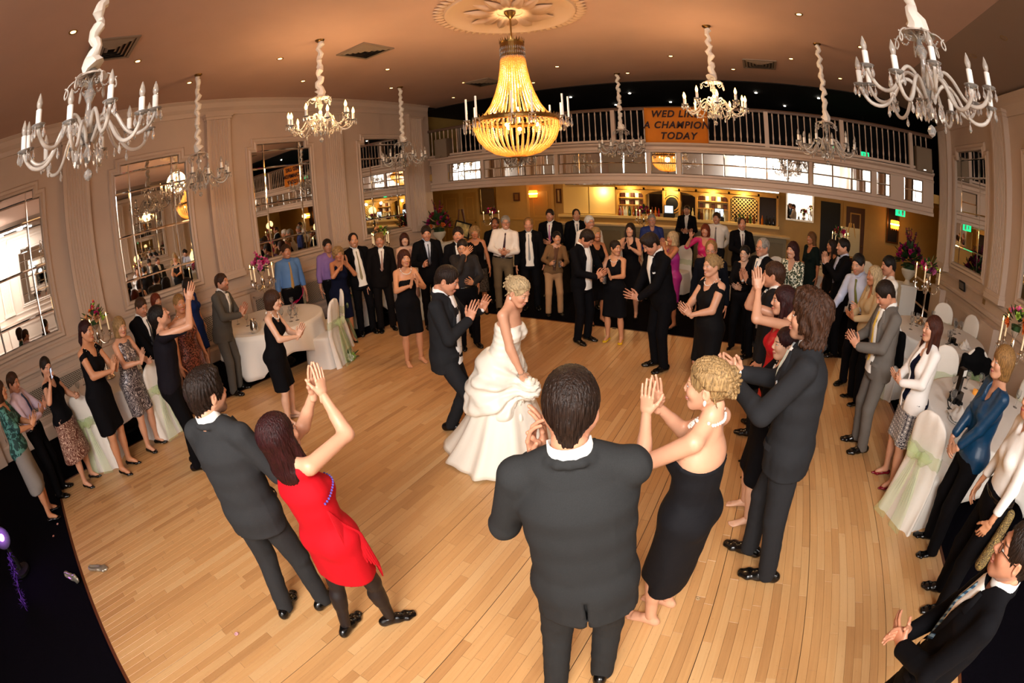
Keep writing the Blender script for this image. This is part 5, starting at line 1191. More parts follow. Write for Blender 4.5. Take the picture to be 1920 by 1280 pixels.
def dress(K, p, root, h, lod, m, neck='scoop', hem=.47, flare=.0, sleeve=None, infl=.011, name='dress', top=None, amp=.004, freq=22):
    s = SDF(); S = K['S']; pt = K['pt']; g = K['g']
    rings(s, K, RINGS[K['sex']][1:], infl, .03)
    for e, i in ((1, 'R'), (-1, 'L')):
        if K['sex'] == 'f': s.ell(pt(e*.066, .076, 1.255), ((.058*g+infl)*S,)*3, K['T'], .03)
        if name != 'top' or K['sex'] == 'f': s.ell(pt(e*.07, -.06, .93), ((.085+infl)*S, (.08+infl)*S, (.085+infl)*S), K['T'], .03)
        sh = K['sh'+i]
        if neck not in ('strapless',): s.cap(pt(e*(.085 if neck != 'boat' else .06), -.02, 1.445), sh+(pt(e*.085, -.02, 1.44)-sh)*.45, .036*S, .040*S, .02); s.cap(pt(e*.095, .03, 1.36), pt(e*.095, -.02, 1.445), .030*S, .032*S, .02)
        if sleeve: s.cap(pt(e*.055, -.016, 1.455), sh, .042*S, (.050 if K['sex'] == 'f' else .060)*S, .03)
        if sleeve and sleeve != 'none': armp(s, K, i, (.058*g, .048*g, .040) if K['sex'] == 'f' else (.064, .054, .042), 0 if sleeve == 'short' else .75 if sleeve == '3q' else .9, .02)
        elif neck == 'cap': s.cap(sh+(pt(e*.06, -.01, 1.44)-sh)*.4, sh+(K['el'+i]-sh)*.18, .050*S, .052*S, .02)
    skirt_prims(s, K, hem, flare)
    up = K['T'][:, 2]
    if neck == 'strapless': s.plane(up+K['T'][:, 1]*-.12, pt(0, 0, top or 1.315))
    else:
        r = {'scoop': (.072, .12, .105), 'v': (.06, .12, .14), 'square': (.078, .12, .09), 'boat': (.085, .1, .045), 'cap': (.07, .12, .12), 'tank': (.065, .12, .11)}[neck]
        s.ell(pt(0, .07, 1.47), tuple(q*S for q in r), K['T'], .006, 's'); s.ell(pt(0, -.05, 1.49), (.058*S, .09*S, .055*S), K['T'], .006, 's')
        s.plane(up, pt(0, 0, 1.482))
    finish(name, s, h, m, root, amp, freq, 9); return s
def necklace(K, parent, F, drop=.035, n=26, r=.0065, m=None, name='necklace', wide=.082):
    q = MB(); S = K['S']
    for i in range(n):
        t = math.tau*i/n; fr = (1+math.cos(t))/2; rad = .068+.028*fr
        X = (K['pt'](rad*math.sin(t)*(1-.25*fr*(drop > .1)), -.018+rad*math.cos(t)*1.05, 1.488-.012*fr-drop*1.35*fr**2)+K['T'][:, 1]*.05*fr)[None]
        for _ in range(8): dd = F.eval(X)-r*.8; gr = F.grad(X); X = X-np.clip(dd, -.03, .03)[:, None]*gr/((gr*gr).sum()+.05)
        q.sphere(tuple(X[0]), r, 6, 4)
    return tag(q.build(name, m or M_pearl, parent, True), kind='stuff')
def person(p):
    K = skel(p); lod = p['lod']; K['lod'] = lod; h = {0: .0115, 1: .017, 2: .022}[lod]; w = p['wear']; kind = w[0]; kw = dict(w[1]) if len(w) > 1 else {}
    root = empty('person', p['at'], R(p['yaw']), p['label'], 'person', p.get('group'))
    legs = kind in ('dress', 'skirt', 'bride', 'cardigan'); barefoot = p.get('shoes') == 'bare'
    slim, asl = {'suit': (.024, .012), 'shirt': (.024, .008), 'tee': (.02, .006), 'cardigan': (.0, .008), 'skirt': (0, .0)}.get(kind, (0, 0))
    F = body_sdf(K, barefoot, legs and p.get('shoes') in ('pump', 'flat'), slim, asl); V, Q = F.mesh({0: .0145, 1: .021, 2: .026}[lod])
    hv, hq = head_mesh(K['sex'], lod); parts = [(hv, hq, K['Hm'], K['head'], K['hs'], True)]
    hsz = (1.0 if K['sex'] == 'm' else .9)*K['S']**.7
    for i in 'RL':
        hp = p.get('hand'+i, p.get('hands', 'flat')); v, q = hand_mesh(hp, lod); v = v.copy()
        if i == 'L': v = v*np.array([-1, 1, 1]); q = q[:, ::-1]
        parts.append((v, q, K['hand'+i], K['wr'+i], hsz, False))
    if barefoot:
        v, q = shoe_mesh('bare', lod)
        for i in 'RL':
            vv, qq = (v, q) if i == 'R' else (v*np.array([-1, 1, 1]), q[:, ::-1]); parts.append((vv, qq, rotz(K['fy'+i]), np.array([*K['an'+i][:2], K['fl'+i]]), K['S']*.96, False))
    V, Q, hpv = add_parts(V, Q, parts)
    b = mesh_np('body', V, Q, M_skin, root); at = b.data.attributes.new('hp', 'FLOAT_VECTOR', 'POINT'); at.data.foreach_set('vector', hpv.astype(np.float32).ravel())
    hc = p.get('hair', ('short', 'dark')); b['skin'] = lin(SKIN[p.get('skin', 'warm')]); b['brow'] = lin(HAIR[hc[1] if hc else 'dark']) if (hc and hc[1] not in ('ltblond', 'white')) else lin('7A5A3A'); b['lip'] = lin(p.get('lip', 'B0584E' if K['sex'] == 'f' else 'B87060')); b['smile'] = float(p.get('smile', [.9, .3, .8, .2][int(abs(p['at'][0]*37+p['at'][1]*11)) % 4])); b['stub'] = float(p.get('stub', .22 if K['sex'] == 'm' else 0))
    if hc:
        v, q = hair_mesh(hc[0], lod); mesh_np('hair', (v*K['hs'])@K['Hm'].T+K['head'], q, hair_mat(HAIR[hc[1]]), root)
    if p.get('glasses'):
        g = MB(); tf = lambda x, y, z: tuple(K['head']+K['Hm']@np.array([x, y, z])*K['hs'])
        for e in (1, -1):
            g.tube([tf(e*.031+.021*math.cos(t), .100-abs(.021*math.cos(t)*.15), .001+.016*math.sin(t)) for t in np.linspace(0, math.tau, 13)], .0016, 4, False); g.tube([tf(e*.052, .097, .006), tf(e*.076, .05, .006), tf(e*.08, -.015, .003)], .0018, 4)
        g.tube([tf(-.01, .104, .005), tf(0, .107, .008), tf(.01, .104, .005)], .0016, 4); g.build('glasses', mat('spectacle_frame', p['glasses'], .3), root)
    sk = p.get('shoes', 'dress'); sm = p.get('shoem', M_leather)
    if kind == 'suit': C = suit(K, p, root, h, lod, **kw)
    elif kind == 'shirt': C = shirt(K, p, root, h, lod, **kw)
    elif kind == 'dress': C = dress(K, p, root, h, lod, **kw)
    elif kind == 'skirt':                                           # separate top over a skirt
        t, sm_ = kw.pop('top'), kw.pop('skirt'); C = dress(K, p, root, h, lod, t, neck=kw.get('neck', 'scoop'), hem=kw.get('tophem', .86), sleeve=kw.get('sleeve'), name='top', infl=.016)
        s2 = SDF(); rings(s2, K, RINGS['f'][1:3], .010, .03); skirt_prims(s2, K, kw.get('hem', .47), kw.get('flare', .03), .012); s2.plane(K['T'][:, 2], K['pt'](0, 0, 1.06)); finish('skirt', s2, h, sm_, root, .006 if kw.get('flare', 0) > .03 else .003, 20, 4)
    elif kind == 'tee':                                             # knitted or plain top with trousers
        trousers(K, cloth(kw['tr']), root, h, waist=1.02); C = dress(K, p, root, h, lod, kw['m'], neck=kw.get('neck', 'scoop'), hem=kw.get('hem', .88), sleeve=kw.get('sleeve', 'long'), name='top', infl=.016)
    elif kind == 'cardigan':
        C = dress(K, p, root, h, lod, kw['top'], neck='scoop', hem=.9, name='top'); s2 = SDF(); rings(s2, K, RINGS['f'][1:3], .008, .03); skirt_prims(s2, K, kw.get('hem', .5), .02, .01); s2.plane(K['T'][:, 2], K['pt'](0, 0, 1.06)); finish('skirt', s2, h, kw['skirt'], root, .003, 20, 4)
        s3 = jacket_sdf(K, .84, .006, .9); up = K['T'][:, 2]; s3.ell(K['pt'](.0, .15, 1.2), (.050, .12, .36), K['T'], .01, 's'); finish('cardigan', s3, h, kw['m'], root, .006, 22, 6)
    elif kind == 'bride': C = bride_dress(K, root, h)
    if sk not in (None, 'bare'): shoes(K, sk, sm, root, lod)
    if p.get('necklace'): necklace(K, root, F, **p['necklace'])
    p['_'] = (K, root, F, C); return p['_']
M_satin = mat('ivory_satin', 'F3ECDD', .33, bump=.2, bscale=7, spec=.55)
def bride_dress(K, root, h):
    S = K['S']; pt = K['pt']; s = SDF(); T = K['T']
    rings(s, K, RINGS['f'][1:], .012, .03)
    for e in (1, -1): s.ell(pt(e*.066, .076, 1.255), (.071*S,)*3, T, .03)
    s.ecap(pt(0, 0, 1.08), pt(0, -.01, .93), (.15, .115), (.22, .19), RX(K), .03); s.plane(T[:, 2]-T[:, 1]*.10, pt(0, 0, 1.325)); s.plane(-T[:, 2], pt(0, 0, .96))
    V, Q = s.mesh(.0125); g = s.grad(V); g /= np.linalg.norm(g, axis=1)[:, None]+1e-9
    loc = (V-K['p0'])@T; V = V+g*(.0028*np.sin(loc[:, 2]*120+loc[:, 0]*40)+.002*smooth_noise(V, 30, 1))[:, None]
    mesh_np('bodice', V, Q, M_satin, root)
    b = SDF(); rings(b, K, [(1.06, .133, .105), (1.115, .132, .103)], .012, 0); b.plane(T[:, 2], pt(0, 0, 1.10)); b.plane(-T[:, 2], pt(0, 0, 1.07)); V, Q = b.mesh(.011); mesh_np('beaded_sash', V, Q, mat('beaded_sash', 'E4DCC8', .25, bump=1, bscale=500, spec=.8), root)
    # under-skirt: A-line with pleats and a small train
    a0, p0 = np.array([0, 0, 1.0*S]), K['p0']
    n, m = 96, 26; V = []
    for j in range(m):
        u = j/(m-1); z = (1.0-u*.985)*S
        for i in range(n):
            t = math.tau*i/n; c, sn = math.cos(t), math.sin(t)
            w = (.15+.10*u**.6+.26*u**1.4); d = (.12+.10*u**.6+.24*u**1.4)*(1+.30*max(0, -sn)*u**2)
            f = 1+u*.055*math.sin(9*t+1.3)+u*.025*math.sin(17*t+u*2)
            V.append((p0[0]*(1-u)*1.0+w*c*f, p0[1]*(1-u)+d*sn*f-.06*u*u, z+.012*math.sin(9*t+.5)*u))
    F_ = [(j*n+i, j*n+(i+1) % n, (j+1)*n+(i+1) % n, (j+1)*n+i)[::-1] for j in range(m-1) for i in range(n)]
    o = mesh_np('skirt', V, np.array(F_), M_satin, root); md = o.modifiers.new('thickness', 'SOLIDIFY'); md.thickness = .004
    # picked-up overskirt: swags gathered towards the right hand
    s2 = SDF(); hand = K['wrR']+K['handR'][:, 2]*.12
    s2.ecap(pt(0, 0, 1.05), pt(0, -.02, .90), (.145*S, .112*S), (.25*S, .215*S), RX(K), .0); s2.ecap(pt(0, -.02, .90), pt(.02, -.0, .66), (.25*S, .215*S), (.30*S, .26*S), RX(K), .05); s2.ecap(pt(.02, 0, .66), pt(.03, 0, .56), (.30*S, .26*S), (.24*S, .2*S), RX(K), .05)
    r = np.random.default_rng(8)
    for i in range(16):
        t = math.tau*i/16; c = pt(.27*math.cos(t), .235*math.sin(t), .60+.07*math.sin(3*t+1)); s2.ell(c, (.085, .085, .06), None, .05)
    for i in range(10):
        t = math.tau*(i+.5)/10; c = pt(.24*math.cos(t), .21*math.sin(t), .80+.05*math.cos(2*t)); s2.ell(c, (.07, .07, .05), None, .05)
    s2.ell(hand+np.array([0, 0, -.03]), (.10, .10, .09), None, .06)
    s2.plane(T[:, 2], pt(0, 0, 1.06))
    V, Q = s2.mesh(.0125); g = s2.grad(V); g /= np.linalg.norm(g, axis=1)[:, None]+1e-9
    d = V-hand; rr = np.linalg.norm(d, axis=1); el = np.arctan2(d[:, 2], np.hypot(d[:, 0], d[:, 1])); az = np.arctan2(d[:, 1], d[:, 0])
    fold = np.sin(el*13+2.2*np.sin(az*2)+rr*6)+.6*np.sin(el*24+az*5+rr*9); fade = np.clip((1.06*S-V[:, 2])/.2, .15, 1)
    V = V+g*(.017*fold*fade+.006*smooth_noise(V, 22, 4))[:, None]
    mesh_np('overskirt', V, Q, M_satin, root)
    return s
def tights(K, root, h, m):
    s = SDF(); S = K['S']
    for i in 'RL':
        hip, kn, an = K['hip'+i], K['kn'+i], K['an'+i]; fw = np.array([-math.sin(K['fy'+i]), math.cos(K['fy'+i]), 0])
        s.cap(hip, kn, .095*S, .057*S, .03); s.cap(kn, an, .055*S, .038*S, .02); cm = kn+(an-kn)*.30-fw*.016*S; s.cap(cm, kn+(an-kn)*.5-fw*.008*S, .053*S, .046*S, .03)
    V, Q = s.mesh(h); return mesh_np('tights', V, Q, m, root)
# ---------------------------------------------------------------- the guests, left side first
PZ = []
def P(d): PZ.append(d)
TEALP = pattern('teal_print_cloth', '0E3A36', '4E8A80', 'noise', 22)
SEQ = pattern('silver_sequin_cloth', '4A4348', 'C8C0C0', 'swirl', 9)
CREAMP = pattern('brown_cream_print', '6A3A2A', 'D8B8A0', 'swirl', 10)
BROWNSEQ = pattern('brown_sequin_cloth', '3A1A14', '9A5A4A', 'noise', 70)
FLORAL = pattern('green_white_floral', '2A3A24', 'E8E6D0', 'noise', 38)
GEO = pattern('grey_honeycomb_print', '4A4850', 'D8D4D0', 'ring', 26)
STRIPE = pattern('dark_gold_stripe_silk', '14141C', 'D8CC9A', 'stripe', 26)
STRIPE2 = pattern('navy_white_stripe_silk', '1A2030', 'D8DCE0', 'stripe', 16)
STRIPE3 = pattern('red_white_stripe_silk', '5A1A1A', 'D8B8A8', 'stripe', 20)
STRIPE4 = pattern('teal_stripe_silk', '1E4A6A', '8AA8B8', 'stripe', 14)
LEOP = pattern('dark_lace_skirt', '1A1614', '5A524C', 'noise', 60)
BLK = cloth('0E0D10'); NAVY = cloth('10142A')
P(dict(H=1.62, at=(-5.368,-1.003,0), lod=2, yaw=-4.4, sex='f', arms='clap2', hair=('bob','brown'), skin='warm', shoes='flat', wear=('skirt', dict(top=TEALP, skirt=cloth('8A8680'), hem=.4, tophem=.84, sleeve='short')), label='woman in teal print top and grey skirt clapping, cut by the left edge'))
P(dict(bend=-9.0, side=5.5, H=1.572, at=(-5.785,-0.758,0), lod=2, yaw=-22.5, armR='clasp', armL='clap2', look=(-10,-12), hair=('short','brown'), skin='ruddy', wear=('shirt', dict(c='E6CFE0', tie='1A2440', tr='0A090C')), label='man in pale pink shirt and navy tie at the far left'))
P(dict(bend=-1.4, side=1.2, H=1.583, at=(-5.657,-0.290,0), lod=2, yaw=-37.1, sex='f', armR='raise', armL='hold', handL='grip', handR='grip', look=(-25,-10), hair=('pony','dark'), skin='fair', shoes='pump', wear=('skirt', dict(top=BLK, skirt=CREAMP, hem=.42, flare=.10, tophem=.84, neck='cap')), label='woman in black top and brown patterned full skirt taking pictures with a phone'))
P(dict(bend=3.7, side=-3.4, H=1.811, at=(-5.473,0.288,0), lod=2, yaw=-45.0, sex='f', girth=1.08, arms='clap', look=(0,-4), hair=('pony','darkred'), skin='warm', shoes='pump', wear=('dress', dict(m=BLK, neck='cap', hem=.52, flare=.02)), necklace=dict(drop=.17, n=46, r=.006), label='woman in black cap sleeved dress with a long pearl necklace'))
P(dict(bend=2.0, side=-2.3, H=1.674, at=(-5.693,0.793,0), lod=2, yaw=-55.9, sex='f', armR='clap', armL='hold', look=(-15,-6), hair=('bob','blond'), skin='fair', shoes='flat', wear=('dress', dict(m=SEQ, neck='boat', hem=.52)), label='blonde woman in a silver patterned sequin dress with silver sandals'))
P(dict(H=1.75, at=(-6.251,1.263,0), lod=2, yaw=-63.4, arms='low', look=(0,-22), hair=('buzz','brown'), skin='ruddy', wear=('suit', dict(c='black', tie='2A2A2E')), label='man in black suit looking down behind the blonde in sequins'))
P(dict(H=1.62, at=(-7.136,1.750,0), lod=2, yaw=-73.8, sex='f', arms='down', hair=('bob','red'), skin='fair', wear=('dress', dict(m=BLK, hem=.5)), shoes='pump', label='red haired woman with a bob seen only behind other guests at left'))
P(dict(H=1.70, at=(-5.569,1.674,0), lod=2, yaw=-66.7, sex='f', arms='down', look=(-20,0), hair=('pony','sandy'), skin='tan', shoes='pump', wear=('dress', dict(m=BROWNSEQ, neck='v', hem=.5)), necklace=dict(drop=.05), label='woman in brown sequin dress with pulled back hair behind the man with raised arms'))
P(dict(bend=9.0, side=-1.3, H=1.787, at=(-4.687,1.073,0), lod=1, yaw=-18.9, arms=((.05,.30,1.76),(-.16,.3,1),(-1,0,-.16),(.8,.5,-1)), look=(6,22), hair=('short','black'), skin='fair', stub=.4, wear=('tee', dict(tr='0A090C', m=cloth('17141A'), neck='boat')), label='dark haired man in black sweater clapping with arms raised'))
P(dict(H=1.68, at=(-7.302,2.412,0), lod=2, yaw=-48.3, sex='f', arms='down', hair=('mid','dark'), skin='warm', shoes='pump', wear=('dress', dict(m=cloth('1A2A5A'), neck='scoop', sleeve='short', hem=.5)), label='woman in royal blue dress hidden behind raised clapping hands'))
P(dict(bend=9.0, side=-7.5, H=1.729, at=(-6.123,2.422,0), lod=2, yaw=-53.6, arms='clap', look=(-4,0), hair=('short','brown'), skin='ruddy', stub=.6, wear=('suit', dict(c='54504A', tie='8A8880')), label='bearded man in grey brown suit clapping at left'))
P(dict(bend=7.1, side=-3.2, H=1.575, at=(-4.523,2.380,0), lod=1, yaw=-51.8, sex='f', arms='clap', look=(0,-6), hair=('bowl','brown'), skin='pale', shoes='flat', shoem=cloth('C8A088'), wear=('dress', dict(m=BLK, neck='tank', hem=.50)), necklace=dict(drop=.04, r=.008), label='woman with short brown hair in a sleeveless black dress clapping by the left table'))
P(dict(H=1.80, at=(-7.070,4.314,0), lod=2, yaw=-103.4, arms='down', hair=('short','brown'), skin='ruddy', wear=('shirt', dict(c='5A84C0', tie='B08A50', tr='0B0A0D')), label='man in blue shirt and tan tie standing behind the left table'))
P(dict(H=1.74, at=(-6.862,5.099,0), lod=2, yaw=-101.6, arms='down', look=(-10,-4), hair=('short','dark'), skin='ruddy', wear=('shirt', dict(c='8A6AA8', tr='0B0A0D')), label='man in purple shirt with open collar by the left table'))
P(dict(bend=2.1, side=-5.1, H=1.660, at=(-6.087,4.659,0), lod=2, yaw=-105.4, sex='f', arms=((.05,.26,1.46),(-.1,.1,1),(-1,0,-.1),(.8,0,-1)), look=(-6,-4), hair=('curly','blond'), skin='tan', shoes='pump', wear=('dress', dict(m=NAVY, neck='v', hem=.48)), label='curly blonde woman in navy dress clapping hands at her cheek'))
P(dict(bend=-0.9, side=4.3, H=1.813, at=(-6.146,5.205,0), lod=2, yaw=-118.3, arms='down', hair=('receding','dark'), skin='warm', wear=('suit', dict(c='black', tiem=STRIPE, tie='x', openj=True)), label='man in open black jacket with a diagonal striped tie'))
P(dict(bend=0.7, side=-4.8, H=1.752, at=(-5.908,5.483,0), lod=2, yaw=-124.9, arms='down', look=(-12,-6), hair=('short','sandy'), skin='ruddy', wear=('suit', dict(c='brownblack', tiem=STRIPE3, tie='x')), label='sandy haired man in dark suit with red striped tie'))
P(dict(H=1.66, at=(-5.829,6.093,0), lod=2, yaw=-131.3, sex='f', arms='clap', hair=('bob','auburn'), skin='pale', shoes='pump', wear=('dress', dict(m=cloth('B08A7A'), neck='square', hem=.5)), label='smiling auburn haired woman in dusty pink dress in the back row'))
P(dict(bend=0.9, side=-2.2, H=1.627, at=(-4.344,4.467,0), lod=2, yaw=-113.8, sex='f', arms=((.05,.30,1.28),(-.1,.3,1),(-1,0,-.1),(.9,-.2,-1)), look=(-4,0), hair=('mid','auburn'), skin='warm', shoes='bare', wear=('dress', dict(m=BLK, neck='strapless', hem=.50)), necklace=dict(drop=.04, r=.008), label='auburn haired woman in strapless black dress with chunky necklace clapping'))
P(dict(H=1.80, at=(-5.169,5.944,0), lod=2, yaw=-131.0, armR='hold', armL='down', handR='grip', look=(0,-12), hair=('short','dark'), skin='ruddy', wear=('suit', dict(c='black', tie='4A4A54', shirt='C8D0E0')), label='man in black suit looking at a phone in his hand'))
P(dict(H=1.78, at=(-4.328,5.733,0), lod=2, yaw=-147.9, arms='down', hair=('short','dark'), skin='ruddy', wear=('suit', dict(c='black')), label='dark haired man in black suit behind the bald man'))
P(dict(bend=0.2, side=-0.6, H=1.646, at=(-3.965,5.325,0), lod=2, yaw=-128.3, armR='mouth', armL='clasp', look=(-20,-12), hair=('buzz','dark'), skin='warm', stub=.35, wear=('shirt', dict(c='1A1618', tr='0B0A0D')), label='balding man in black shirt covering his mouth with a hand'))
P(dict(H=1.66, at=(-4.851,6.925,0), lod=2, yaw=-145.0, sex='f', arms='down', hair=('curly','blond'), skin='tan', shoes='flat', wear=('skirt', dict(top=BLK, skirt=LEOP, hem=.46, neck='square')), label='blonde woman in black sleeveless top and lace skirt in the back row'))
P(dict(H=1.73, at=(-4.939,7.783,0), lod=2, yaw=-153.6, armR='clasp', armL='hold', hair=('receding','brown'), skin='deep', wear=('suit', dict(c='black', tie='A85A50')), label='tanned man in black suit with red tie in the back row'))
P(dict(bend=-0.0, side=-9.0, H=1.820, at=(-4.486,7.243,0), lod=2, yaw=-148.2, arms='clasp', hands='cup', hair=('short','grey'), skin='ruddy', glasses='2A1A10', wear=('shirt', dict(c='F4EAE0', tie='3A1A28', tr='6A5A44')), label='grey haired man in white shirt and brown trousers, hands clasped'))
P(dict(H=1.75, at=(-4.059,7.528,0), lod=2, yaw=-155.7, arms='down', look=(0,-8), hair=('receding','sandy'), skin='ruddy', wear=('suit', dict(c='black', tiem=STRIPE2, tie='x', openj=True)), label='sandy grey haired man with navy and white striped tie'))
P(dict(H=1.84, at=(-4.101,8.551,0), lod=2, yaw=-166.4, armR='down', armL='clasp', hair=('short','dark'), skin='ruddy', wear=('suit', dict(c='black', tie='B86A9A')), label='tall man in black suit with a pink tie near the bar'))
P(dict(bend=1.4, side=-9.0, H=1.524, at=(-3.483,7.304,0), lod=2, yaw=-146.5, sex='f', armR='hold', armL='hold', hands='grip', look=(4,0), hair=('short','black'), skin='warm', shoes='flat', shoem=M_leather, wear=('tee', dict(tr='B08A64', m=cloth('7A5C3E'), neck='scoop', hem=.86)), label='short dark haired woman in tan trousers and brown scarf holding drinks'))
P(dict(H=1.80, at=(-3.776,9.154,0), lod=2, yaw=-152.6, arms='down', hair=('receding','dark'), skin='warm', wear=('suit', dict(c='black', tie='1E2430')), label='man in black suit with dark tie in front of the bar, smiling'))
P(dict(H=1.76, at=(-3.031,7.952,0), lod=2, yaw=-149.1, arms='down', look=(20,0), hair=('short','white'), skin='ruddy', glasses='3A3A3A', wear=('shirt', dict(c='F0EAE2', tr='3A342E')), label='white haired man in white shirt near the bar'))
P(dict(H=1.64, at=(-2.600,7.099,0), lod=2, yaw=-129.9, sex='f', arms='clasp', hair=('mid','blond'), skin='tan', shoes='pump', wear=('dress', dict(m=BLK, neck='tank', hem=.46)), label='fair haired woman partly hidden behind the dark suited man who looks down'))
P(dict(bend=8.3, side=5.2, H=1.748, at=(-2.483,6.165,0), lod=2, yaw=-110.1, arms='clap2', look=(5,-38), hair=('side','dark'), skin='ruddy', wear=('suit', dict(c='black', tie='E0DCD8', openj=True)), label='man in black suit with pale tie looking down at his clapping hands'))
P(dict(bend=-0.1, side=-0.2, H=1.539, at=(-2.027,6.345,0), lod=2, yaw=177.7, sex='f', armR='hold', armL='clap', handR='grip', look=(55,0), hair=('short','dark'), skin='warm', shoes='flat', shoem=mat('yellow_patent', 'E0B020', .25), wear=('dress', dict(m=BLK, neck='v', hem=.47, flare=.03)), necklace=dict(drop=.04), label='woman in black dress and yellow flat shoes with a bead necklace'))
P(dict(H=1.68, at=(-2.163,7.668,0), lod=2, yaw=-179.2, sex='f', arms='claphi', hair=('long','dark'), skin='fair', shoes='pump', wear=('dress', dict(m=BLK, neck='tank', hem=.46)), label='woman with long dark hair in black dress clapping in the back row'))
P(dict(H=1.74, at=(-2.126,9.146,0), lod=2, yaw=-156.9, arms='down', hair=('buzz','grey'), skin='ruddy', glasses='6A5A40', wear=('shirt', dict(c='1E2E6A', tr='0B0A0D')), label='grey haired man with glasses in dark blue shirt near the bar'))
P(dict(bend=12.8, side=-2.0, H=1.820, at=(-1.143,5.583,0), lod=2, yaw=133.6, arms=((.06,.36,1.05),(-.2,.8,.5),(-1,-.1,.1),(.9,-.2,-1)), look=(0,-34), hands='spread', hair=('side','dark'), skin='ruddy', wear=('suit', dict(c='black', square=True)), label='young man in black suit bowing forward as he claps, on the dance floor'))
P(dict(H=1.60, at=(-1.363,7.387,0), lod=2, yaw=135.5, sex='f', arms=((.05,.22,1.48),(-.1,.1,1),(-1,0,-.1),(.8,0,-1)), hair=('bob','ltblond'), skin='tan', shoes='pump', wear=('dress', dict(m=cloth('A82A80', kind='satin'), neck='v', hem=.5)), label='older blonde woman in magenta clapping hands before her face'))
P(dict(H=1.82, at=(-1.816,11.858,0), lod=2, yaw=-179.3, arms='clasp', hair=('buzz','dark'), skin='ruddy', wear=('suit', dict(c='black', tie='C8C0B8')), label='man in black suit with pale tie standing alone in front of the bar'))
P(dict(H=1.66, at=(-0.955,8.547,0), lod=2, yaw=174.4, sex='f', armR='raise', armL='clasp', hair=('bob','red'), skin='ruddy', shoes='pump', wear=('dress', dict(m=cloth('D0286A', kind='satin'), neck='v', sleeve='short', hem=.5)), label='smiling red haired woman in hot pink top with one hand raised'))
P(dict(H=1.80, at=(-0.875,10.039,0), lod=2, yaw=175.0, arms='behind', hair=('short','brown'), skin='ruddy', wear=('shirt', dict(c='EFE6DA', tie='7A6A64', tr='1A1A1C')), label='man in white shirt and grey tie by the bar'))
P(dict(H=1.78, at=(-0.294,9.270,0), lod=2, yaw=-166.2, arms='clap2', hair=('receding','brown'), skin='ruddy', wear=('suit', dict(c='black', tie='5A3A34')), label='man in black suit clapping by the right end of the bar'))
P(dict(H=1.66, at=(-0.597,6.121,0), lod=2, yaw=177.6, arms='down', look=(0,-8), hair=('receding','sandy'), skin='ruddy', glasses='4A3A2A', wear=('suit', dict(c='navy')), label='older sandy haired man with glasses behind the blonde woman in ruffled black'))
P(dict(H=1.67, at=(-0.449,4.837,0), lod=1, yaw=133.3, sex='f', girth=1.12, arms='clap2', look=(0,0), hair=('updo','blond'), skin='fair', shoes='bare', wear=('dress', dict(m=cloth('0B0A0C', kind='jersey'), neck='cap', hem=.50)), necklace=dict(drop=.03), label='blonde woman in ruffled black dress with pearl necklace clapping'))
P(dict(H=1.56, at=(-0.147,6.690,0), lod=2, yaw=163.3, sex='f', arms='clasp', hair=('short','black'), skin='pale', glasses='7A1A1A', shoes='pump', wear=('tee', dict(tr='0B0A0D', m=BLK, neck='v')), label='short haired woman with red glasses and black jacket'))
P(dict(H=1.73, at=(0.112,6.326,0), lod=2, yaw=137.0, arms='clap', hair=('receding','grey'), skin='ruddy', glasses='5A5A5A', wear=('suit', dict(c='black', tie='7A8090')), label='grey haired man with glasses in black suit clapping'))
P(dict(H=1.74, at=(0.210,4.314,0), lod=1, yaw=77.2, arms='down', hair=('short','brown'), skin='ruddy', wear=('suit', dict(c='charcoal', tie='A8A8B0')), label='man in charcoal suit seen from the side behind raised clapping hands at right'))
P(dict(H=1.70, at=(0.566,6.649,0), lod=2, yaw=147.1, sex='f', arms='clasp', look=(-5,0), hair=('mid','darkred'), skin='fair', shoes='pump', wear=('tee', dict(tr='0B0A0D', m=FLORAL, neck='v', sleeve='3q')), label='dark red haired woman in a green and white floral blouse'))
P(dict(H=1.68, at=(1.133,8.955,0), lod=2, yaw=127.8, sex='f', arms='down', hair=('mid','ltbrown'), skin='tan', shoes='pump', wear=('dress', dict(m=cloth('14201E'), neck='v', sleeve='short', hem=.5)), label='light brown haired woman in dark green top by the ochre wall'))
P(dict(H=1.66, at=(1.440,8.204,0), lod=2, yaw=108.0, sex='f', arms='down', hair=('long','dark'), skin='tan', shoes='pump', wear=('dress', dict(m=BLK, hem=.5)), label='dark haired smiling woman behind the clapping man at right'))
P(dict(H=1.80, at=(1.436,7.075,0), lod=2, yaw=102.5, arms='claphi', hair=('short','black'), skin='fair', stub=.35, wear=('suit', dict(c='black', tie='8A90A8', shirt='C8CCE0')), label='dark haired man in black suit clapping near the right flower urn'))
P(dict(bend=5.9, side=9.0, H=1.760, at=(1.542,5.872,0), lod=2, yaw=137.3, armR='out', armL='hold', handL='grip', look=(0,-14), hair=('short','black'), skin='fair', stub=.3, wear=('shirt', dict(c='C4CCE4', tie='6A6A24', tr='0E0D12')), label='man in pale blue shirt with olive green tie at right'))
P(dict(H=1.69, at=(1.546,5.433,0), lod=2, yaw=104.1, sex='f', arms='clasp', hair=('long','ltblond'), skin='tan', shoes='flat', wear=('tee', dict(tr='0B0A0D', m=cloth('C8B088'), neck='v')), label='blonde woman in beige scarf top at right'))
P(dict(H=1.77, at=(1.923,5.988,0), lod=2, yaw=94.2, arms='clap2', look=(0,-8), hair=('short','black'), skin='ruddy', wear=('shirt', dict(c='F4EEE4', tr='0E0D12')), label='man in white shirt seen in profile before the right candelabrum'))
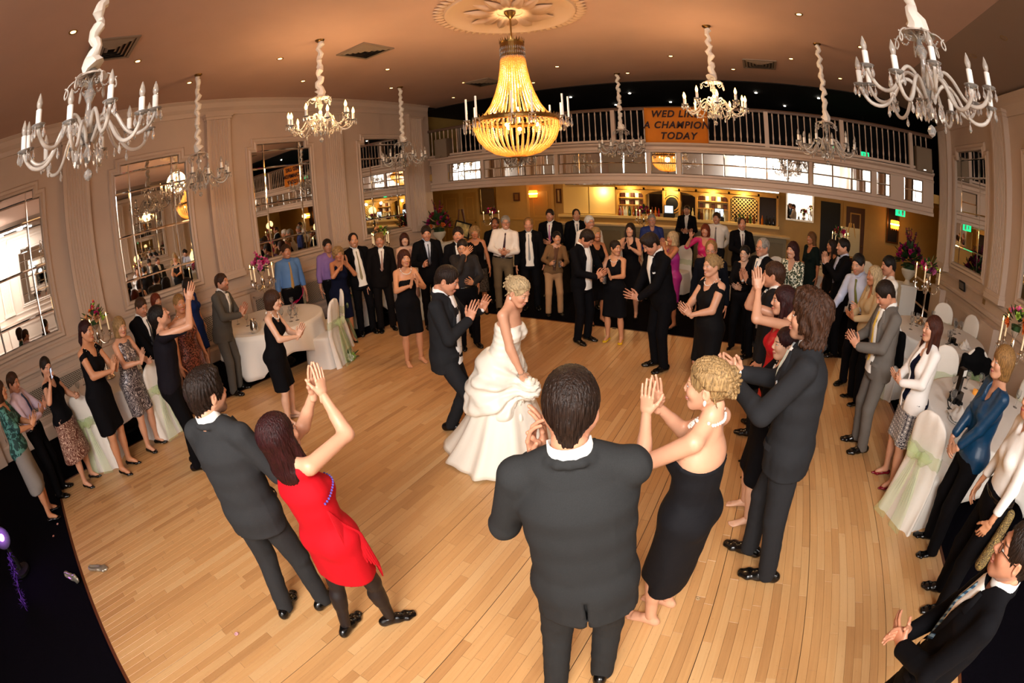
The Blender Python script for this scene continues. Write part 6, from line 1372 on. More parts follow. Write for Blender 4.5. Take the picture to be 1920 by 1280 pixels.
P(dict(bend=2.4, side=-1.9, H=1.744, at=(1.432,4.303,0), lod=1, yaw=99.6, armR='hold', armL='clap2', hands='cup', look=(0,-32), hair=('short','dark'), skin='ruddy', wear=('suit', dict(c='midgrey', tie='D8B04A', openj=True)), label='man in mid grey suit with yellow tie looking down, holding a glass'))
P(dict(bend=-3.4, side=-0.3, H=1.595, at=(1.690,3.728,0), lod=1, yaw=97.6, sex='f', arms='clasp', look=(0,4), hair=('long','auburn'), skin='fair', shoes='pump', shoem=mat('dark_red_patent', '7A0E1E', .2), wear=('cardigan', dict(top=NAVY, skirt=GEO, m=cloth('F6F0EA', kind='shirt'), hem=.50)), label='woman in white cardigan and grey patterned skirt with dark red shoes'))
P(dict(bend=-2.2, side=-1.4, H=1.698, at=(1.999,2.824,0), lod=1, yaw=86.7, sex='f', arms='low', hands='relax', look=(0,2), hair=('bowl','sandy'), skin='fair', shoes='flat', wear=('tee', dict(tr='0C0B0E', m=cloth('0A3A5C', kind='silk'), neck='v', sleeve='3q', hem=.84)), label='woman in shiny teal blouse and black trousers at the right table'))
P(dict(H=1.68, at=(0.277,3.602,0), lod=1, yaw=100.6, sex='f', arms=((.06,.26,1.72),(-.16,.1,1),(-1,0,-.16),(.8,.5,-1)), hair=('long','darkred'), skin='fair', shoes='pump', wear=('dress', dict(m=cloth('C01224', kind='satin'), neck='tank', hem=.55)), label='woman in red dress with arms raised overhead behind the long haired man'))
P(dict(bend=-4.9, side=-1.6, H=1.541, at=(0.236,2.954,0), lod=1, yaw=103.4, sex='f', arms='clap', hair=('pony','darkred'), skin='pale', shoes='bare', wear=('dress', dict(m=BLK, neck='tank', hem=.42, sleeve='3q')), necklace=dict(drop=.03), label='barefoot woman in black with dark red hair beside the long haired man'))
P(dict(bend=1.5, side=-0.2, H=1.905, at=(0.361,2.408,0), yaw=79.5, arms=((.07,.36,1.25),(-.25,.75,.55),(-1,-.1,.25),(.9,-.3,-1)), hands='cup', look=(2,4), feet=((.10,.06,-6),(-.10,-.14,6)), hair=('wavy','brown'), skin='fair', stub=.35, lod=0, wear=('suit', dict(c='28282A', tie='C8D0C0', shirt='F4F4F0', square=True)), label='tall man with long wavy brown hair in a charcoal suit clapping'))
P(dict(bend=-0.4, side=0.2, H=1.705, at=(-0.132,1.797,0), yaw=72.2, sex='f', girth=1.05, arms=((.05,.30,1.42),(-.08,.1,1),(-1,.05,-.1),(.7,-.2,-1)), look=(10,-2), hair=('updo','blond'), skin='fair', lod=0, shoes='bare', feet=((.09,.04,10),(-.09,.04,12)), wear=('dress', dict(m=cloth('131215', kind='jersey'), neck='strapless', hem=.36, top=1.28)), necklace=dict(drop=.02, r=.008, n=30), label='barefoot blonde woman with pinned up curls in a strapless black dress, nearest at right'))
P(dict(bend=0.2, side=-6.7, H=1.870, at=(-0.429,1.162,0), yaw=22.3, girth=1.03, armR=((-.115,.225,1.36),(.05,.15,1),(-1,0,0),(.25,.3,-1)), armL=((.155,.19,1.35),(-.02,.1,1),(-.9,-.2,0),(.55,-.4,-1)), handR='cup', handL='relax', look=(-4,-8), feet=((.14,.05,-10),(-.10,-.03,8)), hair=('short','dark'), skin='ruddy', lod=0, wear=('suit', dict(c='2B2B2B', vent=True, lapel=True, hem=.76)), label='broad man in charcoal suit seen from behind, front and centre'))
P(dict(bend=-2.1, side=-1.9, H=1.743, at=(-2.146,0.688,0), yaw=24.2, arms=((.12,.24,1.02),(-.5,.6,.2),(-1,-.2,.1),(1,-.4,-.6)), look=(-14,0), feet=((.14,.10,-14),(-.10,-.05,10)), hair=('tousled','dark'), skin='fair', stub=.65, lod=0, wear=('suit', dict(c='303031', hem=.80)), label='bearded man in charcoal suit at front left, watching with a smile'))
P(dict(bend=-7.2, side=-5.2, H=1.577, at=(-1.683,0.888,0), yaw=8.2, sex='f', girth=1.05, arms=((.04,.36,1.66),(-.1,.35,1),(-1,0,-.1),(.8,.2,-1)), look=(-6,10), feet=((.11,.10,-36),(-.10,-.10,8)), hair=('long','darkred'), skin='fair', lod=0, shoes='dress', wear=('dress', dict(m=cloth('C00E1C', kind='jersey'), neck='tank', hem=.62, flare=.02)), label='woman in a red fringed dress clapping overhead, front left'))
P(dict(bend=2.6, side=0.5, H=1.788, at=(-2.538,3.118,0), yaw=-68.8, crouch=.05, hipy=-.06, armR=((.03,.24,1.27),(-.1,.35,1),(-1,0,-.1),(.9,-.4,-1)), armL=((.20,.30,1.30),(-.1,.5,1),(-.8,.3,.1),(.9,-.2,-1)), hands='cup', look=(0,-24), feet=((.10,.16,-8),(-.12,-.14,10)), hair=('short','dark'), skin='ruddy', lod=0, wear=('suit', dict(c='222224', openj=True, shirt='F6F4F0')), label='groom in a black suit dancing and clapping beside the bride'))
P(dict(bend=11.3, side=-3.9, H=1.686, at=(-1.965,3.084,0), yaw=-85.5, sex='f', armR=((.10,.26,.90),(-.35,.45,-.85),(-.5,-.8,0),(.7,-.8,-.3)), armL=((.34,-.10,1.06),(.0,-.5,-.7),(-1,0,0),(.6,-1,.2)), hands='relax', look=(-10,-26), hair=('updo','ltblond'), skin='fair', lod=0, shoes=None, wear=('bride',), label='bride in a strapless ivory gown gathering up her skirt, dancing'))
P(dict(H=1.62, at=(1.194,1.019,0), yaw=60.5, arms=((.05,.24,1.02),(-.55,.7,.1),(-.6,-.7,.1),(.9,-.4,-.6)), hands='cup', look=(0,6), hair=('short','dark'), skin='ruddy', glasses='1A1A1A', lod=0, wear=('suit', dict(c='0C0B0E', tiem=STRIPE4, tie='x')), label='man with glasses and teal striped tie cut by the lower right corner'))
P(dict(H=1.70, at=(1.987,2.211,0), yaw=80.1, sex='f', arms=((.24,.12,.86),(-.1,.3,-1),(-.8,-.4,0),(.5,-1,-.2)), hands='relax', hair=('bob','brown'), skin='warm', shoes='dress', lod=1, wear=('shirt', dict(c='F4F0EA', tr='0C0B0E', untuck=False, col=True)), label='person in white shirt and black trousers cut by the right edge'))

for _p in PZ: person(_p)
# ---------------------------------------------------------------- finishing touches on single guests
def who(t): return next(q for q in PZ if t in q['label'])
K, root, F, C = who('red fringed dress')['_']
tights(K, root, .016, mat('sheer_black_tights', '170F10', .55))
fm = cloth('CC1824', kind='jersey'); q = MB(); pt = K['pt']
for i in range(64):                                                # fringe falls from a slanting seam round the left side and hem
    u = i/63; a = R(100-54*u); z0 = 1.20-.46*u; P0 = None
    d = K['T']@np.array([math.sin(a), math.cos(a), 0]); c = pt(0, 0, z0); X = (c+d*.42)[None]
    for _ in range(20): dd = C.eval(X); X = X-d*np.clip(dd-.004, -.02, .06)[:, None]*.85
    x = X[0]; q.tube([tuple(x), tuple(x+d*.02+np.array([0, 0, -.10])), tuple(x+d*.04+np.array([0, 0, -.21-.02*(i % 3)]))], .0045, 4)
tag(q.build('fringe', fm, root), kind='stuff')
q = MB()
for i in range(14):
    a = R(20+6*i); d = K['T']@np.array([math.sin(a), math.cos(a), 0]); X = (pt(0, 0, 1.30-.004*i)+d*.4)[None]
    for _ in range(20): X = X-d*np.clip(C.eval(X)-.003, -.02, .06)[:, None]*.85
    q.sphere(tuple(X[0]), .007, 5, 4)
tag(q.build('beaded_trim', mat('blue_beads', '5A4AA8', .2, spec=.8), root), kind='stuff')
K, root, F, C = who('bride in a')['_']
q = MB(); w = K['wrR']; d = K['handR'][:, 2]
for i in range(14): t = math.tau*i/14; e1, e2 = K['handR'][:, 0], K['handR'][:, 1]; q.sphere(tuple(w-d*.01+e1*.031*math.cos(t)+e2*.025*math.sin(t)), .005, 5, 4)
tag(q.build('bracelet', M_silver, root), kind='stuff')
for e in (1, -1): MB().sphere(tuple(K['head']+K['Hm']@np.array([e*.082, -.01, -.05])*K['hs']), .009, 6, 5, 1.6).build('earring', M_pearl, root)
for nm in ('pinned up curls', 'shiny teal blouse', 'sequin dress with silver'):
    K, root, F, C = who(nm)['_']
    for e in (1, -1): MB().sphere(tuple(K['head']+K['Hm']@np.array([e*.081, -.012, -.045])*K['hs']), .008, 6, 5, 1.8).build('earring', M_gold if 'teal' in nm else M_pearl, root)
K, root, F, C = who('lower right corner')['_']
# ---------------------------------------------------------------- things in hands
M_glass = mat('clear_glass', 'F4F4F2', .03, trans=.92, ior=1.45); M_phone = mat('phone_black', '0A0A0C', .2)
def held(t, side, off=(0, .035, .08)):
    K, root, F, C = who(t)['_']; rz = rotz(root.rotation_euler[2]); H = K['hand'+side]; loc = np.array(root.location)+rz@(K['wr'+side]+H@np.array(off)); return Vector(loc), Matrix((rz@H).tolist())
def phone(t, side, label):
    l, M = held(t, side); o = empty('phone', l, 0, label, 'phone'); o.rotation_mode = 'QUATERNION'; o.rotation_quaternion = M.to_quaternion()
    MB().box((-.032, -.004, -.05), (.032, .005, .065)).build('case', M_phone, o); MB().box((-.028, .005, -.045), (.028, .0056, .06)).build('screen', mat('phone_screen', 'C8D4E4', emit='C8D8F0', es=1.0), o)
phone('taking pictures with a phone', 'R', 'small dark phone raised in the hand of the woman in the patterned skirt'); phone('looking at a phone in his hand', 'R', 'pale lit phone in the hand of a man in black suit at the back'); phone('olive green tie', 'L', 'bright silver phone in the hand of the man with the olive green tie')
K, root, F, C = who('taking pictures with a phone')['_']
def tumbler(loc, label, m, name='drinking_glass', cat='glass', group=None, fill=None):
    o = empty(name, loc, 0, label, cat, group); MB().lathe([(.001, 0), (.028, 0), (.034, .10), (.032, .10), (.026, .008), (.001, .008)], n=12).build('tumbler', M_glass, o, True)
    if fill: MB().lathe([(.001, .009), (.0255, .009), (.030, .075), (.001, .075)], n=12).build('drink', mat('drink_'+fill, fill, .1), o, True)
    return o
for t, sd, lb, fl in (('brown scarf', 'R', 'red drink in a tumbler in the right hand of the woman in tan trousers', 'C83018'), ('brown scarf', 'L', 'dark red drink in a tumbler in the left hand of the woman in tan trousers', '8A2014'), ('mid grey suit', 'R', 'clear tumbler with ice held by the man in mid grey suit', None), ('yellow flat shoes', 'R', 'dark drink can held by the woman with yellow shoes', '1A1A1E')):
    l, M = held(t, sd, (0, .045, .06)); tumbler(l-Vector((0, 0, .05)), lb, None, fill=fl)
# scarf of the woman in tan trousers, watch of the woman in the cardigan
K, root, F, C = who('brown scarf')['_']
patch('scarf', K, C, [(1.46, -.05, .05), (1.38, -.04, .06), (1.25, -.02, .05), (1.1, -.02, .04), (.98, -.03, .04)], cloth('5A3A26', kind='shirt'), root, .012, 5)
K, root, F, C = who('white cardigan')['_']
q = MB(); d = unit(K['wrR']-K['elR']); H = K['handR']; c = K['wrR']-d*.015
q.tube([tuple(c+H[:, 0]*.031*math.cos(t)+H[:, 1]*.024*math.sin(t)) for t in np.linspace(0, math.tau, 15)], .006, 6); q.build('watch_strap', M_silver, root); MB().sphere(tuple(c-H[:, 1]*.027), .014, 8, 5, .8).build('watch_face', M_white, root)
# ---------------------------------------------------------------- tables, cloths, chairs
M_linen = mat('white_linen', 'EFE9E0', .8, bump=.3, bscale=14); M_linen2 = mat('peach_tinted_cover', 'E8D8C8', .8, bump=.3, bscale=14)
M_org = mat('lime_organza', 'CFE6A8', .7, alpha=.30); M_steel = mat('table_steel', '6A6A6A', .3, 1)
def table(x, y, r, label, cl_label, rot=.4, drop=1.05):
    t = empty('round_table', (x, y, 0), 0, label, 'table', 'round dinner tables'); MB().lathe([(.001, .72), (r, .72), (r, .745), (.001, .745)], n=40).build('tabletop', mat('table_ply', '8A6A48', .6), t); MB().lathe([(.30, 0), (.28, .03), (.05, .05), (.04, .70), (.12, .72)], n=16).build('pedestal', M_steel, t, True)
    n = 120; V = [(0, 0, .750)]; rr = [.3*r, .6*r, .85*r, .97*r, r+.004]
    for q_ in rr: V += [(q_*math.cos(math.tau*i/n), q_*math.sin(math.tau*i/n), .750 if q_ < r else .747) for i in range(n)]
    m = 9
    for j in range(1, m+1):
        u = j/m
        for i in range(n):
            a = math.tau*i/n; b = a+rot; half = r*1.40; e = min(half/max(abs(math.cos(b)), abs(math.sin(b))), r*1.72); hang = min(max(e-r, .15), .70)
            f = .030*math.sin(11*a+1.0)+.018*math.sin(19*a+2); q_ = r+.010+.05*u+f*u; V.append((q_*math.cos(a), q_*math.sin(a), .747-hang*u-.012*(1-u)))
    F_ = [(0, 1+i, 1+(i+1) % n) for i in range(n)]; k = len(rr)+m
    for j in range(k-1): F_ += [(1+j*n+i, 1+(j+1)*n+i, 1+(j+1)*n+(i+1) % n, 1+j*n+(i+1) % n) for i in range(n)]
    me = bpy.data.meshes.new('tablecloth'); me.from_pydata(V, [], F_); me.materials.append(M_linen); me.polygons.foreach_set('use_smooth', [True]*len(me.polygons)); o = link(bpy.data.objects.new('tablecloth', me)); o.location = (x, y, 0)
    md = o.modifiers.new('thickness', 'SOLIDIFY'); md.thickness = .003; md.offset = 1
    tag(o, cl_label, 'tablecloth', 'white tablecloths'); return t
TB = {'L1': (-6.5, 3.45, .88), 'L2': (-6.85, .62, .85), 'L3': (-6.95, 6.55, .85), 'M1': (-7.1, 11.0, .85), 'M2': (-3.0, 11.95, .85), 'R3': (1.98, 10.3, .85), 'R1': (3.12, 6.5, .86), 'R2': (2.82, 3.9, .86)}
NM = {'L1': 'beside the woman with short brown hair', 'L2': 'behind the woman with long pearls', 'L3': 'in the far left corner by the balcony', 'M1': 'under the left end of the balcony', 'M2': 'in front of the bar', 'R3': 'under the right end of the balcony', 'R1': 'behind the woman in the white cardigan', 'R2': 'beside the woman in teal'}
for k, (x, y, r) in TB.items(): table(x, y, r, 'round dinner table '+NM[k], 'white tablecloth on the round table '+NM[k], .4+x)
def make_chair():
    root = empty('covered_chair'); n = 32
    def sup(t, w, d, e=.45): c, s = math.cos(t), math.sin(t); return (math.copysign(abs(c)**e, c)*w, math.copysign(abs(s)**e, s)*d)
    V = []; L = [(0.0, .255, .26, 1), (.15, .245, .25, .8), (.3, .23, .235, .5), (.42, .215, .22, .2), (.455, .21, .215, 0), (.47, .19, .195, 0), (.475, .1, .1, 0)]
    for z, w, d, f in L:
        for i in range(n): t = math.tau*i/n; x, y = sup(t, w, d); k = 1+f*(.035*math.sin(7*t+1)+.02*math.sin(13*t)); V.append((x*k, y*k, z))
    F_ = [(j*n+i, j*n+(i+1) % n, (j+1)*n+(i+1) % n, (j+1)*n+i) for j in range(len(L)-1) for i in range(n)]; V.append((0, 0, .475)); F_ += [((len(L)-1)*n+i, (len(L)-1)*n+(i+1) % n, len(V)-1) for i in range(n)]
    me = bpy.data.meshes.new('seat_cover'); me.from_pydata(V, [], F_); me.materials.append(M_linen); me.polygons.foreach_set('use_smooth', [True]*len(me.polygons)); link(bpy.data.objects.new('seat_cover', me), root)
    def back_ring(z, o=0):
        if z < .45: u = z/.45; w, y, th = .255-.045*u, -.30+.08*u, .04
        else:
            u = (z-.45)/.55; w = .21-.012*u; y = -.22-.075*u; th = .032
            if z > .80: w *= math.sqrt(max(0.0, 1-((z-.80)/.205)**2.2)); th *= math.sqrt(max(.05, 1-((z-.80)/.205)**6))
        return w+o, y, th+o
    V = []; zs = [0, .1, .2, .3, .4, .5, .6, .7, .78, .84, .89, .93, .96, .98, .995, 1.0]
    for z in zs:
        w, y, th = back_ring(z)
        for i in range(n): t = math.tau*i/n; x, d = sup(t, w, th, .7); fo = (.018*math.sin(x*42) if z < .5 else .006*math.sin(x*50))*(1 if math.sin(t) < 0 else .3); V.append((x, y+d+fo, z))
    F_ = [(j*n+i, j*n+(i+1) % n, (j+1)*n+(i+1) % n, (j+1)*n+i) for j in range(len(zs)-1) for i in range(n)]+[tuple((len(zs)-1)*n+i for i in range(n))]
    me = bpy.data.meshes.new('back_cover'); me.from_pydata(V, [], F_); me.materials.append(M_linen); me.polygons.foreach_set('use_smooth', [True]*len(me.polygons)); link(bpy.data.objects.new('back_cover', me), root)
    V = []; zs = [.585, .62, .66, .70]
    for z in zs:
        w, y, th = back_ring(z, .008)
        for i in range(n): t = math.tau*i/n; x, d = sup(t, w, th, .7); V.append((x, y+d, z+.008*math.sin(9*t)))
    F_ = [(j*n+i, j*n+(i+1) % n, (j+1)*n+(i+1) % n, (j+1)*n+i) for j in range(3) for i in range(n)]
    me = bpy.data.meshes.new('sash'); me.from_pydata(V, [], F_); me.materials.append(M_org); me.polygons.foreach_set('use_smooth', [True]*len(me.polygons)); sa = link(bpy.data.objects.new('sash', me), root)
    for sx in (-1, 1):
        V = []; F_ = []
        for j in range(9):
            for i in range(8): a = math.tau*i/8; u = j/8; r_ = .012+.055*math.sin(math.pi*min(1, u*1.05+.05))**.8; V.append((sx*(.01+.15*u), -.30-.035-.04*math.sin(math.pi*u)+r_*.5*math.cos(a), .645+.03*u+r_*math.sin(a)+.006*math.sin(u*20)))
        F_ = [(j*8+i, j*8+(i+1) % 8, (j+1)*8+(i+1) % 8, (j+1)*8+i) for j in range(8) for i in range(8)]; o = mesh_np('bow_loop', V, np.array(F_), M_org, sa)
        V = []; nx = 9
        for j in range(14):
            u = j/13
            for i in range(nx): v = i/(nx-1)-.5; wd = .04+.13*u; V.append((sx*(.03+.09*u)+v*wd, -.335-.10*u+.018*math.sin(v*26+j*.25), .63-.61*u))
        mesh_np('sash_tail', V, np.array([(j*nx+i, j*nx+i+1, (j+1)*nx+i+1, (j+1)*nx+i) for j in range(13) for i in range(nx-1)]), M_org, sa)
    MB().sphere((0, -.33, .64), .035, 8, 6).build('bow_knot', M_org, sa, True)
    return root
ch = make_chair(); first = [True]
CH = [(-5.66, 3.85, 118, 'white covered chair with lime sash at the table edge, nearest the dance floor at left'), (-6.15, 4.35, 168, 'white covered chair behind the left table, near the curly blonde woman'), (-7.35, 4.45, -140, 'white covered chair behind the left table with a pink wrap over it'),
      (-6.05, .12, 62, 'white covered chair with lime sash behind the woman with long pearls'), (-6.05, 1.05, 110, 'white covered chair with sash behind the blonde in sequins'), (-6.75, 5.62, 10, 'white covered chair near the wall behind the man with striped tie'), (-5.95, 6.35, 80, 'white covered chair at the far left table, behind the back row'),
      (1.93, 3.32, -58, 'white covered chair with lime organza bow beside the woman in grey patterned skirt'), (2.55, 4.78, 165, 'white covered chair behind the camera flash at the near right table'), (3.62, 4.35, 118, 'white covered chair against the right wall beside the near right table'), (3.55, 7.35, 152, 'white covered chair by the right wall, farther of two behind the candelabrum'), (3.82, 6.95, 112, 'white covered chair at the far side of the right table, nearest the pilaster'), (3.25, 5.45, -8, 'white covered chair back draped with a black jacket at the right table'), (2.22, 5.95, -50, 'white covered chair behind the man in mid grey suit draped with black'),
      (-1.7, 9.95, 160, 'white covered chair in the back row behind the older woman in magenta'), (.46, 9.6, 175, 'white covered chair in the back row behind the floral blouse'), (2.75, 10.95, 140, 'white covered chair under the right end of the balcony'), (-.35, 9.85, 170, 'white covered chair under the balcony behind the clapping older man')]
chairs = {}
for x, y, rz, lb in CH:
    c = ch if first[0] else copy_tree(ch); first[0] = False; c.location = (x, y, 0); c.rotation_euler = (0, 0, R(rz)); tag(c, lb, 'chair', 'white covered banquet chairs'); chairs[lb] = c
def jacket_on(x, y, rz, label):
    s = SDF(); X = (1, 0, 0); s.ecap((0, -.265, .5), (0, -.285, .84), (.235, .055), (.22, .05), X, 0); s.ecap((0, -.285, .84), (0, -.295, .975), (.22, .05), (.09, .045), X, .05)
    for e in (1, -1): s.cap((e*.2, -.28, .86), (e*.25, -.27, .5), .05, .042, .03)
    V, Q = s.mesh(.018); g = s.grad(V); V = V+g*(.007*smooth_noise(V, 24, 2))[:, None]
    o = mesh_np('black_jacket', V, Q, cloth('0A0A0C'), None); o.location = (x, y, 0); o.rotation_euler = (0, 0, R(rz)); tag(o, label, 'jacket')
jacket_on(3.25, 5.45, -8, 'black jacket hung over the chair back at the right table'); jacket_on(2.22, 5.95, -50, 'black jacket hung over a chair behind the woman in the cardigan')
# ---------------------------------------------------------------- candelabra and flowers
M_flame = mat('candle_flame', 'FFE0A0', emit='FFC460', es=26); M_wax = mat('ivory_candle_wax', 'F6E8CC', .5, emit='FFD090', es=.35)
def bloom_mesh(seed, m):
    r = random.Random(seed); V = []; F_ = []
    for k in range(16):
        ring = k/16; a = k*2.4; tilt = .15+1.25*ring; rad = .12+.25*ring
        c, s = math.cos(a), math.sin(a); n0 = len(V)
        for j in range(4):
            v = j/3; w = (.30+.55*ring)*math.sin(math.pi*(.15+.75*v)); rr = rad*.4+v*math.sin(tilt)*(.55+.5*ring); zz = v*math.cos(tilt)*.8-.15*ring+.1*v*v
            for i in (-1, 0, 1): x, y = rr-abs(i)*.06, i*w*.6; V.append((x*c-y*s, x*s+y*c, zz+.05*abs(i)))
        for j in range(3):
            for i in range(2): F_.append((n0+j*3+i, n0+j*3+i+1, n0+(j+1)*3+i+1, n0+(j+1)*3+i))
    me = bpy.data.meshes.new('bloom'); me.from_pydata(V, [], F_); me.materials.append(m); me.polygons.foreach_set('use_smooth', [True]*len(me.polygons)); return me
FM = {k: mat('petal_'+k, c, .6) for k, c in (('magenta', 'B8186A'), ('pink', 'D870A8'), ('plum', '6A1248'), ('red', '9A1A2A'), ('orange', 'D86A28'), ('lime', '9AB848'), ('peach', 'E0A878'), ('white', 'E8E8D0'))}
BL = {k: bloom_mesh(i, m) for i, (k, m) in enumerate(FM.items())}
M_leafg = mat('dark_green_leaf', '24401C', .5, noise=.3, nscale=9); lf = MB()
for j in range(6):
    u = j/5; w = .28*math.sin(math.pi*u)**.8+.004
    lf.v += [(-w, .05*u*u, u), (0, -.06*math.sin(math.pi*u), u), (w, .05*u*u, u)]
lf.f = [(j*3+i, j*3+i+1, (j+1)*3+i+1, (j+1)*3+i) for j in range(5) for i in (0, 1)]
lo_ = lf.build('leaf', M_leafg, None, True); LEAF = lo_.data; bpy.data.objects.remove(lo_)
def flowers(loc, rad, hz, nb, nl, cols, label, group, seed, spikes=0, cat='flowers', name='flower_arrangement'):
    r = random.Random(seed); root = empty(name, loc, 0, label, cat, group)
    MB().lathe([(.001, -.0), (rad*.35, .0), (rad*.4, hz*.25), (.001, hz*.3)], n=10).build('foam_base', M_leafg, root, True)
    def dirv(): a = r.uniform(0, math.tau); e = r.uniform(-.15, 1); c = math.sqrt(max(0, 1-e*e)); return Vector((c*math.cos(a), c*math.sin(a), e))
    for i in range(nb):
        d = dirv(); o = link(bpy.data.objects.new('bloom', BL[r.choice(cols)]), root); o.location = (d.x*rad*.75, d.y*rad*.75, hz*.35+d.z*hz*.55); o.rotation_euler = d.to_track_quat('Z', 'Y').to_euler(); s = r.uniform(.040, .065)*(1.0 if rad < .3 else 1.25); o.scale = (s, s, s)
    for i in range(nl):
        d = dirv(); o = link(bpy.data.objects.new('leaf', LEAF), root); o.location = (d.x*rad*.5, d.y*rad*.5, hz*.3+d.z*hz*.35); o.rotation_euler = d.to_track_quat('Z', 'Y').to_euler(); s = r.uniform(.10, .17)*(1 if rad < .3 else 1.7); o.scale = (s*.7, s, s)
    for i in range(spikes):
        a = r.uniform(0, math.tau); t = r.uniform(.05, .4); L = r.uniform(.7, 1.0)*hz*.9; q = MB(); P = [(rad*.3*math.cos(a)*k/6*(1+t), rad*.3*math.sin(a)*k/6*(1+t), hz*.6+L*k/6) for k in range(7)]; q.tube(P, .006, 4)
        o = q.build('flower_spike', M_leafg, root)
        for k in range(9): u = .35+.65*k/9; b = link(bpy.data.objects.new('spike_bloom', BL[r.choice(cols)]), o); b.location = (rad*.3*math.cos(a)*u*(1+t)+r.uniform(-.02, .02), rad*.3*math.sin(a)*u*(1+t)+r.uniform(-.02, .02), hz*.6+L*u); s = .04*(1.2-u*.7); b.scale = (s, s, s)
    return root
def candelabrum():
    root = empty('candelabrum'); m = mat('polished_silver', 'D8CCBC', .14, 1)
    MB().lathe([(.001, 0), (.10, 0), (.11, .012), (.09, .03), (.045, .05), (.025, .08), (.035, .1), (.018, .13), (.014, .45), (.03, .49), (.04, .52), (.02, .55), (.035, .6), (.03, .66), (.012, .7), (.06, .76), (.07, .78), (.001, .775)], n=18).build('stem', m, root, True)
    for k in range(4):
        a = k*math.pi/2+.5; c, s = math.cos(a), math.sin(a)
        pr = [(.02, .56), (.07, .5), (.14, .49), (.2, .53), (.215, .6)]; P = [(x*c, x*s, z) for x, z in pr]
        A = MB().tube(P, .009, 6).build('arm', m, root, True); x, y = .215*c, .215*s
        MB().lathe([(.01, 0), (.04, .012), (.042, .016), (.018, .014), (.02, .05), (.014, .055)], (x, y, .6), 12).build('candle_cup', m, A, True)
        MB().lathe([(.011, .04), (.0105, .24), (.001, .243)], (x, y, .6), 8).build('candle', M_wax, A, True)
        MB().lathe([(.0005, 0), (.0075, .012), (.007, .022), (.0005, .05)], (x, y, .845), 6).build('flame', M_flame, A, True)
        q = MB()
        for j in range(5): b = j*math.tau/5; q.lathe([(.0005, 0), (.006, -.02), (.0005, -.045)], (x+.036*math.cos(b), y+.036*math.sin(b), .61), 4)
        tag(q.build('crystal_drops', M_crys, A), kind='stuff')
    return root
cb = candelabrum(); f1 = True
CD = {'L1': 'left table', 'L2': 'table behind the woman with pearls', 'L3': 'far left corner table', 'M1': 'table under the left end of the balcony', 'M2': 'table in front of the bar', 'R3': 'table under the right end of the balcony', 'R1': 'right table by the wall', 'R2': 'near right table at the picture edge'}
fc = {'L1': ['magenta', 'pink', 'magenta', 'pink'], 'L2': ['orange', 'magenta', 'lime', 'peach'], 'L3': ['lime', 'red', 'peach'], 'M1': ['red', 'plum', 'magenta'], 'M2': ['magenta', 'red', 'plum'], 'R3': ['magenta', 'red', 'white'], 'R1': ['magenta', 'plum', 'pink', 'lime'], 'R2': ['pink', 'lime', 'orange']}
CO = {'R2': (3.02, 4.1), 'R1': (2.9, 6.85)}
for i, (k, lb) in enumerate(CD.items()):
    x, y, r = TB[k]; x, y = CO.get(k, (x, y)); c = cb if f1 else copy_tree(cb); f1 = False; c.location = (x, y, .752); c.rotation_euler = (0, 0, i*.6); tag(c, 'silver candelabrum with lit candles on the '+lb, 'candelabrum', 'silver candelabra on the tables')
    flowers((x, y, .752+.775), .17, .22, 16, 22, fc[k], '%s and %s posy atop candelabrum on the %s' % (fc[k][0], fc[k][2], lb), 'flower posies on the candelabra', 20+i, 1 if k in ('L1', 'L2') else 0)
    lamp('candle_glow', 'POINT', (x, y, 1.85), 2.2, (1, .6, .25), shadow_soft_size=.15)
# big urn arrangements at the balcony ends
for x, y, lb, cols, pl in ((-7.5, 9.15, 'tall flower urn of plum and red gladioli at the left balcony end', ['red', 'plum', 'orange', 'magenta'], 1.0), (3.38, 9.15, 'tall dark plum flower urn on a white plinth at the right balcony end', ['plum', 'magenta', 'plum'], .95)):
    p = empty('plinth', (x, y, 0), 0, 'white square plinth under the flower urn at the %s balcony end' % ('left' if x < 0 else 'right'), 'plinth', 'white flower plinths'); MB().box((-.19, -.19, 0), (.19, .19, pl-.04)).build('shaft', M_white, p); MB().box((-.22, -.22, pl-.04), (.22, .22, pl)).build('cap', M_white, p); MB().box((-.22, -.22, 0), (.22, .22, .08)).build('foot', M_white, p)
    u = MB().lathe([(.001, 0), (.1, 0), (.06, .04), (.05, .08), (.14, .18), (.17, .26), (.15, .30), (.14, .29), (.001, .2)], n=20).build('urn', mat('pale_urn', 'D8CCB8', .5), None, True); u.location = (x, y, pl); tag(u, 'pale footed urn holding the %s tall flowers' % ('left' if x < 0 else 'right'), 'urn', 'flower urns')
    flowers((x, y, pl+.24), .36, .62, 34, 60, cols, lb, 'tall urn arrangements', 60+int(x), 7)
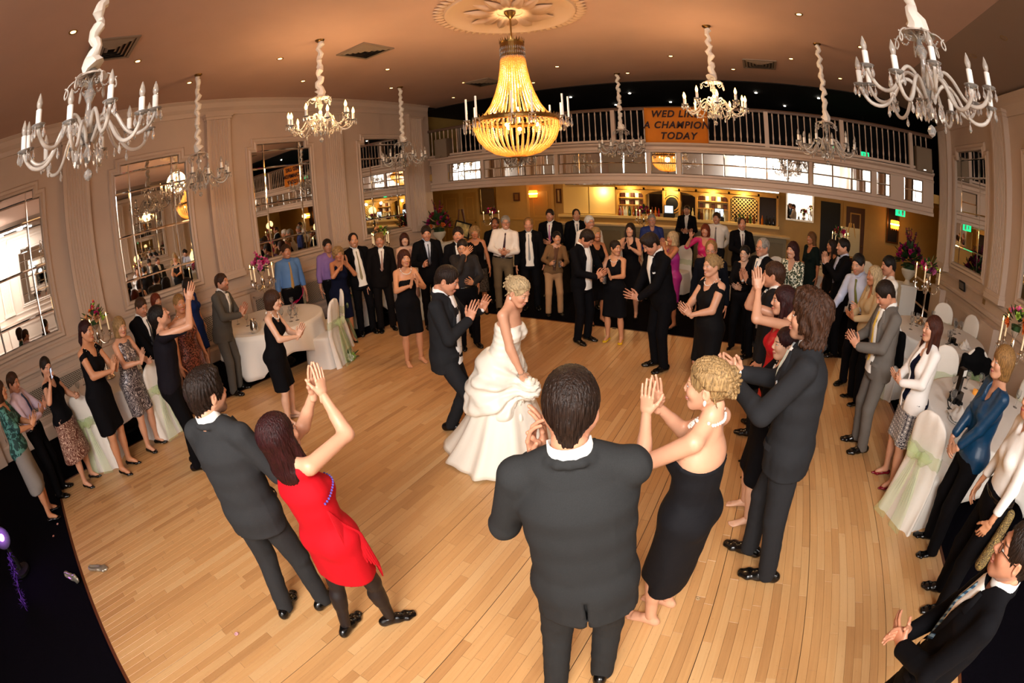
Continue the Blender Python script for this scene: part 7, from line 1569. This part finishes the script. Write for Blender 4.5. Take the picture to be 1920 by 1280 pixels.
# ---------------------------------------------------------------- things on the tables
wg = MB().lathe([(.001, 0), (.033, .001), (.030, .005), (.005, .01), (.0045, .085), (.018, .105), (.036, .14), (.034, .19), (.0325, .19), (.034, .14), (.016, .108), (.001, .1)], n=12).build('wine_glass', M_glass, None, True)
i0 = True
for k, n in (('L1', 9), ('L2', 5), ('R1', 12), ('R2', 10), ('L3', 4), ('R3', 4)):
    x, y, r = TB[k]; rnd = random.Random(ord(k[1])*7+ord(k[0]))
    for j in range(n):
        a = rnd.uniform(0, math.tau); q_ = rnd.uniform(.42, .74)*r; px, py = x+q_*math.cos(a), y+q_*math.sin(a)
        o = wg if i0 else wg.copy(); 
        if not i0: COL.objects.link(o)
        i0 = False; o.location = (px, py, .753); tag(o, 'stemmed wine glass standing on the round table '+NM[k], 'glass', 'wine glasses on the table '+NM[k])
pl = MB().lathe([(.001, 0), (.07, .002), (.12, .012), (.118, .016), (.07, .006), (.001, .005)], n=24).build('dinner_plate', M_white, None, True); pl.location = (2.22, 3.62, .753); tag(pl, 'white dessert plate with a crumpled napkin on the near right table', 'plate')
def napkin(x, y, z, m, label, seed, s=.13, name='napkin'):
    V = []; n = 15
    for j in range(n):
        for i in range(n): u, v = i/(n-1)-.5, j/(n-1)-.5; r2 = u*u+v*v; V.append((x+u*2*s*(1-.35*r2), y+v*2*s*(1-.3*r2), z+.075*math.exp(-r2*9)*(1+.5*math.sin(u*19+seed)*math.cos(v*15))+.012*abs(math.sin(u*15+v*11+seed))))
    o = mesh_np(name, V, np.array([(j*n+i, j*n+i+1, (j+1)*n+i+1, (j+1)*n+i) for j in range(n-1) for i in range(n-1)]), m, None); md = o.modifiers.new('t', 'SOLIDIFY'); md.thickness = .004; return tag(o, label, 'napkin')
napkin(2.24, 3.66, .772, M_linen, 'crumpled white napkin on the plate at the near right table', 1); napkin(3.45, 6.05, .753, M_linen, 'white napkin lying on the right table', 2, .11); napkin(3.35, 5.92, .753, M_linen, 'folded white napkin at the front edge of the right table', 3, .09); napkin(-5.95, 3.35, .753, M_linen, 'white napkin on the left table front edge', 4, .1)
# camera flash unit standing on the near right table, with its strap
fg = empty('flash_unit', (2.36, 4.05, .753), R(30), 'black camera and flash gun standing on the near right table', 'camera')
MB().box((-.08, -.05, 0), (.08, .05, .1)).build('camera_body', M_phone, fg); MB().lathe([(.035, 0), (.04, .05), (.038, .1), (.03, .1), (.001, .08)], (0, 0, 0), 14).build('lens', M_black, fg, True).rotation_euler = (R(90), 0, 0); MB().box((-.03, -.025, .1), (.03, .025, .26)).build('flash_body', M_phone, fg); MB().box((-.038, -.035, .26), (.038, .035, .34)).build('flash_head', M_phone, fg); MB().box((-.034, -.038, .27), (.034, -.035, .33)).build('flash_lens', M_white, fg)
MB().tube([(-.08, 0, .07), (-.14, .02, .03), (-.2, -.05, .008), (-.24, -.15, .006), (-.17, -.2, .006)], .006, 6).build('strap', M_black, fg, True)
jg = empty('water_jug', (-6.05, 2.92, .753), 0, 'polished silver water jug on the left table', 'jug'); MB().lathe([(.001, 0), (.055, 0), (.07, .06), (.06, .13), (.045, .17), (.052, .2), (.048, .2), (.001, .15)], n=18).build('jug_body', M_silver, jg, True); MB().tube([(.055, 0, .17), (.1, 0, .16), (.11, 0, .1), (.068, 0, .05)], .007, 6).build('handle', M_silver, jg, True)
bk = empty('black_camera', (3.22, 6.12, .753), R(20), 'small black camera lying on the right table', 'camera'); MB().box((-.06, -.035, 0), (.06, .035, .07)).build('camera_body', M_phone, bk); MB().lathe([(.03, .03), (.03, .09), (.001, .085)], (0, .0, .035), 12).build('lens', M_phone, bk, True).rotation_euler = (R(90), 0, 0)
o = MB().lathe([(.001, 0), (.035, 0), (.034, .05), (.001, .05)], n=10).build('candle_holder', mat('orange_glass', 'D08A3A', .2, emit='E08A30', es=.5), None, True); o.location = (2.78, 4.32, .753); tag(o, 'small amber tealight glass on the near right table', 'candle')
# pink wrap on the chair behind the left table, running onto the cloth
V = []; path = [(-7.22, 4.72, 1.015), (-7.17, 4.66, 1.0), (-7.05, 4.52, .86), (-6.98, 4.38, .79), (-6.8, 4.12, .772), (-6.65, 4.0, .77)]
for j, (x, y, z) in enumerate(path):
    for i in range(7): v = i/6-.5; V.append((x+v*.30*.75, y-v*.30*.4+.01*math.sin(i*2+j), z+.012*math.sin(i*1.9+j)))
o = mesh_np('pink_wrap', V, np.array([(j*7+i, j*7+i+1, (j+1)*7+i+1, (j+1)*7+i) for j in range(5) for i in range(6)]), cloth('C0145A', kind='silk'), None); o.modifiers.new('t', 'SOLIDIFY').thickness = .01; tag(o, 'hot pink wrap draped from a chair onto the left table', 'wrap')
# ---------------------------------------------------------------- things on the floor
sv = mat('silver_leather', 'B0A898', .3, .7)
Vs, Qs = shoe_mesh('flat', 1)
for x, y, rz, tilt, lb in ((-3.93, -.63, -35, 0, 'silver ballet shoe lying on the edge of the dance floor'), (-4.03, -.93, -60, 72, 'silver ballet shoe on its side on the dark carpet beside the dance floor')):
    o = mesh_np('ballet_shoe', Vs, Qs, sv, None); o.location = (x, y, .0 if not tilt else .035); o.rotation_euler = (0, R(tilt), R(rz)); tag(o, lb, 'shoe', 'loose silver shoes')
for x, y, c, lb in ((-2.33, .19, 'D8A0A8', 'pink petal scrap lying on the dance floor at front left'), (-5.15, -.95, 'C89088', 'pale pink balloon scrap on the dark carpet at left'), (-4.95, -1.05, 'B87A68', 'second pinkish scrap on the dark carpet at left'), (.05, 2.0, 'B09068', 'small paper scrap on the boards by the barefoot woman')):
    o = MB().lathe([(.001, .002), (.012, .004), (.018, .012), (.012, .016), (.001, .012)], n=7).build('scrap', mat('scrap_'+c, c, .6), None, True); o.location = (x, y, 0 if y > -.7 else -.018); tag(o, lb, 'scrap')
flowers((-5.42, 4.12, .0), .10, .10, 14, 10, ['lime', 'white', 'lime'], 'small green and white posy lying on the floor beside the left chair', None, 90, 0, 'flowers', 'dropped_posy')
# coloured stage light with a feather boa at the left edge
sl = empty('stage_light', (-4.62, -1.62, 0), R(-70), 'violet glowing disco lamp at the lower left edge', 'light')
MB().lathe([(.12, 0), (.12, .03), (.03, .04), (.025, .30)], n=16).build('stand', M_black, sl, True); o = MB().lathe([(.001, -.14), (.09, -.14), (.11, .06), (.10, .06), (.001, .0)], n=18).build('lamp_can', M_black, sl, True); o.location = (0, 0, .42); o.rotation_euler = (R(-80), 0, 0)
g = MB().lathe([(.001, .02), (.07, .025), (.098, .03)], n=18).build('lit_lens', mat('violet_lens', 'C060FF', emit='A850FF', es=12), sl, True); g.location = (0, 0, .42); g.rotation_euler = (R(-80), 0, 0)
lamp('stage_light_glow', 'POINT', (-4.55, -1.6, .45), 6, (.55, .2, 1), shadow_soft_size=.08)
bo_ = MB(); r = random.Random(4)
for i in range(160):
    u = i/160; c = Vector((-4.35+.35*u+.05*math.sin(u*9), -1.55-.1*u, .05+.30*(1-u))); d = Vector((r.gauss(0, 1), r.gauss(0, 1), r.gauss(0, 1))).normalized()*.07; e = d.orthogonal().normalized()*.006
    bo_.add([c-e, c+e, c+d*.7+e*1.5, c+d, c+d*.7-e*1.5], [(0, 1, 2, 3, 4)])
tag(bo_.build('feather_boa', mat('purple_feathers', '5A2A9A', .8), None), 'purple feather boa lying in a heap by the violet lamp', 'boa', None, 'stuff')
# gold braided bag hanging at the right edge
bag = SDF(); bag.cap((0, 0, 0), (0, 0, .34), .045, .035, 0); V, Q = bag.mesh(.012); o = mesh_np('braided_bag', V, Q, pattern('gold_braid', '2A1E10', 'C8A860', 'swirl', 40), None); o.location = (1.93, 1.95, .62); o.rotation_euler = (R(-10), R(14), 0); tag(o, 'gold and brown braided clutch hanging at the right edge', 'bag')
# small frames and sockets on the right wall ledge
for x, y, z, lb in ((WR-.05, 8.05, 1.22, 'small dark framed photograph leaning on the right wall ledge'), (WR-.05, 4.35, 1.22, 'small dark frame on the right wall ledge behind the pink orchids')):
    f_ = empty('framed_photograph', (x, y, z-.02), 0, lb, 'frame'); o = MB().box((-.012, -.13, -.08), (.012, .13, .08)).build('frame', M_black, f_); o.location = (0, 0, .08); o.rotation_euler = (0, R(-10), 0); MB().box((-.015, -.10, -.055), (-.012, .10, .055)).build('print', mat('grey_print', '6A605A', .4), o)
for y in (7.1, 5.2):
    s_ = MB().box((-.012, -.05, -.04), (0, .05, .04)); o = s_.build('wall_socket', mat('brass_socket', '9A7A50', .4, .6), None); o.location = (WR, y, 1.24); tag(o, 'brass wall socket above the right dado, %s' % ('farther one' if y > 6 else 'nearer one'), 'socket', 'sockets on the right wall')
